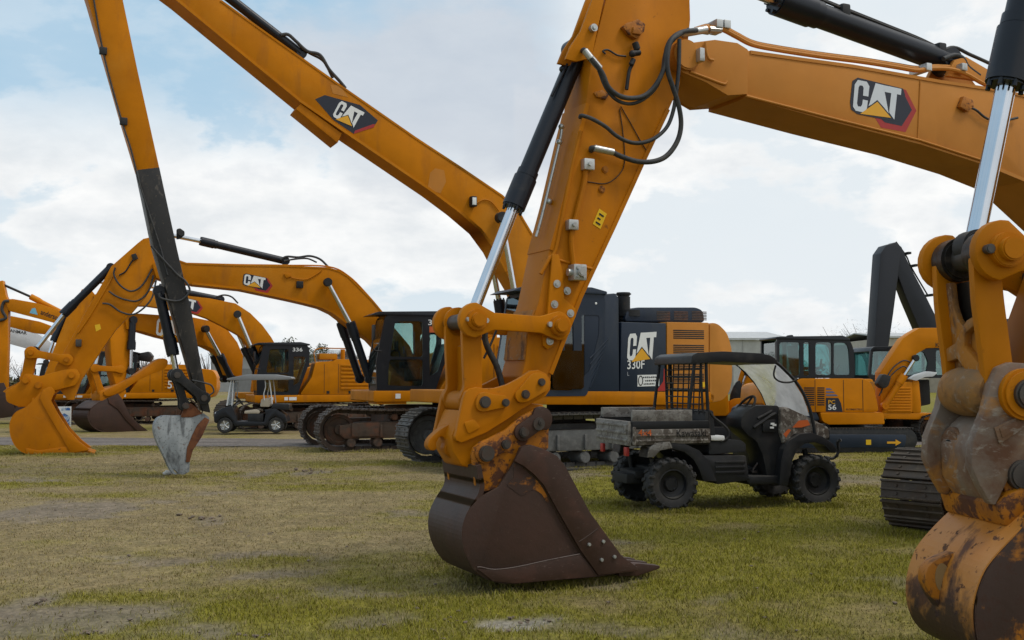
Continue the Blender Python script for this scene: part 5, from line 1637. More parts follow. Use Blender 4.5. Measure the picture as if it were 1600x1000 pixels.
def build_utv():
    r, p = RU, utv
    N = -.60
    T = lambda l, v=N: r.T(l, v)
    wr = .325
    xr = r.L(1049, 757, N)[0]; xf = r.L(1274, 751, N)[0]
    for x in (xr, xf):
        for s in (-1, 1):
            knobby_wheel(p, x, s * .55, wr - .005, wr, .26, s)
    # cargo bed
    bz0, bz1 = T([(987, 697)])[0][1], T([(987, 661)])[0][1]
    xb0, xb1 = T([(988, 690)])[0][0], T([(1109, 690)])[0][0]
    B = MB()
    B.box((xb0, -.58, bz0), (xb1, .58, bz0 + .05), .01)
    B.box((xb0, .54, bz0), (xb1, .60, bz1 + .05), .015)
    B.box((xb1 - .05, -.58, bz0), (xb1, .58, bz1 + .14), .015)
    bed = B.build('cargo_bed', PLAS, p)
    zz = [T([(1000, y)])[0][1] for y in (696, 689, 681, 674, 671)]
    m = MB()
    m.prism([(xb0, zz[0]), (xb1, zz[0] + .02), (xb1, zz[4]), (xb0 + .02, zz[4])], -.62, -.575, .012)
    m.box((xb0 + .03, -.632, zz[1] - .01), (xb1 - .02, -.61, zz[1] + .012), .006)
    m.box((xb0 + .03, -.632, zz[2] - .01), (xb1 - .02, -.61, zz[2] + .012), .006)
    m.box((xb0, -.634, zz[0]), (xb0 + .04, -.57, zz[4] + .03), .01)
    sp = m.build('bed_side_panel', CAMO, bed)
    m = MB(); m.box((xb0, -.605, zz[4]), (xb1 - .01, -.565, zz[4] + .10), .01); m.build('bed_rail', PLAS, bed)
    m = MB()
    m.box((xb0 + .02, .50, T([(990, 657)])[0][1]), (T([(1078, 650)])[0][0], .60, T([(990, 640)])[0][1] + .0), .015)
    m.box((xb0 + .0, -.60, zz[4] + .085), (T([(1082, 650)])[0][0], -.55, T([(990, 641)])[0][1]), .015)
    m.build('bed_rail', CAMOD, bed)
    m = MB()
    m.box((xb0 - .05, -.585, bz0 - .0), (xb0 - .005, .585, bz1 + .02), .012)
    for k in range(3): m.box((xb0 - .065, -.56, bz0 + .05 + k * .09), (xb0 - .045, .56, bz0 + .08 + k * .09), .006)
    m.box((xb0 - .07, -.57, bz1 - .1), (xb0 - .045, -.5, bz1 - .02), .006)
    tg = m.build('tailgate', CAMOD, bed)
    m = MB(); m.box((xb0 - .04, .36, bz0 - .13), (xb0 + .0, .46, bz0 - .02), .01); m.build('tail_light', REDV, p)
    m = MB(); m.box((xb0 - .04, -.50, bz0 - .13), (xb0 + .0, -.40, bz0 - .02), .01); m.build('tail_light', REDV, p)
    f = affine(r, -.634, (1057, 683), (1103, 682), (1057, 671))
    text('Kawasaki', lambda x, y, dv=0: f(x, y, -.006), BLKV, sp, 'maker_lettering')
    f2 = affine(r, -.634, (997, 681), (1018, 681), (997, 671))
    text('4x4', lambda x, y, dv=0: f2(x, y, -.006), ORGV, sp, 'side_lettering')
    # chassis
    m = MB()
    m.box((xr - .35, -.28, .36), (xf + .25, .28, .46), .03)
    m.box((xr - .1, -.42, .28), (xr + .35, .42, .5), .05)
    m.cyl((xr, -.5, wr), (xr, .5, wr), .05); m.cyl((xf, -.5, wr), (xf, .5, wr), .04)
    m.box((xr - .45, -.25, .30), (xr - .25, .25, .42), .02)
    m.build('chassis', DARK, p)
    m = MB()
    for y in (-.38, .38):
        m.cyl((xr - .12, y, .3), (xr - .16, y, .62), .035, seg=12); m.cyl((xf + .05, y, .3), (xf - .02, y, .7), .035, seg=12)
    m.build('shock_absorber', BLKM, p)
    # rear fenders and lower body
    for s in (-1, 1):
        v0, v1 = (s * .62, s * .34) if s < 0 else (.34, .62)
        m = MB()
        outer = [(1010, 715), (1013, 700), (1024, 693), (1045, 690), (1068, 693), (1092, 704), (1108, 722), (1118, 750), (1121, 752)]
        inner = [(1098, 752), (1092, 735), (1083, 718), (1068, 706), (1048, 701), (1030, 703), (1021, 712)]
        m.prism(T(outer + inner), min(v0, v1), max(v0, v1), .012)
        m.build('rear_fender', PLAS if s > 0 else PLAS, p)
    m = MB(); m.prism(T([(1010, 715), (1013, 700), (1024, 692), (1045, 688), (1050, 700), (1030, 704), (1021, 714)]), -.628, -.36, .01)
    m.build('rear_fender', CAMOD, p)
    m = MB()
    low = rounded(T([(1094, 712), (1166, 712), (1170, 745), (1174, 750), (1120, 757), (1112, 735)]), .02, 2)
    m.prism(low, -.60, .60, .02)
    for k in range(3):
        a, b = T([(1118, 722 + 8 * k)])[0], T([(1164, 722 + 8 * k)])[0]
        m.box((a[0], -.612, a[1] - .018), (b[0], -.59, a[1] + .01), .006)
    m.prism(T([(1168, 752), (1172, 744), (1218, 744), (1219, 756), (1172, 758)]), -.58, .58, .015)
    m.build('lower_body', PLAS, p)
    # seat
    m = MB()
    m.prism(rounded(T([(1110, 711), (1110, 694), (1120, 687), (1160, 688), (1168, 694), (1168, 706)]), .03, 3), -.56, .56, .03)
    m.prism(rounded(T([(1098, 690), (1108, 640), (1120, 642), (1124, 690)]), .03, 3), -.50, .56, .03)
    m.build('bench_seat', SEATM, p)
    m = MB(); m.box((T([(1112, 690)])[0][0], -.58, T([(1112, 689)])[0][1]), (T([(1134, 690)])[0][0], -.40, T([(1112, 681)])[0][1]), .02); m.build('folded_cloth', WHT, p)
    # dashboard and front body
    m = MB()
    dsh = [(1164, 652), (1174, 642), (1188, 634), (1222, 634), (1232, 660), (1226, 700), (1222, 752), (1206, 752), (1198, 712), (1188, 690), (1174, 680), (1164, 668)]
    m.prism(rounded(T(dsh), .03, 3), -.50, -.08, .03)
    m.prism(rounded(T([(1204, 660), (1208, 640), (1222, 634), (1232, 660), (1226, 700), (1222, 752), (1212, 752), (1208, 700)]), .03, 3), -.10, .56, .03)
    m.box((T([(1196, 668)])[0][0], -.53, T([(1196, 676)])[0][1]), (T([(1217, 668)])[0][0], -.49, T([(1196, 656)])[0][1]), .02)
    m.tube([r.P3(x, y, -.52) for x, y in ((1178, 668), (1190, 660), (1204, 650), (1212, 646))], .022)
    m.tube([r.P3(x, y, -.51) for x, y in ((1184, 654), (1192, 650), (1206, 642))], .018)
    da = m.build('dashboard', PLAS, p)
    m = MB()
    for k, (x, y) in enumerate(((1207, 662), (1210, 664), (1206, 668))):
        q = r.P3(x, y, -.535); m.box((q.x - .025, -.54, q.z - .012), (q.x + .025, -.53, q.z + .012))
    m.build('dash_sticker', WHT, da)
    # hood
    m = MB()
    m.prism(rounded(T([(1222, 640), (1232, 636), (1262, 650), (1297, 668), (1299, 684), (1280, 690), (1262, 678), (1244, 678), (1228, 694), (1222, 676)]), .02, 2), -.56, .56, .025)
    hd = m.build('hood', CAMO, p)
    m = MB()
    for pl in (((1238, 668), (1248, 657), (1262, 656), (1266, 664), (1252, 668)), ((1224, 678), (1232, 670), (1236, 672), (1228, 684))):
        m.poly([r.P3(x, y, -.566) for x, y in pl])
    m.build('orange_decal', ORGV, hd)
    m = MB()
    m.box((T([(1295, 680)])[0][0], -.52, T([(1297, 688)])[0][1]), (T([(1300, 680)])[0][0] + .02, .52, T([(1297, 671)])[0][1]), .015)
    for s in (-1, 1): m.cyl((T([(1299, 679)])[0][0], s * .38, T([(1298, 679)])[0][1]), (T([(1299, 679)])[0][0] + .05, s * .38, T([(1298, 679)])[0][1]), .06, seg=20, bev=.01)
    m.build('front_grille', PLAS, p)
    # front fenders
    for s in (-1, 1):
        v0, v1 = (-.63, -.32) if s < 0 else (.32, .63)
        outer = [(1216, 758), (1219, 720), (1223, 702), (1232, 688), (1248, 678), (1266, 676), (1284, 682), (1300, 693), (1307, 704)]
        inner = [(1298, 708), (1288, 697), (1272, 691), (1256, 693), (1244, 702), (1237, 718), (1233, 742), (1229, 760)]
        m = MB(); m.prism(rounded(T(outer + inner), .012, 2), v0, v1, .014)
        m.build('front_fender', PLAS, p)
    # bumper bar
    m = MB()
    for y in (-.35, .35):
        m.tube([r.P3(x, yy, y) for x, yy in ((1288, 714), (1302, 716), (1310, 706), (1309, 692), (1312, 688))], .02)
    m.tube([r.P3(1312, 688, -.42), r.P3(1313, 688, 0), r.P3(1312, 688, .42)], .02); m.tube([r.P3(1308, 712, -.4), r.P3(1308, 712, .4)], .02, n=1)
    m.build('bumper_bar', BLKM, p)
    # roll cage
    m = MB()
    PR = .022
    for s in (-1, 1):
        v = s * .56
        m.tube([r.P3(x, y, v) for x, y in ((1083, 556), (1130, 554), (1190, 557), (1212, 566), (1228, 580), (1243, 596), (1257, 618), (1267, 645), (1273, 676), (1274, 690))] if s < 0 else
               [r.P3(x, y, v) + Vector((0, 0, 0)) for x, y in ((1083, 556), (1130, 554), (1190, 557), (1212, 566), (1228, 580), (1243, 596), (1257, 618), (1267, 645), (1273, 676))][:0] or
               [Vector((r.L(x, y, -.56)[0], v, r.L(x, y, -.56)[1])) for x, y in ((1083, 556), (1130, 554), (1190, 557), (1212, 566), (1228, 580), (1243, 596), (1257, 618), (1267, 645), (1273, 676), (1274, 690))], PR)
        g = lambda x, y: Vector((r.L(x, y, -.56)[0], v, r.L(x, y, -.56)[1]))
        m.tube([g(x, y) for x, y in ((1103, 556), (1104, 600), (1106, 640), (1109, 700))], PR)
        m.tube([g(x, y) for x, y in ((1106, 640), (1116, 653), (1130, 664), (1138, 674), (1137, 684), (1126, 690))], .018)
        m.tube([g(x, y) for x, y in ((1086, 560), (1081, 600), (1076, 645))], PR)
        m.tube([g(x, y) for x, y in ((1095, 558), (1096, 600), (1098, 645))], .016)
    m.tube([Vector((r.L(1212, 566, -.56)[0], y, r.L(1212, 566, -.56)[1])) for y in (-.56, 0, .56)], PR, n=1)
    m.tube([Vector((r.L(1104, 600, -.56)[0], y, r.L(1104, 610, -.56)[1])) for y in (-.56, 0, .56)], PR, n=1)
    m.tube([Vector((r.L(1086, 556, -.56)[0], y, r.L(1086, 556, -.56)[1])) for y in (-.56, 0, .56)], PR, n=1)
    m.build('roll_cage', BLKM, p)
    m = MB()
    xs = r.L(1098, 600, -.56)[0]
    for k in range(7):
        y = -.5 + k / 6
        m.tube([Vector((xs, y, r.L(1060, 562, -.56)[1])), Vector((xs - .03, y, r.L(1060, 648, -.56)[1]))], .009, seg=6, n=1)
    for k in range(8):
        z = r.L(1060, 566 + k * 11, -.56)[1]
        m.tube([Vector((xs - .02, -.54, z)), Vector((xs - .02, .54, z))], .009, seg=6, n=1)
    m.build('rear_mesh_screen', BLKM, p)
    m = MB()
    m.tube([r.P3(x, y, -.58) for x, y in ((1212, 571), (1209, 584), (1212, 592), (1222, 597), (1236, 597), (1246, 592))], .012)
    m.build('side_handle', BLKM, p)
    # roof
    m = MB()
    ro = rounded(T([(1080, 569), (1081, 556), (1090, 551), (1130, 549), (1190, 552), (1206, 556), (1216, 565), (1212, 569), (1130, 565)]), .02, 3)
    m.prism(ro, -.60, .60, .03)
    m.build('roof', PLAS, p)
    # windscreen
    m = MB()
    g = lambda x, y, v: Vector((r.L(x, y, -.56)[0], v, r.L(x, y, -.56)[1]))
    b = bmesh.new()
    prof = [(1212, 567), (1228, 581), (1242, 597), (1255, 618), (1262, 636), (1266, 650)]
    for i in range(len(prof) - 1):
        m.poly([g(*prof[i], -.54), g(*prof[i + 1], -.54), g(*prof[i + 1], .54), g(*prof[i], .54)])
    bmesh.ops.remove_doubles(m.bm, verts=m.bm.verts[:], dist=.001)
    ws = m.build('windscreen', GLSW, p, ang=80)
    # steering wheel
    m = MB()
    c = r.P3(1163, 638, -.24)
    M = Matrix.Translation(c) @ Matrix.Rotation(R(-52), 4, 'Y')
    ring = [M @ Vector((.195 * math.cos(a * math.pi / 12), .195 * math.sin(a * math.pi / 12), 0)) for a in range(25)]
    m.tube(ring, .017, n=1)
    for k in range(3):
        a = k * 2.094; m.tube([M @ Vector((0, 0, 0)), M @ Vector((.18 * math.cos(a), .18 * math.sin(a), 0))], .014, n=1)
    m.cyl(M @ Vector((0, 0, 0)), M @ Vector((0, 0, -.4)), .025)
    m.cyl(M @ Vector((0, 0, -.04)), M @ Vector((0, 0, .02)), .05, bev=.01)
    m.build('steering_wheel', BLKM, p)
    m = MB()
    m.tube([r.P3(x, y, -.3) for x, y in ((1176, 735), (1186, 720), (1196, 705))], .016); m.box((r.P3(1176, 735, -.3).x - .04, -.36, r.P3(1176, 735, -.3).z - .03), (r.P3(1176, 735, -.3).x + .03, -.24, r.P3(1176, 735, -.3).z + .0), .008)
    m.build('pedal', STEEL, p)
build_utv()

# ================================================================== golf cart
RGC = Rig(-8.1, 35.6, math.pi + R(6), z=-.10)
cart = thing('golf_cart', 'dark golf cart with pale flat canopy and beige seat parked on the gravel track', 'golf cart', RGC)
def build_cart():
    r, p = RGC, cart
    N = .58
    Zc = lambda x, y: (220 + x / 3.846, 480 + y / 3.846)
    T = lambda l, v=N: r.T([Zc(x, y) for x, y in l], v)
    wr = .25
    for (x, y) in ((505, 706), (812, 703)):
        u = T([(x, y)])[0][0]
        for s in (-1, 1):
            w = MB(); h = .1
            w.lathe([(wr * .62, -h), (wr * .92, -h), (wr, -h * .7), (wr, h * .7), (wr * .92, h), (wr * .62, h), (wr * .6, 0)], (u, s * .48, wr), 32)
            wo = w.build('wheel', RUB, p)
            w = MB()
            w.lathe([(wr * .63, -h * .7), (wr * .63, s * h * .9), (wr * .5, s * h * .5), (.001, s * h * .3), (.001, 0)], (u, s * .48, wr), 24)
            for k in range(5):
                a = k * 1.2566
                w.tube([(u, s * (.48 + h * .85), wr), (u + wr * .6 * math.cos(a), s * (.48 + h * .9), wr + wr * .6 * math.sin(a))], .022, seg=6, n=1)
            w.build('rim', ZINC, wo)
    m = MB()
    m.prism(rounded(T([(438, 655), (452, 628), (490, 606), (545, 592), (560, 620), (580, 686), (740, 690), (750, 640), (742, 615), (810, 610), (868, 650), (880, 692), (852, 700), (842, 672), (810, 655), (776, 672), (764, 712), (560, 715), (548, 680), (520, 658), (480, 665), (455, 700), (440, 690)]), .03, 2), -.58, .58, .03)
    m.build('body', CABB, p)
    m = MB()
    m.prism(rounded(T([(618, 640), (620, 624), (690, 614), (712, 622), (712, 640)]), .03, 2), -.5, .5, .03)
    m.prism(rounded(T([(714, 598), (722, 552), (768, 545), (772, 600)]), .03, 2), -.5, .5, .03)
    m.build('bench_seat', TANV, p)
    m = MB(); m.prism(T([(640, 640), (735, 640), (735, 690), (640, 690)]), -.5, .5, .02); m.build('seat_base', PLAS, p)
    m = MB(); m.prism(rounded(T([(780, 612), (790, 580), (890, 582), (890, 618)]), .03, 2), -.5, .5, .03); m.build('rear_basket', PLAS, p)
    m = MB()
    for v in (-.52, .52):
        g = lambda x, y: Vector((T([(x, y)])[0][0], v, T([(x, y)])[0][1]))
        m.tube([g(x, y) for x, y in ((515, 592), (524, 540), (540, 450), (548, 432))], .022)
        m.tube([g(x, y) for x, y in ((545, 592), (550, 520), (556, 432))], .018)
        m.tube([g(x, y) for x, y in ((788, 580), (780, 500), (772, 432))], .018)
        m.tube([g(x, y) for x, y in ((742, 560), (738, 520), (748, 480), (745, 432))], .014)
    m.build('canopy_strut', WHTP, p)
    m = MB()
    m.prism(T([(518, 588), (545, 450), (552, 450), (526, 590)]), -.5, .5); m.build('windscreen', GLSW, p)
    m = MB(); m.prism(rounded(T([(514, 438), (518, 428), (640, 404), (800, 404), (905, 420), (910, 432), (880, 436), (540, 440)]), .03, 2), -.62, .62, .025); m.build('canopy', mat('canopy_grey', (.22, .225, .23), .5), p)
    m = MB(); c = r.P3(*Zc(592, 560), .25)
    M = Matrix.Translation(c) @ Matrix.Rotation(R(-50), 4, 'Y')
    m.tube([M @ Vector((.17 * math.cos(a * math.pi / 10), .17 * math.sin(a * math.pi / 10), 0)) for a in range(21)], .018, n=1)
    m.cyl(c, M @ Vector((0, 0, -.35)), .022); m.build('steering_wheel', BLKM, p)
    m = MB()
    for v in (.4, -.4): q = Vector((T([(442, 640)])[0][0], v, T([(442, 640)])[0][1])); m.ball(q - Vector((.04, 0, 0)), .06)
    SPLIT.add('headlight'); m.build('headlight', WHTP, p)
build_cart()

# ================================================================== golden compact excavator
RP = Rig(7.55, 25.5, R(4))
pc = thing('compact_excavator', 'golden compact excavator with teal-glazed cab marked PC 56 behind the utility vehicle', 'excavator', RP)
def build_pc():
    r, p = RP, pc
    N = -.98
    Zc = lambda x, y: (1140 + x / 4.544, 500 + y / 4.545)
    T = lambda l, v=N: r.T([Zc(*q) for q in l], v)
    def sl(l, v0, v1, name, m, bev=.02, par=None, rad=.05):
        q = T(l)
        if rad: q = rounded(q, rad, 3)
        k = MB(); k.prism(q, v0, v1, bev); return k.build(name, m, par or p)
    body = sl([(470, 440), (500, 415), (960, 415), (1010, 450), (1045, 560), (1062, 655), (480, 655)], N, .9, 'engine_cover', YELK, .05, rad=.1)
    sl([(250, 470), (300, 450), (500, 430), (520, 520), (650, 640), (520, 620), (240, 610)], N + .05, .9, 'counterweight', YELK, .06, rad=.1)
    sl([(200, 612), (600, 608), (650, 715), (380, 715), (250, 690)], N + .04, .9, 'lower_bumper', NAVY, .04, rad=.08)
    sl([(640, 657), (1090, 657), (1100, 740), (700, 742), (660, 720)], N - .02, .9, 'deck_frame', YELK, .03, rad=.04)
    m = MB()
    for x0, x1 in ((528, 602), (622, 674)):
        for k in range(9):
            a, b = T([(x0, 478 + k * 15)])[0], T([(x1, 487 + k * 15)])[0]
            m.box((a[0], N - .004, b[1]), (b[0], N + .02, a[1]), .002)
    m.build('vent_grille', DARK, body)
    m = MB()
    for x in (604, 806, 942):
        a, b = T([(x, 425)])[0], T([(x, 652)])[0]; m.box((a[0], N - .003, b[1]), (a[0] + .012, N + .01, a[1]))
    m.build('panel_gap', DARK, body)
    m = MB()
    dq = lambda l: [Vector((q[0], N - .004, q[1])) for q in T(l)]
    m.poly(dq([(683, 552), (772, 554), (790, 590), (803, 652), (683, 650)])); m.mi = 1
    for k in range(3):
        m.poly(dq([(683, 484 + 22 * k), (712 + 22 * k, 484 + 22 * k), (730 + 20 * k, 496 + 22 * k), (683, 496 + 22 * k)]))
    m.build('navy_badge', [NAVV, BLUS], body)
    F4 = lambda a, b, c: affine(r, N, Zc(*a), Zc(*b), Zc(*c))
    f = F4((700, 596), (748, 596), (700, 568)); text('PC', lambda x, y, dv=0: f(x, y, -.008), YELV, body, 'model_lettering')
    f = F4((698, 638), (757, 638), (698, 600)); text('56', lambda x, y, dv=0: f(x, y, -.008), WHT, body, 'model_lettering')
    f = F4((828, 641), (940, 641), (828, 628)); text('KOMATSU', lambda x, y, dv=0: f(x, y, -.006), BLKV, body, 'maker_lettering')
    f = F4((280, 535), (400, 535), (280, 520)); text('KOMATSU', lambda x, y, dv=0: f(x, y, .03), BLKV, p, 'maker_lettering')
    # cab
    g = MB()
    outer = rounded(T([(338, 410), (338, 128), (352, 116), (810, 112), (850, 130), (878, 190), (892, 300), (892, 412)]), .08, 3)
    w1 = rounded(T([(356, 396), (356, 158), (500, 158), (500, 396)]), .05, 2)
    w2 = rounded(T([(528, 396), (528, 158), (568, 158), (568, 396)]), .03, 2)
    w3 = rounded(T([(612, 390), (612, 158), (728, 158), (728, 390)]), .06, 2)
    w4 = rounded(T([(742, 390), (742, 160), (828, 162), (848, 200), (860, 390)]), .06, 2)
    for v in (-.93, .25):
        holed(g, outer, [w1, w2, w3, w4], v - .03, v + .03)
    g.prism(rounded(T([(330, 138), (330, 118), (810, 110), (858, 134), (860, 148)]), .04, 2), -.97, .30, .03)
    g.prism(T([(338, 412), (892, 412), (892, 400), (338, 400)]), -.9, .22)
    for x in (338, 880):
        a, b = T([(x, 400)])[0], T([(x, 150)])[0]
        for v in (-.9, .18): g.box((a[0], v, a[1]), (a[0] + .05, v + .06, b[1] if x < 500 else a[1] + .6))
    cb = g.build('cab', CABB, p)
    for w in (w1, w2, w3, w4):
        for v in (-.93, .25):
            m = MB(); m.prism(w, v - .005, v + .005); m.build('window', GLST, cb)
    for (a, b) in (((345, 396), (345, 158)), ((884, 396), (862, 170))):
        m = MB(); A, B = T([a])[0], T([b])[0]
        m.prism([A, B, (B[0] + .01, B[1]), (A[0] + .01, A[1])], -.88, .2); m.build('windscreen', GLST, cb)
    c = T([(600, 330)])[0]
    seat(cb, c[0] + .05, -.35, c[1] - .25)
    m = MB(); m.tube([r.P3(*Zc(x, y), -.3) for x, y in ((760, 400), (765, 340), (780, 320))], .02); m.build('control_lever', BLKM, cb)
    m = MB(); q = T([(598, 410)])[0]
    m.cyl((q[0], -.8, q[1] - .02), (q[0], -.8, q[1] + .12), .05, bev=.01); m.tube([(q[0] + .1, -.8, q[1]), (q[0] + .1, -.8, q[1] + .07), (q[0] + .3, -.8, q[1] + .07), (q[0] + .3, -.8, q[1])], .015, n=1)
    m.build('fuel_cap', YELK, body)
    # undercarriage and blade
    zt = RP.L(1300, 672, N)[1]
    x0 = RP.L(1218, 700, N)[0]; x1 = RP.L(1428, 700, N)[0]
    L = x1 - x0
    for s in (-1, 1):
        k = MB(); H = .52; rr = H / 2
        path = arc(x1 - rr, rr, rr, -90, 90, 10) + arc(x0 + rr, rr, rr, 90, 270, 10)
        k.prism(path, s * .98 - .2, s * .98 + .2, .03)
        for i in range(40):
            t = x0 + .1 + (L - .2) * i / 39
            k.box((t - .02, s * .98 - .205, -.004), (t + .02, s * .98 + .205, .02)); k.box((t - .02, s * .98 - .205, H - .02), (t + .02, s * .98 + .205, H + .012))
        tk = k.build('track', BLKM, p)
        k = MB(); k.prism(rounded([(x0 + .3, .1), (x1 - .3, .1), (x1 - .25, .38), (x0 + .3, .4)], .06, 2), s * .98 - .215, s * .98 + .215, .01)
        k.build('track_frame', NAVY, tk)
        if s < 0:
            f = affine(r, -1.2, (1386, 697), (1408, 697), (1386, 686))
            k = MB(); k.poly([f(a, b, -.004) for a, b in ((0, .35), (.6, .35), (.6, .05), (1, .5), (.6, .95), (.6, .65), (0, .65))]); k.build('arrow_marking', YELV, tk)
            f = affine(r, -1.2, (1353, 695), (1361, 695), (1353, 687))
            k = MB(); k.poly([f(0, 0, -.004), f(1, 0, -.004), f(1, 1, -.004), f(0, 1, -.004)]); k.build('warning_sticker', YELS, tk)
    m = MB(); m.cyl((.2, 0, .45), (.2, 0, T([(800, 742)])[0][1]), .4, seg=28); m.box((-.5, -.8, .2), (1.0, .8, .5), .05); m.build('slew_ring', DARK, p)
    # boom folding down in front of the cab
    BV = -.16
    Tb = lambda l: r.T([Zc(*q) for q in l], BV)
    m = MB()
    m.prism(Tb([(1070, 372), (1150, 250), (1230, 132), (1290, 90), (1350, 56), (1510, 55), (1620, 70), (1720, 130), (1730, 190), (1690, 220), (1620, 200), (1520, 196), (1400, 200), (1330, 240), (1280, 330), (1190, 500), (1112, 645), (1085, 680), (1072, 560)]), BV, .16, .02)
    bo = m.build('boom', YELK, p)
    f = affine(r, BV, Zc(1462, 192), Zc(1670, 200), Zc(1462, 162)); text('KOMATSU', lambda x, y, dv=0: f(x, y, -.005), BLKV, bo, 'maker_lettering')
    m = MB(); m.prism(Tb([(1690, 120), (1740, 150), (1700, 420), (1640, 700), (1610, 700), (1620, 420), (1670, 150)]), BV + .03, .13, .02); m.build('stick', YELK, p)
    m = MB(); m.prism(Tb([(1620, 690), (1650, 700), (1700, 860), (1660, 940), (1560, 950), (1540, 880), (1580, 760)]), -.3, .3, .02); m.build('bucket', RUST, p)
    ram(r, p, BV - .08, Zc(1100, 610), Zc(1235, 400), Zc(1320, 270), .075, .04, 'boom_cylinder', barrel_mat=YELK)
    f = affine(r, BV - .16, Zc(1222, 420), Zc(1300, 300), Zc(1206, 405)); 
    hose([r.P3(*Zc(x, y), BV - .05) for x, y in ((1075, 520), (1110, 420), (1160, 340), (1230, 290), (1280, 300), (1290, 330))], .015, bo)
    hose([r.P3(*Zc(x, y), BV - .08) for x, y in ((1060, 540), (1110, 440), (1170, 370), (1230, 330), (1270, 350))], .015, bo)
    m = MB(); m.prism(rounded(Tb([(1018, 455), (1060, 380), (1120, 400), (1100, 470), (1060, 490)]), .05, 2), -.4, -.18, .02); m.build('swing_bracket', BLKM, p)
    # dozer blade at the left
    m = MB()
    m.prism(r.T([(1226, 660), (1232, 658), (1234, 680), (1230, 704), (1222, 706), (1228, 690)], N), -.95, .95, .01)
    m.build('dozer_blade', NAVY, p)
BLUS = mat('stripe_blue', (.10, .13, .24), .4)
build_pc()

# ================================================================== golden excavator with louvres behind it
RL = Rig(11.6, 30.0, R(8))
lv = thing('excavator', 'golden excavator with louvred side and dusty white open lid, right of the compact one', 'excavator', RL)
def build_lv():
    r, p = RL, lv
    N = -1.1
    Zc = lambda x, y: (1140 + x / 4.544, 500 + y / 4.545)
    T = lambda l, v=N: r.T([Zc(*q) for q in l], v)
    def sl(l, v0, v1, name, m, bev=.02, par=None, rad=.05):
        q = T(l)
        if rad: q = rounded(q, rad, 3)
        k = MB(); k.prism(q, v0, v1, bev); return k.build(name, m, par or p)
    b = sl([(1030, 440), (1300, 440), (1300, 660), (1020, 660)], N, .9, 'engine_cover', YELK)
    a, c = T([(1120, 650)])[0], T([(1285, 470)])[0]
    m = MB()
    for k in range(9):
        z = a[1] + (c[1] - a[1]) * k / 9
        m.box((a[0], N - .02, z), (c[0], N + .01, z + (c[1] - a[1]) / 9 * .55), .008)
    m.build('louvre_grille', YELK, b)
    sl([(1300, 420), (1345, 430), (1360, 600), (1360, 660), (1300, 660)], N, .9, 'door_frame', YELK)
    sl([(1345, 440), (1460, 420), (1470, 600), (1370, 620)], N + .3, .9, 'engine_bay', DARK)
    sl([(1268, 418), (1310, 390), (1400, 364), (1472, 372), (1440, 402), (1380, 405), (1318, 432)], N - .05, .8, 'lid', WHTP, .03)
    sl([(1015, 662), (1480, 662), (1480, 710), (1015, 700)], N, 1.0, 'deck_frame', YELK)
    g = MB()
    outer = rounded(T([(995, 412), (1010, 210), (1030, 190), (1480, 180), (1560, 200), (1560, 412)]), .08, 3)
    wins = [rounded(T(q), .05, 2) for q in ([(1015, 390), (1028, 222), (1190, 222), (1190, 390)], [(1215, 390), (1215, 225), (1390, 225), (1420, 300), (1400, 390)], [(1475, 390), (1475, 215), (1545, 215), (1545, 390)])]
    for v in (-1.0, .2): holed(g, outer, wins, v - .03, v + .03)
    g.prism(rounded(T([(1005, 225), (1030, 188), (1480, 178), (1570, 200)]), .05, 2), -1.03, .25, .02)
    cb = g.build('cab', CABB, p)
    for w in wins:
        for v in (-1.0, .2):
            m = MB(); m.prism(w, v - .005, v + .005); m.build('window', GLST, cb)
    for s in (-1, 1): track(p, s * 1.0, L=3.4, H=.72, W=.45, x0=.5, mats=(BLKM, FRM), detail=False, side=s)
    m = MB(); m.cyl((0, 0, .4), (0, 0, T([(1200, 700)])[0][1]), .6, seg=24); m.box((-.6, -.8, .3), (1.4, .8, .6), .05); m.build('car_body', DARK, p)
build_lv()

# dark cab standing between the two
RH = Rig(12.0, 38.0, R(6))
hc = thing('loader', 'small dark-cabbed machine half hidden between the two golden excavators', 'loader', RH)
def build_h():
    r, p = RH, hc
    g = MB()
    outer = rounded(r.T([(1322, 592), (1322, 548), (1330, 544), (1345, 545), (1354, 558), (1358, 575), (1359, 592)], -.8), .1, 3)
    wn = rounded(r.T([(1336, 588), (1336, 552), (1345, 552), (1352, 566), (1355, 588)], -.8), .06, 2)
    for v in (-.8, .6): holed(g, outer, [wn], v - .03, v + .03)
    g.prism(r.T([(1322, 552), (1328, 543), (1346, 543), (1354, 556)], -.8), -.82, .62, .03)
    cb = g.build('cab', CABB, p)
    for v in (-.8, .6): m = MB(); m.prism(wn, v - .005, v + .005); m.build('window', GLST, cb)
    m = MB(); m.prism(rounded(r.T([(1290, 592), (1365, 592), (1372, 640), (1290, 640)], -.9), .1, 2), -.9, .9, .05); m.build('body', YELK, p)
    for x in (1300, 1358):
        q = r.L(x, 648, -.9)
        for s in (-1, 1):
            m = MB(); m.lathe([(.2, -.18), (.46, -.18), (.5, -.1), (.5, .1), (.46, .18), (.2, .18)], (q[0], s * .85, .5), 24); m.build('wheel', RUB, p)
build_h()

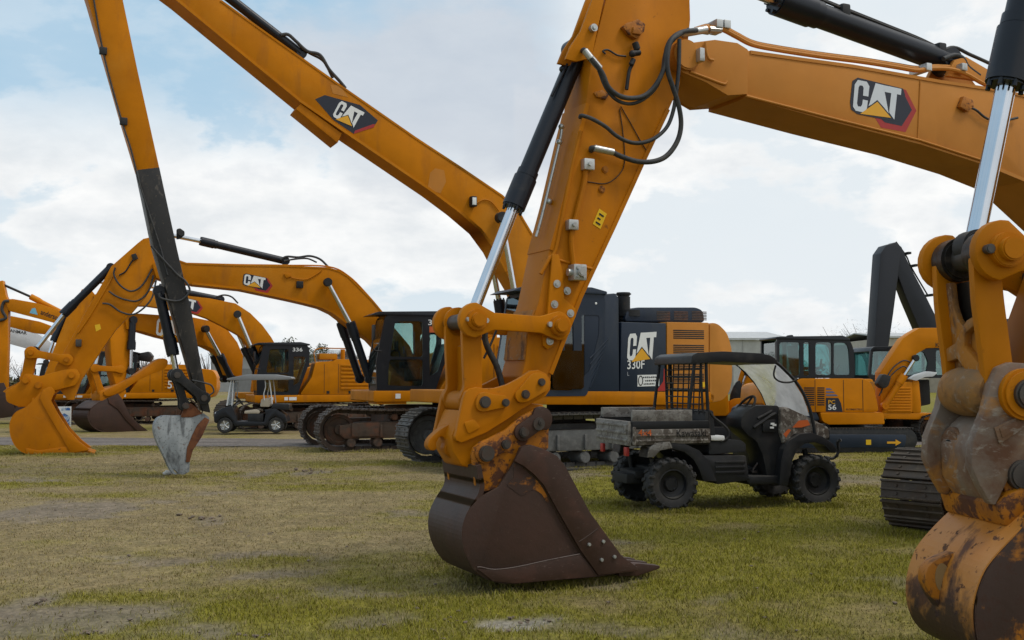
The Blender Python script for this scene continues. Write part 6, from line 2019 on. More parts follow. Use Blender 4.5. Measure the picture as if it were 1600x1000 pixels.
# amber folded arm left of the utility vehicle's steering wheel
RM = Rig(5.2, 29.0, R(-10))
mi = thing('mini_excavator', 'mini excavator with a folded golden arm and dark bucket seen through the roll cage', 'excavator', RM)
def build_m():
    r, p = RM, mi
    m = MB(); m.prism(smooth2(r.T([(1146, 640), (1150, 610), (1156, 584), (1164, 568), (1180, 566), (1186, 580), (1176, 590), (1170, 606), (1178, 626), (1184, 640)], -.12), 2), -.12, .12, .02); m.build('boom', YELK, p)
    m = MB(); m.prism(smooth2(r.T([(1162, 574), (1172, 570), (1190, 600), (1206, 640), (1196, 646), (1182, 618)], -.1), 2), -.1, .1, .02); m.build('stick', YELK, p)
    m = MB(); m.prism(smooth2(r.T([(1134, 640), (1140, 626), (1156, 622), (1176, 628), (1180, 648), (1160, 652), (1142, 652)], -.3), 2), -.3, .3, .03); m.build('front_casing', YELK, p)
    m = MB(); m.prism(smooth2(r.T([(1140, 628), (1146, 604), (1156, 594), (1160, 612), (1160, 632), (1150, 640)], -.25), 2), -.25, .25, .02); m.build('bucket', BLKM, p)
    ram(r, p, -.16, (1152, 636), (1158, 606), (1166, 584), .05, .03, 'boom_cylinder')
    m = MB(); m.prism(rounded(r.T([(1096, 600), (1136, 598), (1140, 650), (1096, 650)], -.7), .1, 2), -.7, .7, .05); m.build('body', YELK, p)
    c = r.L(1116, 640, -.7)[0]
    for s in (-1, 1):
        m = MB(); H = .42
        m.prism(arc(c + .7, H / 2, H / 2, -90, 90, 8) + arc(c - .7, H / 2, H / 2, 90, 270, 8), s * .6 - .15, s * .6 + .15, .02); m.build('track', BLKM, p)
    m = MB(); m.box((c - .5, -.5, .2), (c + .5, .5, r.L(1116, 650, -.7)[1] + .02), .03); m.build('car_body', DARK, p)
    for a in ((1104, 598, 1104, 560), (1132, 598, 1132, 560)):
        m = MB(); q0, q1 = r.P3(a[0], a[1] + 2, -.6), r.P3(a[2], a[3], -.6)
        for v in (-.6, .5): m.cyl((q0.x, v, q0.z), (q1.x, v, q1.z), .03)
        SPLIT.add('canopy_post'); m.build('canopy_post', BLKM, p)
    m = MB(); m.prism(r.T([(1098, 561), (1138, 561), (1138, 556), (1098, 556)], -.65), -.65, .55, .02); m.build('canopy', BLKM, p)
build_m()

# ================================================================== black high-reach machine
RK = Rig(24.5, 44.0, math.pi + R(12))
bk_ = thing('excavator', 'distant black machine with a sharply folded black boom above the golden excavators', 'excavator', RK)
def build_k():
    r, p = RK, bk_
    m = MB(); m.prism(r.T([(1376, 396), (1385, 383), (1399, 379), (1408, 389), (1404, 428), (1396, 490), (1388, 545), (1380, 600), (1370, 600), (1366, 545), (1371, 468)], .3), -.3, .3, .03); st = m.build('stick', BLKN, p)
    m = MB(); m.prism(r.T([(1390, 384), (1400, 378), (1409, 386), (1420, 412), (1446, 461), (1471, 511), (1510, 560), (1560, 600), (1600, 610), (1600, 640), (1560, 640), (1490, 585), (1436, 512), (1418, 470), (1403, 430)], .25), -.25, .25, .03); bo = m.build('boom', BLKN, p)
    m = MB()
    m.tube([r.P3(x, y, .1) for x, y in ((1400, 378), (1416, 400), (1424, 418), (1450, 462))], .03)
    for x, y in ((1413, 397), (1424, 416), (1450, 462)): q = r.P3(x, y, 0); m.box((q.x - .12, -.3, q.z - .03), (q.x + .02, .3, q.z + .06), .01)
    m.build('pipe', BLKM, bo)
    m = MB()
    q = r.L(1560, 650, 1.2); t = r.L(1800, 500, 1.2)
    m.prism(rounded(r.T([(1555, 650), (1572, 498), (1700, 490), (1830, 520), (1850, 640)], 1.3), .2, 3), -1.3, 1.3, .1); m.build('body', BLKM, p)
    for s in (-1, 1): track(p, s * 1.3, L=5, H=1.0, W=.6, x0=-1, mats=(TRK, FRM), detail=False, side=s)
    m = MB(); m.cyl((-1, 0, .6), (-1, 0, 1.4), .7); m.build('slew_ring', DARK, p)
BLKN = mat('boom_black_paint', (.011, .013, .019), .45, dust=((.16, .15, .13), .3))
build_k()

# ================================================================== machines at the far left
RS = Rig(-15.4, 46.0, math.pi + R(12))
ko = thing('excavator', 'distant golden excavator with dark lettering on its boom at the left edge', 'excavator', RS)
GX['m'] = Matrix.Diagonal((.95, 1, .92, 1)); house_new(ko, paint=YELK, glass=GLST, grab=False); GX['m'] = None
undercarriage(ko, detail=False, L=5.2, ox=.3, gauge=1.25)
def build_s():
    r, p = RS, ko
    m = MB(); m.prism(r.T([(6, 468), (20, 467), (60, 474), (100, 488), (150, 502), (190, 535), (216, 585), (205, 600), (180, 575), (150, 538), (112, 512), (60, 498), (14, 486)], .28), -.28, .28, .02)
    bo = m.build('boom', YELK, p)
    m = MB(); m.prism(r.T([(-4, 440), (4, 438), (9, 462), (13, 470), (12, 545), (10, 610), (4, 642), (-8, 642), (-12, 560), (-14, 470)], .22), -.22, .22, .02); m.build('stick', YELK, p)
    ram(r, p, .0, (104, 492), (49, 464), (1, 443), .1, .05, 'stick_cylinder', barrel_mat=YELK, rodm=BLKM)
    hose([r.P3(x, y, .3) for x, y in ((14, 470), (6, 472), (3, 484), (9, 496), (2, 500), (-6, 500))], .06, bo)
    f = affine(r, .28, (63, 491), (93, 502), (65, 483)); text('anderson', lambda x, y, dv=0: f(x, y, .01), BLKV, bo, 'side_lettering')
    m = MB(); m.poly([r.P3(x, y, .288) for x, y in ((46, 489), (50, 482), (55, 481), (59, 492))]); m.build('blue_badge', CYANV, bo)
    V = .5
    build_bucket(r, p, V, [(-20, 600), (6, 598), (12, 612), (26, 646), (10, 652), (-10, 652), (-26, 640)], [(22, 650), (-8, 654), (-24, 642), (-26, 620)], ((20, 649), (32, 650)), (RUST, RUSTW), teeth=3)
    f = affine(r, 1.4, (262, 607), (276, 607), (262, 595)); text('5', lambda x, y, dv=0: f(x * .5, y, .05), WHT, p, 'number_lettering')
    m = MB(); m.prism(r.T([(214, 563), (216, 552), (232, 549), (238, 556), (234, 566)], .6), -.2, .6, .05); m.build('engine_hood', BLKM, p)
build_s()
RV = Rig(-20.5, 52.0, math.pi + R(10))
wh = thing('excavator', 'distant white-boomed excavator with dark maker lettering, lowest at the left edge', 'excavator', RV)
GX['m'] = Matrix.Diagonal((.8, .9, .8, 1)); house_new(wh, paint=YELK, glass=GLST, grab=False); GX['m'] = None
undercarriage(wh, detail=False, L=4, H=.8, gauge=1.15)
def build_v():
    r, p = RV, wh
    m = MB(); m.prism(r.T([(-40, 500), (10, 506), (40, 513), (60, 522), (80, 535), (98, 552), (104, 575), (90, 575), (75, 552), (50, 547), (10, 536), (-40, 530)], .3), -.3, .3, .03); bo = m.build('boom', WHTP, p)
    f = affine(r, .3, (11, 518), (42, 523), (11, 513)); text('YANMAR', lambda x, y, dv=0: f(x, y, .01), BLKV, bo, 'maker_lettering')
    m = MB(); m.prism(r.T([(-60, 490), (-36, 492), (-34, 530), (-44, 640), (-56, 640), (-66, 540)], .25), -.25, .25, .03); m.build('stick', WHTP, p)
    build_bucket(r, p, .4, [(-64, 610), (-40, 608), (-28, 640), (-40, 652), (-66, 648), (-72, 630)], [(-36, 652), (-66, 650), (-74, 632), (-66, 612)], ((-34, 651), (-26, 652)), (RUST, RUSTW), teeth=0)
build_v()
RQ = Rig(-18.6, 49.5, math.pi + R(12))
oq = thing('excavator', 'distant plain orange excavator whose boom lies between the lettered boom and white boom', 'excavator', RQ)
GX['m'] = Matrix.Diagonal((.85, .95, .85, 1)); house_new(oq, paint=YEL, glass=GLST, grab=False); GX['m'] = None
undercarriage(oq, detail=False, L=4.4, H=.85, gauge=1.2)
def build_q():
    r, p = RQ, oq
    m = MB(); m.prism(r.T([(-50, 482), (14, 493), (60, 502), (95, 515), (120, 540), (134, 580), (122, 580), (105, 552), (84, 524), (50, 520), (12, 510), (-50, 500)], .28), -.28, .28, .03); m.build('boom', YEL, p)
    m = MB(); m.prism(r.T([(-70, 470), (-46, 470), (-44, 510), (-56, 630), (-66, 630), (-76, 520)], .25), -.25, .25, .03); m.build('stick', YEL, p)
    build_bucket(r, p, .4, [(-74, 605), (-54, 604), (-40, 640), (-54, 650), (-78, 646), (-84, 628)], [(-48, 650), (-78, 648), (-86, 630), (-76, 608)], ((-46, 649), (-36, 650)), (RUST, RUSTW), teeth=0)
build_q()

# ================================================================== poster board leaning behind the amber bucket
q = at(98, 665, 40.0)
ps = thing('poster_board', 'small white and blue poster board standing on the grass beside the amber bucket', 'sign', loc=(q.x, 40.0, ground_z(40.0) + .06), rz=R(6))
def build_ps():
    p = ps
    m = MB(); m.box((-.29, -.012, .02), (.29, .012, .74), .005); b = m.build('board', WHT, p)
    m = MB()
    m.poly([(-.05, -.015, .60), (.25, -.015, .60), (.25, -.015, .70), (-.05, -.015, .70)])
    m.poly([(-.24, -.015, .08), (.24, -.015, .06), (.24, -.015, .38), (.05, -.015, .50), (-.10, -.015, .42), (-.24, -.015, .30)])
    m.build('printed_picture', BLUV, b)
    m = MB(); m.tube([(-.15, 0, .55), (-.15, .3, 0)], .012, n=1); m.tube([(.15, 0, .55), (.15, .3, 0)], .012, n=1); SPLIT.add('prop_leg'); m.build('prop_leg', ZINC, p)
build_ps()
# ================================================================== ground, track, grass
def vnoise(x, y, seed=0):
    xi, yi = np.floor(x).astype(np.int64), np.floor(y).astype(np.int64)
    fx, fy = x - xi, y - yi
    fx = fx * fx * (3 - 2 * fx); fy = fy * fy * (3 - 2 * fy)
    def h(a, b):
        n = (a * 374761393 + b * 668265263 + seed * 974634777) & 0xffffffff
        n = ((n ^ (n >> 13)) * 1274126177) & 0xffffffff
        return ((n ^ (n >> 16)) & 0xffff) / 65535.0
    return (h(xi, yi) * (1 - fx) + h(xi + 1, yi) * fx) * (1 - fy) + (h(xi, yi + 1) * (1 - fx) + h(xi + 1, yi + 1) * fx) * fy
def fbm(x, y, seed=0, o=4):
    s = 0; a = .5; t = 0
    for k in range(o):
        s = s + a * vnoise(x * 2 ** k + 17.3 * k, y * 2 ** k - 9.1 * k, seed + k); t += a; a *= .55
    return s / t
def gz_np(y):
    return -0.0129 * np.clip(y - 26.0, 0, 14.5)
def sstep(a, b, x):
    t = np.clip((x - a) / (b - a), 0, 1)
    return t * t * (3 - 2 * t)

# bare patches: picture place and half-size, turned into spots on the ground
SPOTS = []
for px, py, hx, hy, kind in ((70, 796, 110, 16, 0), (150, 790, 90, 10, 0), (110, 975, 190, 40, 0), (330, 990, 150, 26, 0), (620, 968, 150, 20, 1), (800, 968, 55, 22, 2), (900, 975, 120, 18, 1),
                             (1160, 934, 70, 10, 1), (45, 748, 40, 6, 0), (420, 737, 50, 6, 0), (490, 735, 30, 6, 0), (320, 811, 26, 6, 3), (410, 890, 60, 7, 1), (420, 862, 70, 7, 1), (220, 785, 40, 6, 1), (60, 935, 60, 10, 0),
                             (1330, 745, 90, 8, 1), (900, 742, 60, 8, 1), (1400, 905, 60, 10, 1), (960, 905, 70, 8, 1), (560, 920, 60, 8, 1), (1000, 845, 90, 4, 3), (650, 800, 50, 6, 1), (180, 870, 160, 8, 1), (350, 770, 60, 5, 1), (1110, 985, 70, 12, 1)):
    cx, cy = on_ground(px, py)
    SPOTS.append((cx, cy, hx * cy / FPX, hy * cy * cy / (EYE * FPX), kind))

def masks(x, y):
    wx = x + .5 * (fbm(x * 1.3, y * 1.3, 31) - .5) * 2; wy = y + .5 * (fbm(x * 1.3, y * 1.3, 41) - .5) * 2
    big = fbm(x * .16, y * .16, 3, 3); mid = fbm(x * .55, y * .45, 9, 4); fine = fbm(x * 3, y * 3, 23, 3)
    strk = fbm(x * .35, y * 1.1, 61, 4)
    green = sstep(.40, .60, .30 * big + .30 * strk + .22 * mid + .18 * fine + .018 + .055 * np.clip((x - .2) / 3.0, -1.3, 1.0) + .05 * np.exp(-((y - 18.5) / 3.5) ** 2) - .010)
    dirt = np.zeros_like(x); kind2 = np.zeros_like(x)
    for cx, cy, rx, ry, k in SPOTS:
        d = np.sqrt(((wx - cx) / rx) ** 2 + ((wy - cy) / ry) ** 2)
        m = sstep(1.15, .45, d + 1.3 * (fine - .5) + .9 * (mid - .5))
        dirt = np.maximum(dirt, m * (.72 if k in (0, 2) else .5))
        if k == 2: kind2 = np.maximum(kind2, m)
    sc = sstep(.62, .74, .6 * mid + .4 * fine) * .55 * (1 - green * .6)
    dirt = np.maximum(dirt, sc)
    return green, dirt, kind2, mid, fine

def ground_col(x, y):
    green, dirt, pale, mid, fine = masks(x, y)
    g = np.array([.205, .182, .020]); g2 = np.array([.150, .130, .018]); s = np.array([.255, .200, .100]); s2 = np.array([.205, .155, .078]); d = np.array([.185, .152, .125]); pl = np.array([.36, .33, .29])
    gg = g2 + (g - g2) * mid[..., None]
    ss = s2 + (s - s2) * fine[..., None]
    c = ss + (gg - ss) * green[..., None]
    c = c + (d - c) * dirt[..., None]
    c = c + (pl - c) * (pale * .6)[..., None]
    return c * (.86 + .28 * fine[..., None]), green, dirt

def axis(dense0, dense1, step, far0, far1):
    a = list(np.arange(dense0, dense1 + 1e-6, step))
    s = step; v = dense1
    while v < far1:
        s *= 1.35; v += s; a.append(min(v, far1))
    s = step; v = dense0
    while v > far0:
        s *= 1.35; v -= s; a.insert(0, max(v, far0))
    return np.array(a)

def grid_mesh(name, X, Y, Z, colr, m):
    ny, nx = X.shape
    co = np.stack([X, Y, Z], -1).reshape(-1, 3)
    idx = np.arange(nx * ny).reshape(ny, nx)
    q = np.stack([idx[:-1, :-1], idx[:-1, 1:], idx[1:, 1:], idx[1:, :-1]], -1).reshape(-1, 4)
    me = bpy.data.meshes.new(name)
    me.vertices.add(len(co)); me.vertices.foreach_set('co', co.ravel())
    me.loops.add(q.size); me.loops.foreach_set('vertex_index', q.ravel())
    me.polygons.add(len(q)); me.polygons.foreach_set('loop_start', np.arange(0, q.size, 4)); me.polygons.foreach_set('loop_total', np.full(len(q), 4))
    me.update(calc_edges=True)
    if colr is not None:
        at_ = me.color_attributes.new('Col', 'FLOAT_COLOR', 'POINT')
        at_.data.foreach_set('color', np.concatenate([colr.reshape(-1, 3), np.ones((len(co), 1))], 1).astype(np.float32).ravel())
    me.shade_smooth()
    me.materials.append(m)
    o = bpy.data.objects.new(name, me); COL.objects.link(o)
    return o

def attr_mat(name, rough=.95, fine=True, bump=.5):
    m = bpy.data.materials.new(name); m.use_nodes = True
    t = NT(m.node_tree); bs = t.n['Principled BSDF']
    a = t.node('ShaderNodeVertexColor', layer_name='Col')
    c = a.outputs[0]
    if fine:
        tc = t.node('ShaderNodeTexCoord'); v = tc.outputs['Object']
        mp = t.node('ShaderNodeMapping'); mp.inputs['Scale'].default_value = (1, .8, 1); t.link(v, mp.inputs['Vector'])
        n1 = t.ramp(t.noise(mp.outputs[0], 22, 8, .7), .28, .74, (.45, .45, .45, 1), (1.5, 1.5, 1.5, 1))
        c = t.mix(1.0, c, n1, 'MULTIPLY')
        n2 = t.ramp(t.noise(mp.outputs[0], 5.0, 6, .65), .3, .7, (.72, .74, .70, 1), (1.22, 1.2, 1.2, 1))
        c = t.mix(1.0, c, n2, 'MULTIPLY')
        b = t.node('ShaderNodeBump'); b.inputs['Strength'].default_value = bump; b.inputs['Distance'].default_value = .03
        t.link(t.noise(mp.outputs[0], 26, 8, .7), b.inputs['Height']); t.link(b.outputs[0], bs.inputs['Normal'])
    t.link(c, bs.inputs['Base Color'])
    bs.inputs['Roughness'].default_value = rough; bs.inputs['Specular IOR Level'].default_value = .15
    return m

xs = axis(-20, 14, .11, -2500, 2500); ys = axis(4.5, 34, .11, -300, 3500)
X, Y = np.meshgrid(xs, ys)
cg, green, dirt = ground_col(X, Y)
near = sstep(60, 40, Y) * sstep(60, 30, np.abs(X)) * sstep(0, 3, Y)
Z = gz_np(Y) + near * ((fbm(X * .8, Y * .8, 5) - .5) * .05 + (fbm(X * 4, Y * 4, 6, 3) - .5) * .03 - .02 - dirt * .012)
ground = tag(grid_mesh('ground', X, Y, Z, cg, attr_mat('turf_and_soil')), kind='structure')

# gravel track
pts0 = [(-60, 32.5), (-25, 31.0), (-12, 29.8), (-6, 29.0), (-3.2, 28.4), (1, 28.0), (10, 29.5), (40, 34)]
def road_y(x):
    return np.interp(x, [p[0] for p in pts0], [p[1] for p in pts0])
rx = np.arange(-60, 40, .2); rv = np.linspace(-1, 1, 25)
RX, RVV = np.meshgrid(rx, rv)
half = 2.2 + .5 * (fbm(RX * .5, RVV * 0 + 3, 77) - .5) * 2 + .35 * (fbm(RX * 2, RVV * 3, 78) - .5)
RY = road_y(RX) + RVV * half
RZ = gz_np(RY) + .02 - .035 * np.abs(RVV) ** 4
n_ = fbm(RX * 1.2, RY * 3, 55, 4)
rut = np.exp(-((np.abs(RVV) - .42) / .16) ** 2)
rc = np.array([.17, .148, .135])[None, None] * (.72 + .6 * n_[..., None]) * (1 - .28 * rut[..., None])
tag(grid_mesh('gravel_track', RX, RY, RZ, rc, attr_mat('gravel', .95)), kind='structure')

# grass blades as one body of grass
CONTACT = [([(690, 872), (722, 893), (760, 907), (860, 910), (940, 905), (1010, 894)], 9000, .05), ([(1020, 797), (1085, 798)], 2500, .07), ([(1245, 792), (1308, 791)], 2500, .07),
           ([(965, 786), (1005, 787)], 1500, .07), ([(1400, 832), (1470, 838)], 3000, .10), ([(270, 744), (298, 745)], 1200, .06), ([(40, 709), (140, 709)], 2500, .12), ([(505, 702), (700, 706)], 3000, .15), ([(640, 726), (960, 732)], 5000, .15),
           ([(1425, 1000), (1440, 1010)], 800, .1)]
def grass(n):
    u = rng.random(n)
    y = 5.6 * (30 / 5.6) ** (u ** .82)
    x = (rng.random(n) * 2 - 1) * (y * .52 + 1.6)
    cb, g, d = ground_col(x, y)
    onroad = np.abs(y - road_y(x)) < 2.2
    keep = (rng.random(n) > d * 1.25) & (rng.random(n) < .42 + .58 * g) & ~onroad
    x, y, cb, g = x[keep], y[keep], cb[keep], g[keep]
    # longer blades left standing where steel and rubber meet the ground
    ex, ey = [], []
    for line, k, wid in CONTACT:
        P = np.array([on_ground(*q) for q in line])
        s_ = rng.random(k) * (len(P) - 1); i_ = np.minimum(s_.astype(int), len(P) - 2); f_ = (s_ - i_)[:, None]
        Q = P[i_] * (1 - f_) + P[i_ + 1] * f_
        ex.append(Q[:, 0] + rng.normal(0, wid, k)); ey.append(Q[:, 1] + rng.normal(0, wid, k))
    ex, ey = np.concatenate(ex), np.concatenate(ey)
    ecb, eg, _ = ground_col(ex, ey)
    tall = np.concatenate([np.ones(len(x)), np.full(len(ex), 1.7)])
    x, y, cb, g = np.concatenate([x, ex]), np.concatenate([y, ey]), np.concatenate([cb, ecb]), np.concatenate([g, np.maximum(eg, .6)])
    n = len(x)
    clump = fbm(x * 2.2, y * 2.2, 91, 3)
    h = (.014 + .030 * rng.random(n)) * (.62 + .30 * g) * (.45 + .95 * clump) * (1 + .012 * y)
    h = h * tall
    w = (.0015 + .0012 * rng.random(n)) * (1 + .055 * y)
    a = rng.random(n) * 2 * np.pi
    lean = h * (.25 + .9 * rng.random(n))
    la = rng.random(n) * 2 * np.pi
    z = gz_np(y) + ((fbm(x * .8, y * .8, 5) - .5) * .05 + (fbm(x * 4, y * 4, 6, 3) - .5) * .03 - .02) - .004
    dx, dy = np.cos(a) * w, np.sin(a) * w
    mx, my = x + np.cos(la) * lean * .35, y + np.sin(la) * lean * .35
    tx, ty = x + np.cos(la) * lean, y + np.sin(la) * lean
    V = np.empty((n, 5, 3))
    V[:, 0] = np.stack([x - dx, y - dy, z], 1); V[:, 1] = np.stack([x + dx, y + dy, z], 1)
    V[:, 2] = np.stack([mx + dx * .75, my + dy * .75, z + h * .62], 1); V[:, 3] = np.stack([mx - dx * .75, my - dy * .75, z + h * .62], 1)
    V[:, 4] = np.stack([tx, ty, z + h], 1)
    base = (np.arange(n) * 5)[:, None]
    quad = base + np.array([[0, 1, 2, 3]]); tri = base + np.array([[3, 2, 4]])
    loops = np.concatenate([quad, tri], 1).ravel()
    starts = (np.arange(n) * 7)[:, None] + np.array([[0, 4]]); tot = np.tile([4, 3], n)
    me = bpy.data.meshes.new('grass')
    me.vertices.add(n * 5); me.vertices.foreach_set('co', V.ravel())
    me.loops.add(len(loops)); me.loops.foreach_set('vertex_index', loops)
    me.polygons.add(2 * n); me.polygons.foreach_set('loop_start', starts.ravel()); me.polygons.foreach_set('loop_total', tot)
    me.update(calc_edges=True)
    kind = rng.random(n)
    straw = np.array([.36, .285, .14]); gr = np.array([.27, .25, .026]); dk = np.array([.17, .165, .018])
    mixg = (kind < .22 + .56 * g)
    c = np.where(mixg[:, None], dk + (gr - dk) * rng.random(n)[:, None], straw * (.55 + .6 * rng.random(n)[:, None]))
    c = .5 * c + .5 * cb * (.9 + .5 * rng.random(n)[:, None])
    c5 = np.repeat(np.concatenate([c, np.ones((n, 1))], 1), 5, 0).astype(np.float32)
    at_ = me.color_attributes.new('Col', 'FLOAT_COLOR', 'POINT'); at_.data.foreach_set('color', c5.ravel())
    me.materials.append(attr_mat('grass_blade', .7, False))
    o = bpy.data.objects.new('grass', me); COL.objects.link(o)
    return tag(o, 'short worn grass, part green and part straw coloured', 'grass', kind='stuff')
grass(560000)

# clods, crumbs and pale stones lying about (one litter)
def litter():
    m = MB()
    spots = []
    for px, py, k, rad in ((480, 733, 10, .07), (500, 736, 6, .05), (318, 810, 9, .06), (415, 832, 8, .04), (1010, 905, 5, .03), (60, 940, 8, .04), (700, 965, 10, .03), (820, 968, 14, .03), (130, 985, 10, .03), (400, 990, 8, .03)):
        for _ in range(k): spots.append((px + random.gauss(0, 20), py + random.gauss(0, 3), rad * random.uniform(.15, .75)))
    for _ in range(90): spots.append((random.uniform(0, 1420), random.uniform(720, 998), random.uniform(.008, .022)))
    for px, py, rr in spots:
        x, y = on_ground(px, py)
        b = bmesh.new(); bmesh.ops.create_icosphere(b, subdivisions=1, radius=rr)
        for v in b.verts: v.co *= random.uniform(.7, 1.25); v.co.z *= .5
        m._merge(b, Matrix.Translation((x, y, ground_z(y) - .012)))
    o = m.build('soil_clods', mat('clod_soil', (.15, .115, .085), .95, bump=(20, .4, .02)))
    tag(o, 'scattered crumbs and clods of dry soil in the grass', 'soil', kind='stuff')
litter()
for (px, py, rr, lab) in ((262, 741, .075, 'small pale stone beside the tip of the grey bucket'),):
    x, y = on_ground(px, py)
    m = MB(); b = bmesh.new(); bmesh.ops.create_icosphere(b, subdivisions=3, radius=rr)
    for v in b.verts:
        v.co *= 1 + .25 * math.sin(v.co.x * 60 + v.co.z * 40) * .5; v.co.z *= .6
    m._merge(b, Matrix.Translation((x, y, rr * .3)))
    tag(m.build('stone', mat('pale_stone', (.48, .46, .42), .8, bump=(60, .3, .01))), lab, 'stone')

# ================================================================== far buildings
def shed(name, px0, px1, pyt, depth, label, colr, dep=25, pitch=.12, ribs=True):
    a, b = at(px0, 593, depth), at(px1, 593, depth)
    h = EYE + (593 - pyt) * depth / FPX
    z0 = ground_z(depth)
    t = thing(name, label, 'building', loc=((a.x + b.x) / 2, depth, z0))
    w = b.x - a.x; H = h - z0
    m = MB(); m.box((-w / 2, 0, 0), (w / 2, dep, H - .35))
    m.build('wall', mat(name + '_wall_metal', colr, .6, layers=[(.4, .45, .7, tuple(c * .8 for c in colr), None, (1, 1, .2), .7)]), t)
    m = MB(); m.prism([(-dep * .0 - .3, H - .35), (dep / 2, H + dep * pitch * .35), (dep + .3, H - .35), (dep + .3, H - .2), (dep / 2, H + dep * pitch * .35 + .15), (-.3, H - .1)], -w / 2 - .3, w / 2 + .3, M=Matrix.Rotation(math.pi / 2, 4, 'Z'))
    m.build('roof', mat(name + '_roof_metal', (.42, .43, .43), .5), t)
    if ribs:
        m = MB()
        k = int(w / 2.6)
        for i in range(k + 1):
            x = -w / 2 + w * i / k; m.box((x - .06, -.06, 0), (x + .06, .01, H - .36))
        m.build('wall_rib', mat(name + '_rib', tuple(c * .75 for c in colr), .6), t)
    m = MB()
    for i in range(max(2, int(w / 9))):
        x = -w / 2 + (i + .5) * w / max(2, int(w / 9)); m.box((x - 1.6, -.08, .0), (x + 1.6, .0, min(H * .6, 3.4)))
    SPLIT.add('roller_door'); m.build('roller_door', mat(name + '_door', tuple(c * .6 for c in colr), .5), t)
shed('warehouse', 1090, 1232, 527, 135, 'long pale grey metal warehouse on the horizon left of the compact excavator', (.40, .40, .38))
shed('storage_building', 1384, 1500, 524, 150, 'low cream storage building on the horizon under the black boom', (.42, .38, .31), pitch=.08)
shed('workshop', 330, 520, 552, 160, 'low dull workshop roofline far behind the left excavators', (.30, .30, .29), pitch=.08)

# ================================================================== trees
BARK = mat('bark_grey_brown', (.075, .060, .050), .9, bump=(20, .4, .02))
LEAF = mat('foliage_dark_green', (.030, .042, .014), .7, var=.4, layers=[(1.2, .45, .65, (.060, .075, .022), None, None, .8)])
TWIG = mat('winter_twigs', (.105, .082, .070), .9, var=.25)
TWIGG = mat('olive_twigs', (.075, .078, .042), .9, var=.3)
def twig_cloud(m, c, rad, n, size, zs=1.0, thin=False):
    b = bmesh.new()
    for _ in range(n):
        d = Vector((random.gauss(0, 1), random.gauss(0, 1), random.gauss(0, 1)))
        d.normalize(); d *= random.random() ** .45
        q = Vector(c) + Vector((d.x * rad, d.y * rad, d.z * rad * zs))
        t = Vector((random.gauss(0, 1), random.gauss(0, 1), random.gauss(0, 1) + (.5 if thin else 0))).normalized()
        s = t.orthogonal().normalized()
        L = size * random.uniform(.6, 1.4); W = L * (.055 if thin else .45)
        vs = [b.verts.new(q - t * L), b.verts.new(q + s * W), b.verts.new(q + t * L), b.verts.new(q - s * W)]
        b.faces.new(vs)
    m._merge(b)
def tree(px, pyt, depth, label, bare=False, spread=.32, dens=1.0, group=None, name='tree'):
    p0 = at(px, 593, depth); z0 = ground_z(depth)
    H = EYE + (593 - pyt) * depth / FPX - z0
    t = thing(name, label, 'tree', loc=(p0.x, depth, z0), group=group)
    m = MB()
    m.tube([(0, 0, -.1), (.05 * H * random.uniform(-1, 1) * .5, 0, H * .3), (0, .02 * H, H * .62)], [H * .025, H * .019, H * .009], seg=8, n=4)
    crown = []
    for k in range(11 if bare else 8):
        a = k * 2.4; z = H * random.uniform(.28, .6); L = H * random.uniform(.22, .42)
        tip = Vector((math.cos(a) * L * .8, math.sin(a) * L * .8, z + L * .75))
        m.tube([(0, 0, z), (tip.x * .5, tip.y * .5, z + L * .3), tip], [H * .010, H * .006, H * .002], seg=6, n=3)
        crown.append(tip)
    m.build('trunk', BARK, t)
    m = MB()
    crown += [Vector((random.gauss(0, H * spread * .4), random.gauss(0, H * spread * .4), H * random.uniform(.62, .9))) for _ in range(7)]
    for c in crown:
        twig_cloud(m, c, H * random.uniform(.10, .17), int((260 if bare else 170) * dens), H * (.026 if bare else .018), .9, thin=bare)
    m.build('crown', TWIG if bare else LEAF, t)
random.seed(21)
tree(451, 527, 78, 'dark green bushy tree rising behind the excavator marked 336', spread=.35, name='evergreen_tree')
for px, pyt, lab in ((506, 541, 'leafless tree just right of the dark green tree'), (545, 545, 'leafless tree low between the 336 excavator and the lift cylinders'), (600, 540, 'leafless tree behind the 330 cab')):
    tree(px, pyt, 95, lab, bare=True, name='bare_tree', group='bare trees on the left horizon')
def tree_line():
    m = MB(); random.seed(5)
    x = -420.0
    while x < 330:
        d = random.uniform(185, 235)
        px = 800 + x / d * FPX
        h = random.uniform(5.5, 8.5) * (1.75 if 1230 < px < 1800 else .8)
        w = h * random.uniform(.45, .7)
        m.tube([(x, d, -.3), (x + random.uniform(-.4, .4), d, h * .6)], [.22, .08], seg=5, n=2)
        for k in range(5):
            a = random.random() * 6.28; m.tube([(x, d, h * .35), (x + math.cos(a) * w * .6, d + math.sin(a) * w * .6, h * random.uniform(.65, .95))], [.1, .02], seg=4, n=1)
        twig_cloud(m, (x, d, h * .54), w, 620 if 1200 < px < 1850 else 260, .36, .85, thin=True)
        for k in range(5):
            a = random.random() * 6.28; q = random.uniform(.3, .8)
            m.tube([(x, d, h * .3), (x + math.cos(a) * w * q, d, h * random.uniform(.6, 1.0))], [.09, .03], seg=4, n=1)
        m.mi = 1
        twig_cloud(m, (x + random.uniform(-2, 2), d + 2, h * .25), w * .9, 70, .55, .5)
        m.mi = 0
        x += random.uniform(2.2, 4.2)
    tag(m.build('tree_line', [TWIG, TWIGG]), 'hazy line of bare brown trees along the horizon', 'trees', kind='stuff')
tree_line()

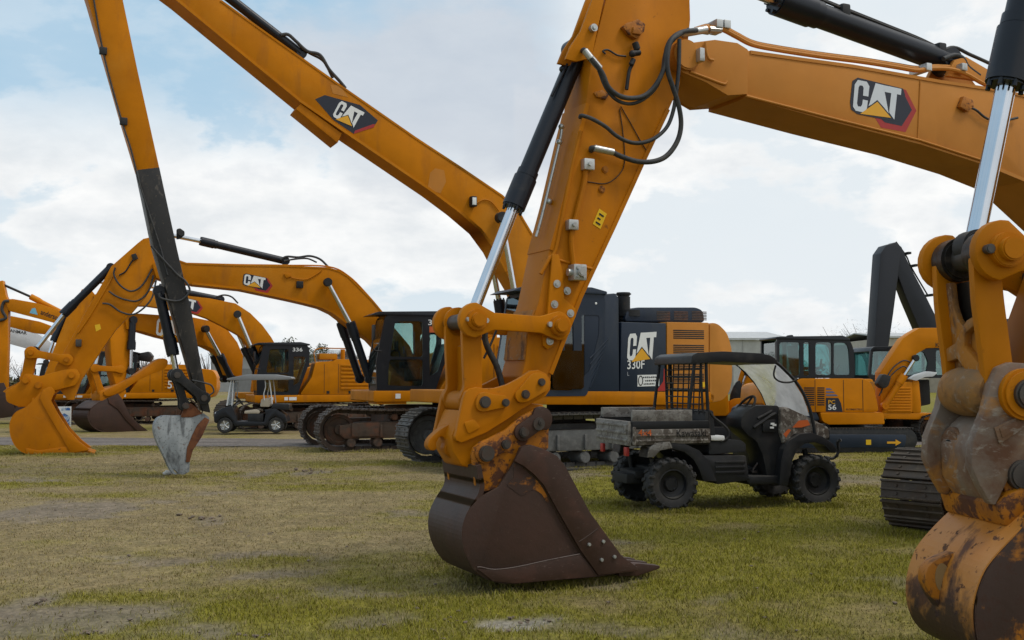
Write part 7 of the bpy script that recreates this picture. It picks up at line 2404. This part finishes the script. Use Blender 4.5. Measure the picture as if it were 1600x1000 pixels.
# ================================================================== sky, sun, camera
SUN_EL, SUN_AZ = 58.0, -14.0      # azimuth measured from +x towards the camera side
world = bpy.data.worlds.new('World'); scene.world = world; world.use_nodes = True
t = NT(world.node_tree)
bg = t.n['Background']
sky = t.node('ShaderNodeTexSky', sky_type='NISHITA')
sky.sun_disc = False; sky.sun_elevation = R(SUN_EL); sky.sun_rotation = R(90 - SUN_AZ + 180); sky.altitude = 20; sky.air_density = 1.0; sky.dust_density = 1.5; sky.ozone_density = 1.2
tc = t.node('ShaderNodeTexCoord')
nrm = tc.outputs['Generated']
turn = t.node('ShaderNodeMapping'); turn.inputs['Rotation'].default_value = (0, 0, math.pi)   # keeps the table's seam south
t.link(nrm, turn.inputs['Vector']); t.link(turn.outputs[0], sky.inputs[0])
sp = t.node('ShaderNodeSeparateXYZ'); t.link(nrm, sp.inputs[0])
zz = t.math('ADD', t.math('MAXIMUM', sp.outputs[2], 0.0), .16)
cb = t.node('ShaderNodeCombineXYZ')
t.link(t.math('DIVIDE', sp.outputs[0], zz), cb.inputs[0]); t.link(t.math('DIVIDE', sp.outputs[1], zz), cb.inputs[1])
flat_ = t.node('ShaderNodeMapping'); flat_.inputs['Location'].default_value = (3.1, 1.7, 0); flat_.inputs['Scale'].default_value = (1.0, .75, 1); t.link(cb.outputs[0], flat_.inputs['Vector'])
low = t.node('ShaderNodeMapping'); low.inputs['Location'].default_value = (.35, 0, .2); low.inputs['Scale'].default_value = (1, 1, 2.1); t.link(nrm, low.inputs['Vector'])
big = t.noise(flat_.outputs[0], .75, 6, .5, .2)
puff = t.noise(low.outputs[0], 4.6, 11, .56, .12)
fine_ = t.noise(low.outputs[0], 13.0, 8, .6, .1)
# clear sky shows mostly towards the left of north; thin white cover elsewhere
clear_side = t.ramp(sp.outputs[0], -.44, .05, (1, 1, 1, 1), (.16, .16, .16, 1))
gap = t.ramp(t.math('ADD', t.math('MULTIPLY', big, .45), t.math('MULTIPLY', puff, .55)), .43, .60, (1, 1, 1, 1), (0, 0, 0, 1))
highm = t.ramp(sp.outputs[2], .07, .24)
blue_amt = t.math('MULTIPLY', t.math('MULTIPLY', gap, clear_side), t.math('ADD', t.math('MULTIPLY', highm, .7), .3))
blue = t.mix(1.0, sky.outputs[0], (.125, .118, .108), 'MULTIPLY')
blue = t.mix(.8, blue, (.43, .64, .81))
base = t.mix(blue_amt, (.785, .83, .86), blue)
# heaped clouds with soft edges, pale grey in their middles
heap = t.math('MULTIPLY', t.ramp(t.math('ADD', puff, t.math('MULTIPLY', t.math('SUBTRACT', fine_, .5), .22)), .475, .525), .95)
shade_low = t.ramp(t.math('ADD', t.math('MULTIPLY', fine_, .5), t.math('MULTIPLY', puff, .5)), .47, .63)
hcol = t.mix(t.math('MULTIPLY', shade_low, .85), (.95, .952, .945), (.72, .755, .785))
open_up = t.math('MULTIPLY', t.ramp(sp.outputs[0], -.40, -.20, (1, 1, 1, 1), (0, 0, 0, 1)), t.ramp(sp.outputs[2], .17, .25))
heap = t.math('MULTIPLY', heap, t.math('SUBTRACT', 1.0, t.math('MULTIPLY', open_up, .85)))
base = t.mix(t.math('MULTIPLY', open_up, .75), base, blue)
fin = t.mix(heap, base, hcol)
# one broad grey bank high up, a little left of north
qx = t.math('DIVIDE', t.math('ADD', sp.outputs[0], .03), .24); qz = t.math('DIVIDE', t.math('SUBTRACT', sp.outputs[2], .275), .10)
q = t.math('SUBTRACT', 1.0, t.math('SQRT', t.math('ADD', t.math('MULTIPLY', qx, qx), t.math('MULTIPLY', qz, qz))))
gm = t.ramp(t.math('ADD', q, t.math('MULTIPLY', t.math('SUBTRACT', puff, .5), 2.2)), -.2, .5)
gm = t.math('MULTIPLY', gm, t.ramp(sp.outputs[1], .0, .3))
fin = t.mix(t.math('MULTIPLY', gm, .9), fin, t.mix(fine_, (.50, .555, .635), (.67, .71, .76)))
zen = t.ramp(sp.outputs[2], .42, .75)
fin = t.mix(t.math('MULTIPLY', zen, .5), fin, (.80, .83, .86))
t.link(fin, bg.inputs[0]); bg.inputs[1].default_value = 1.0
ln = bpy.data.lights.new('sun', 'SUN'); lo = bpy.data.objects.new('sun', ln); COL.objects.link(lo)
ln.energy = 1.5; ln.angle = R(14); ln.color = (1.0, .95, .88)
sd = Vector((math.cos(R(SUN_EL)) * math.cos(R(SUN_AZ)), math.cos(R(SUN_EL)) * math.sin(R(SUN_AZ)), math.sin(R(SUN_EL))))
lo.rotation_euler = (-sd).to_track_quat('-Z', 'Y').to_euler()
cam = bpy.data.cameras.new('camera'); co_ = bpy.data.objects.new('camera', cam); COL.objects.link(co_)
cam.sensor_width = 36; cam.lens = FPX / 1600 * 36; cam.clip_start = .05; cam.clip_end = 6000
co_.location = (0, 0, EYE); co_.rotation_euler = (math.pi / 2 + PITCH, 0, 0)
scene.camera = co_
scene.view_settings.view_transform = 'Standard'; scene.view_settings.look = 'None'
scene.view_settings.exposure = 0.07; scene.view_settings.gamma = 1.0
scene.cycles.max_bounces = 8; scene.cycles.transparent_max_bounces = 24
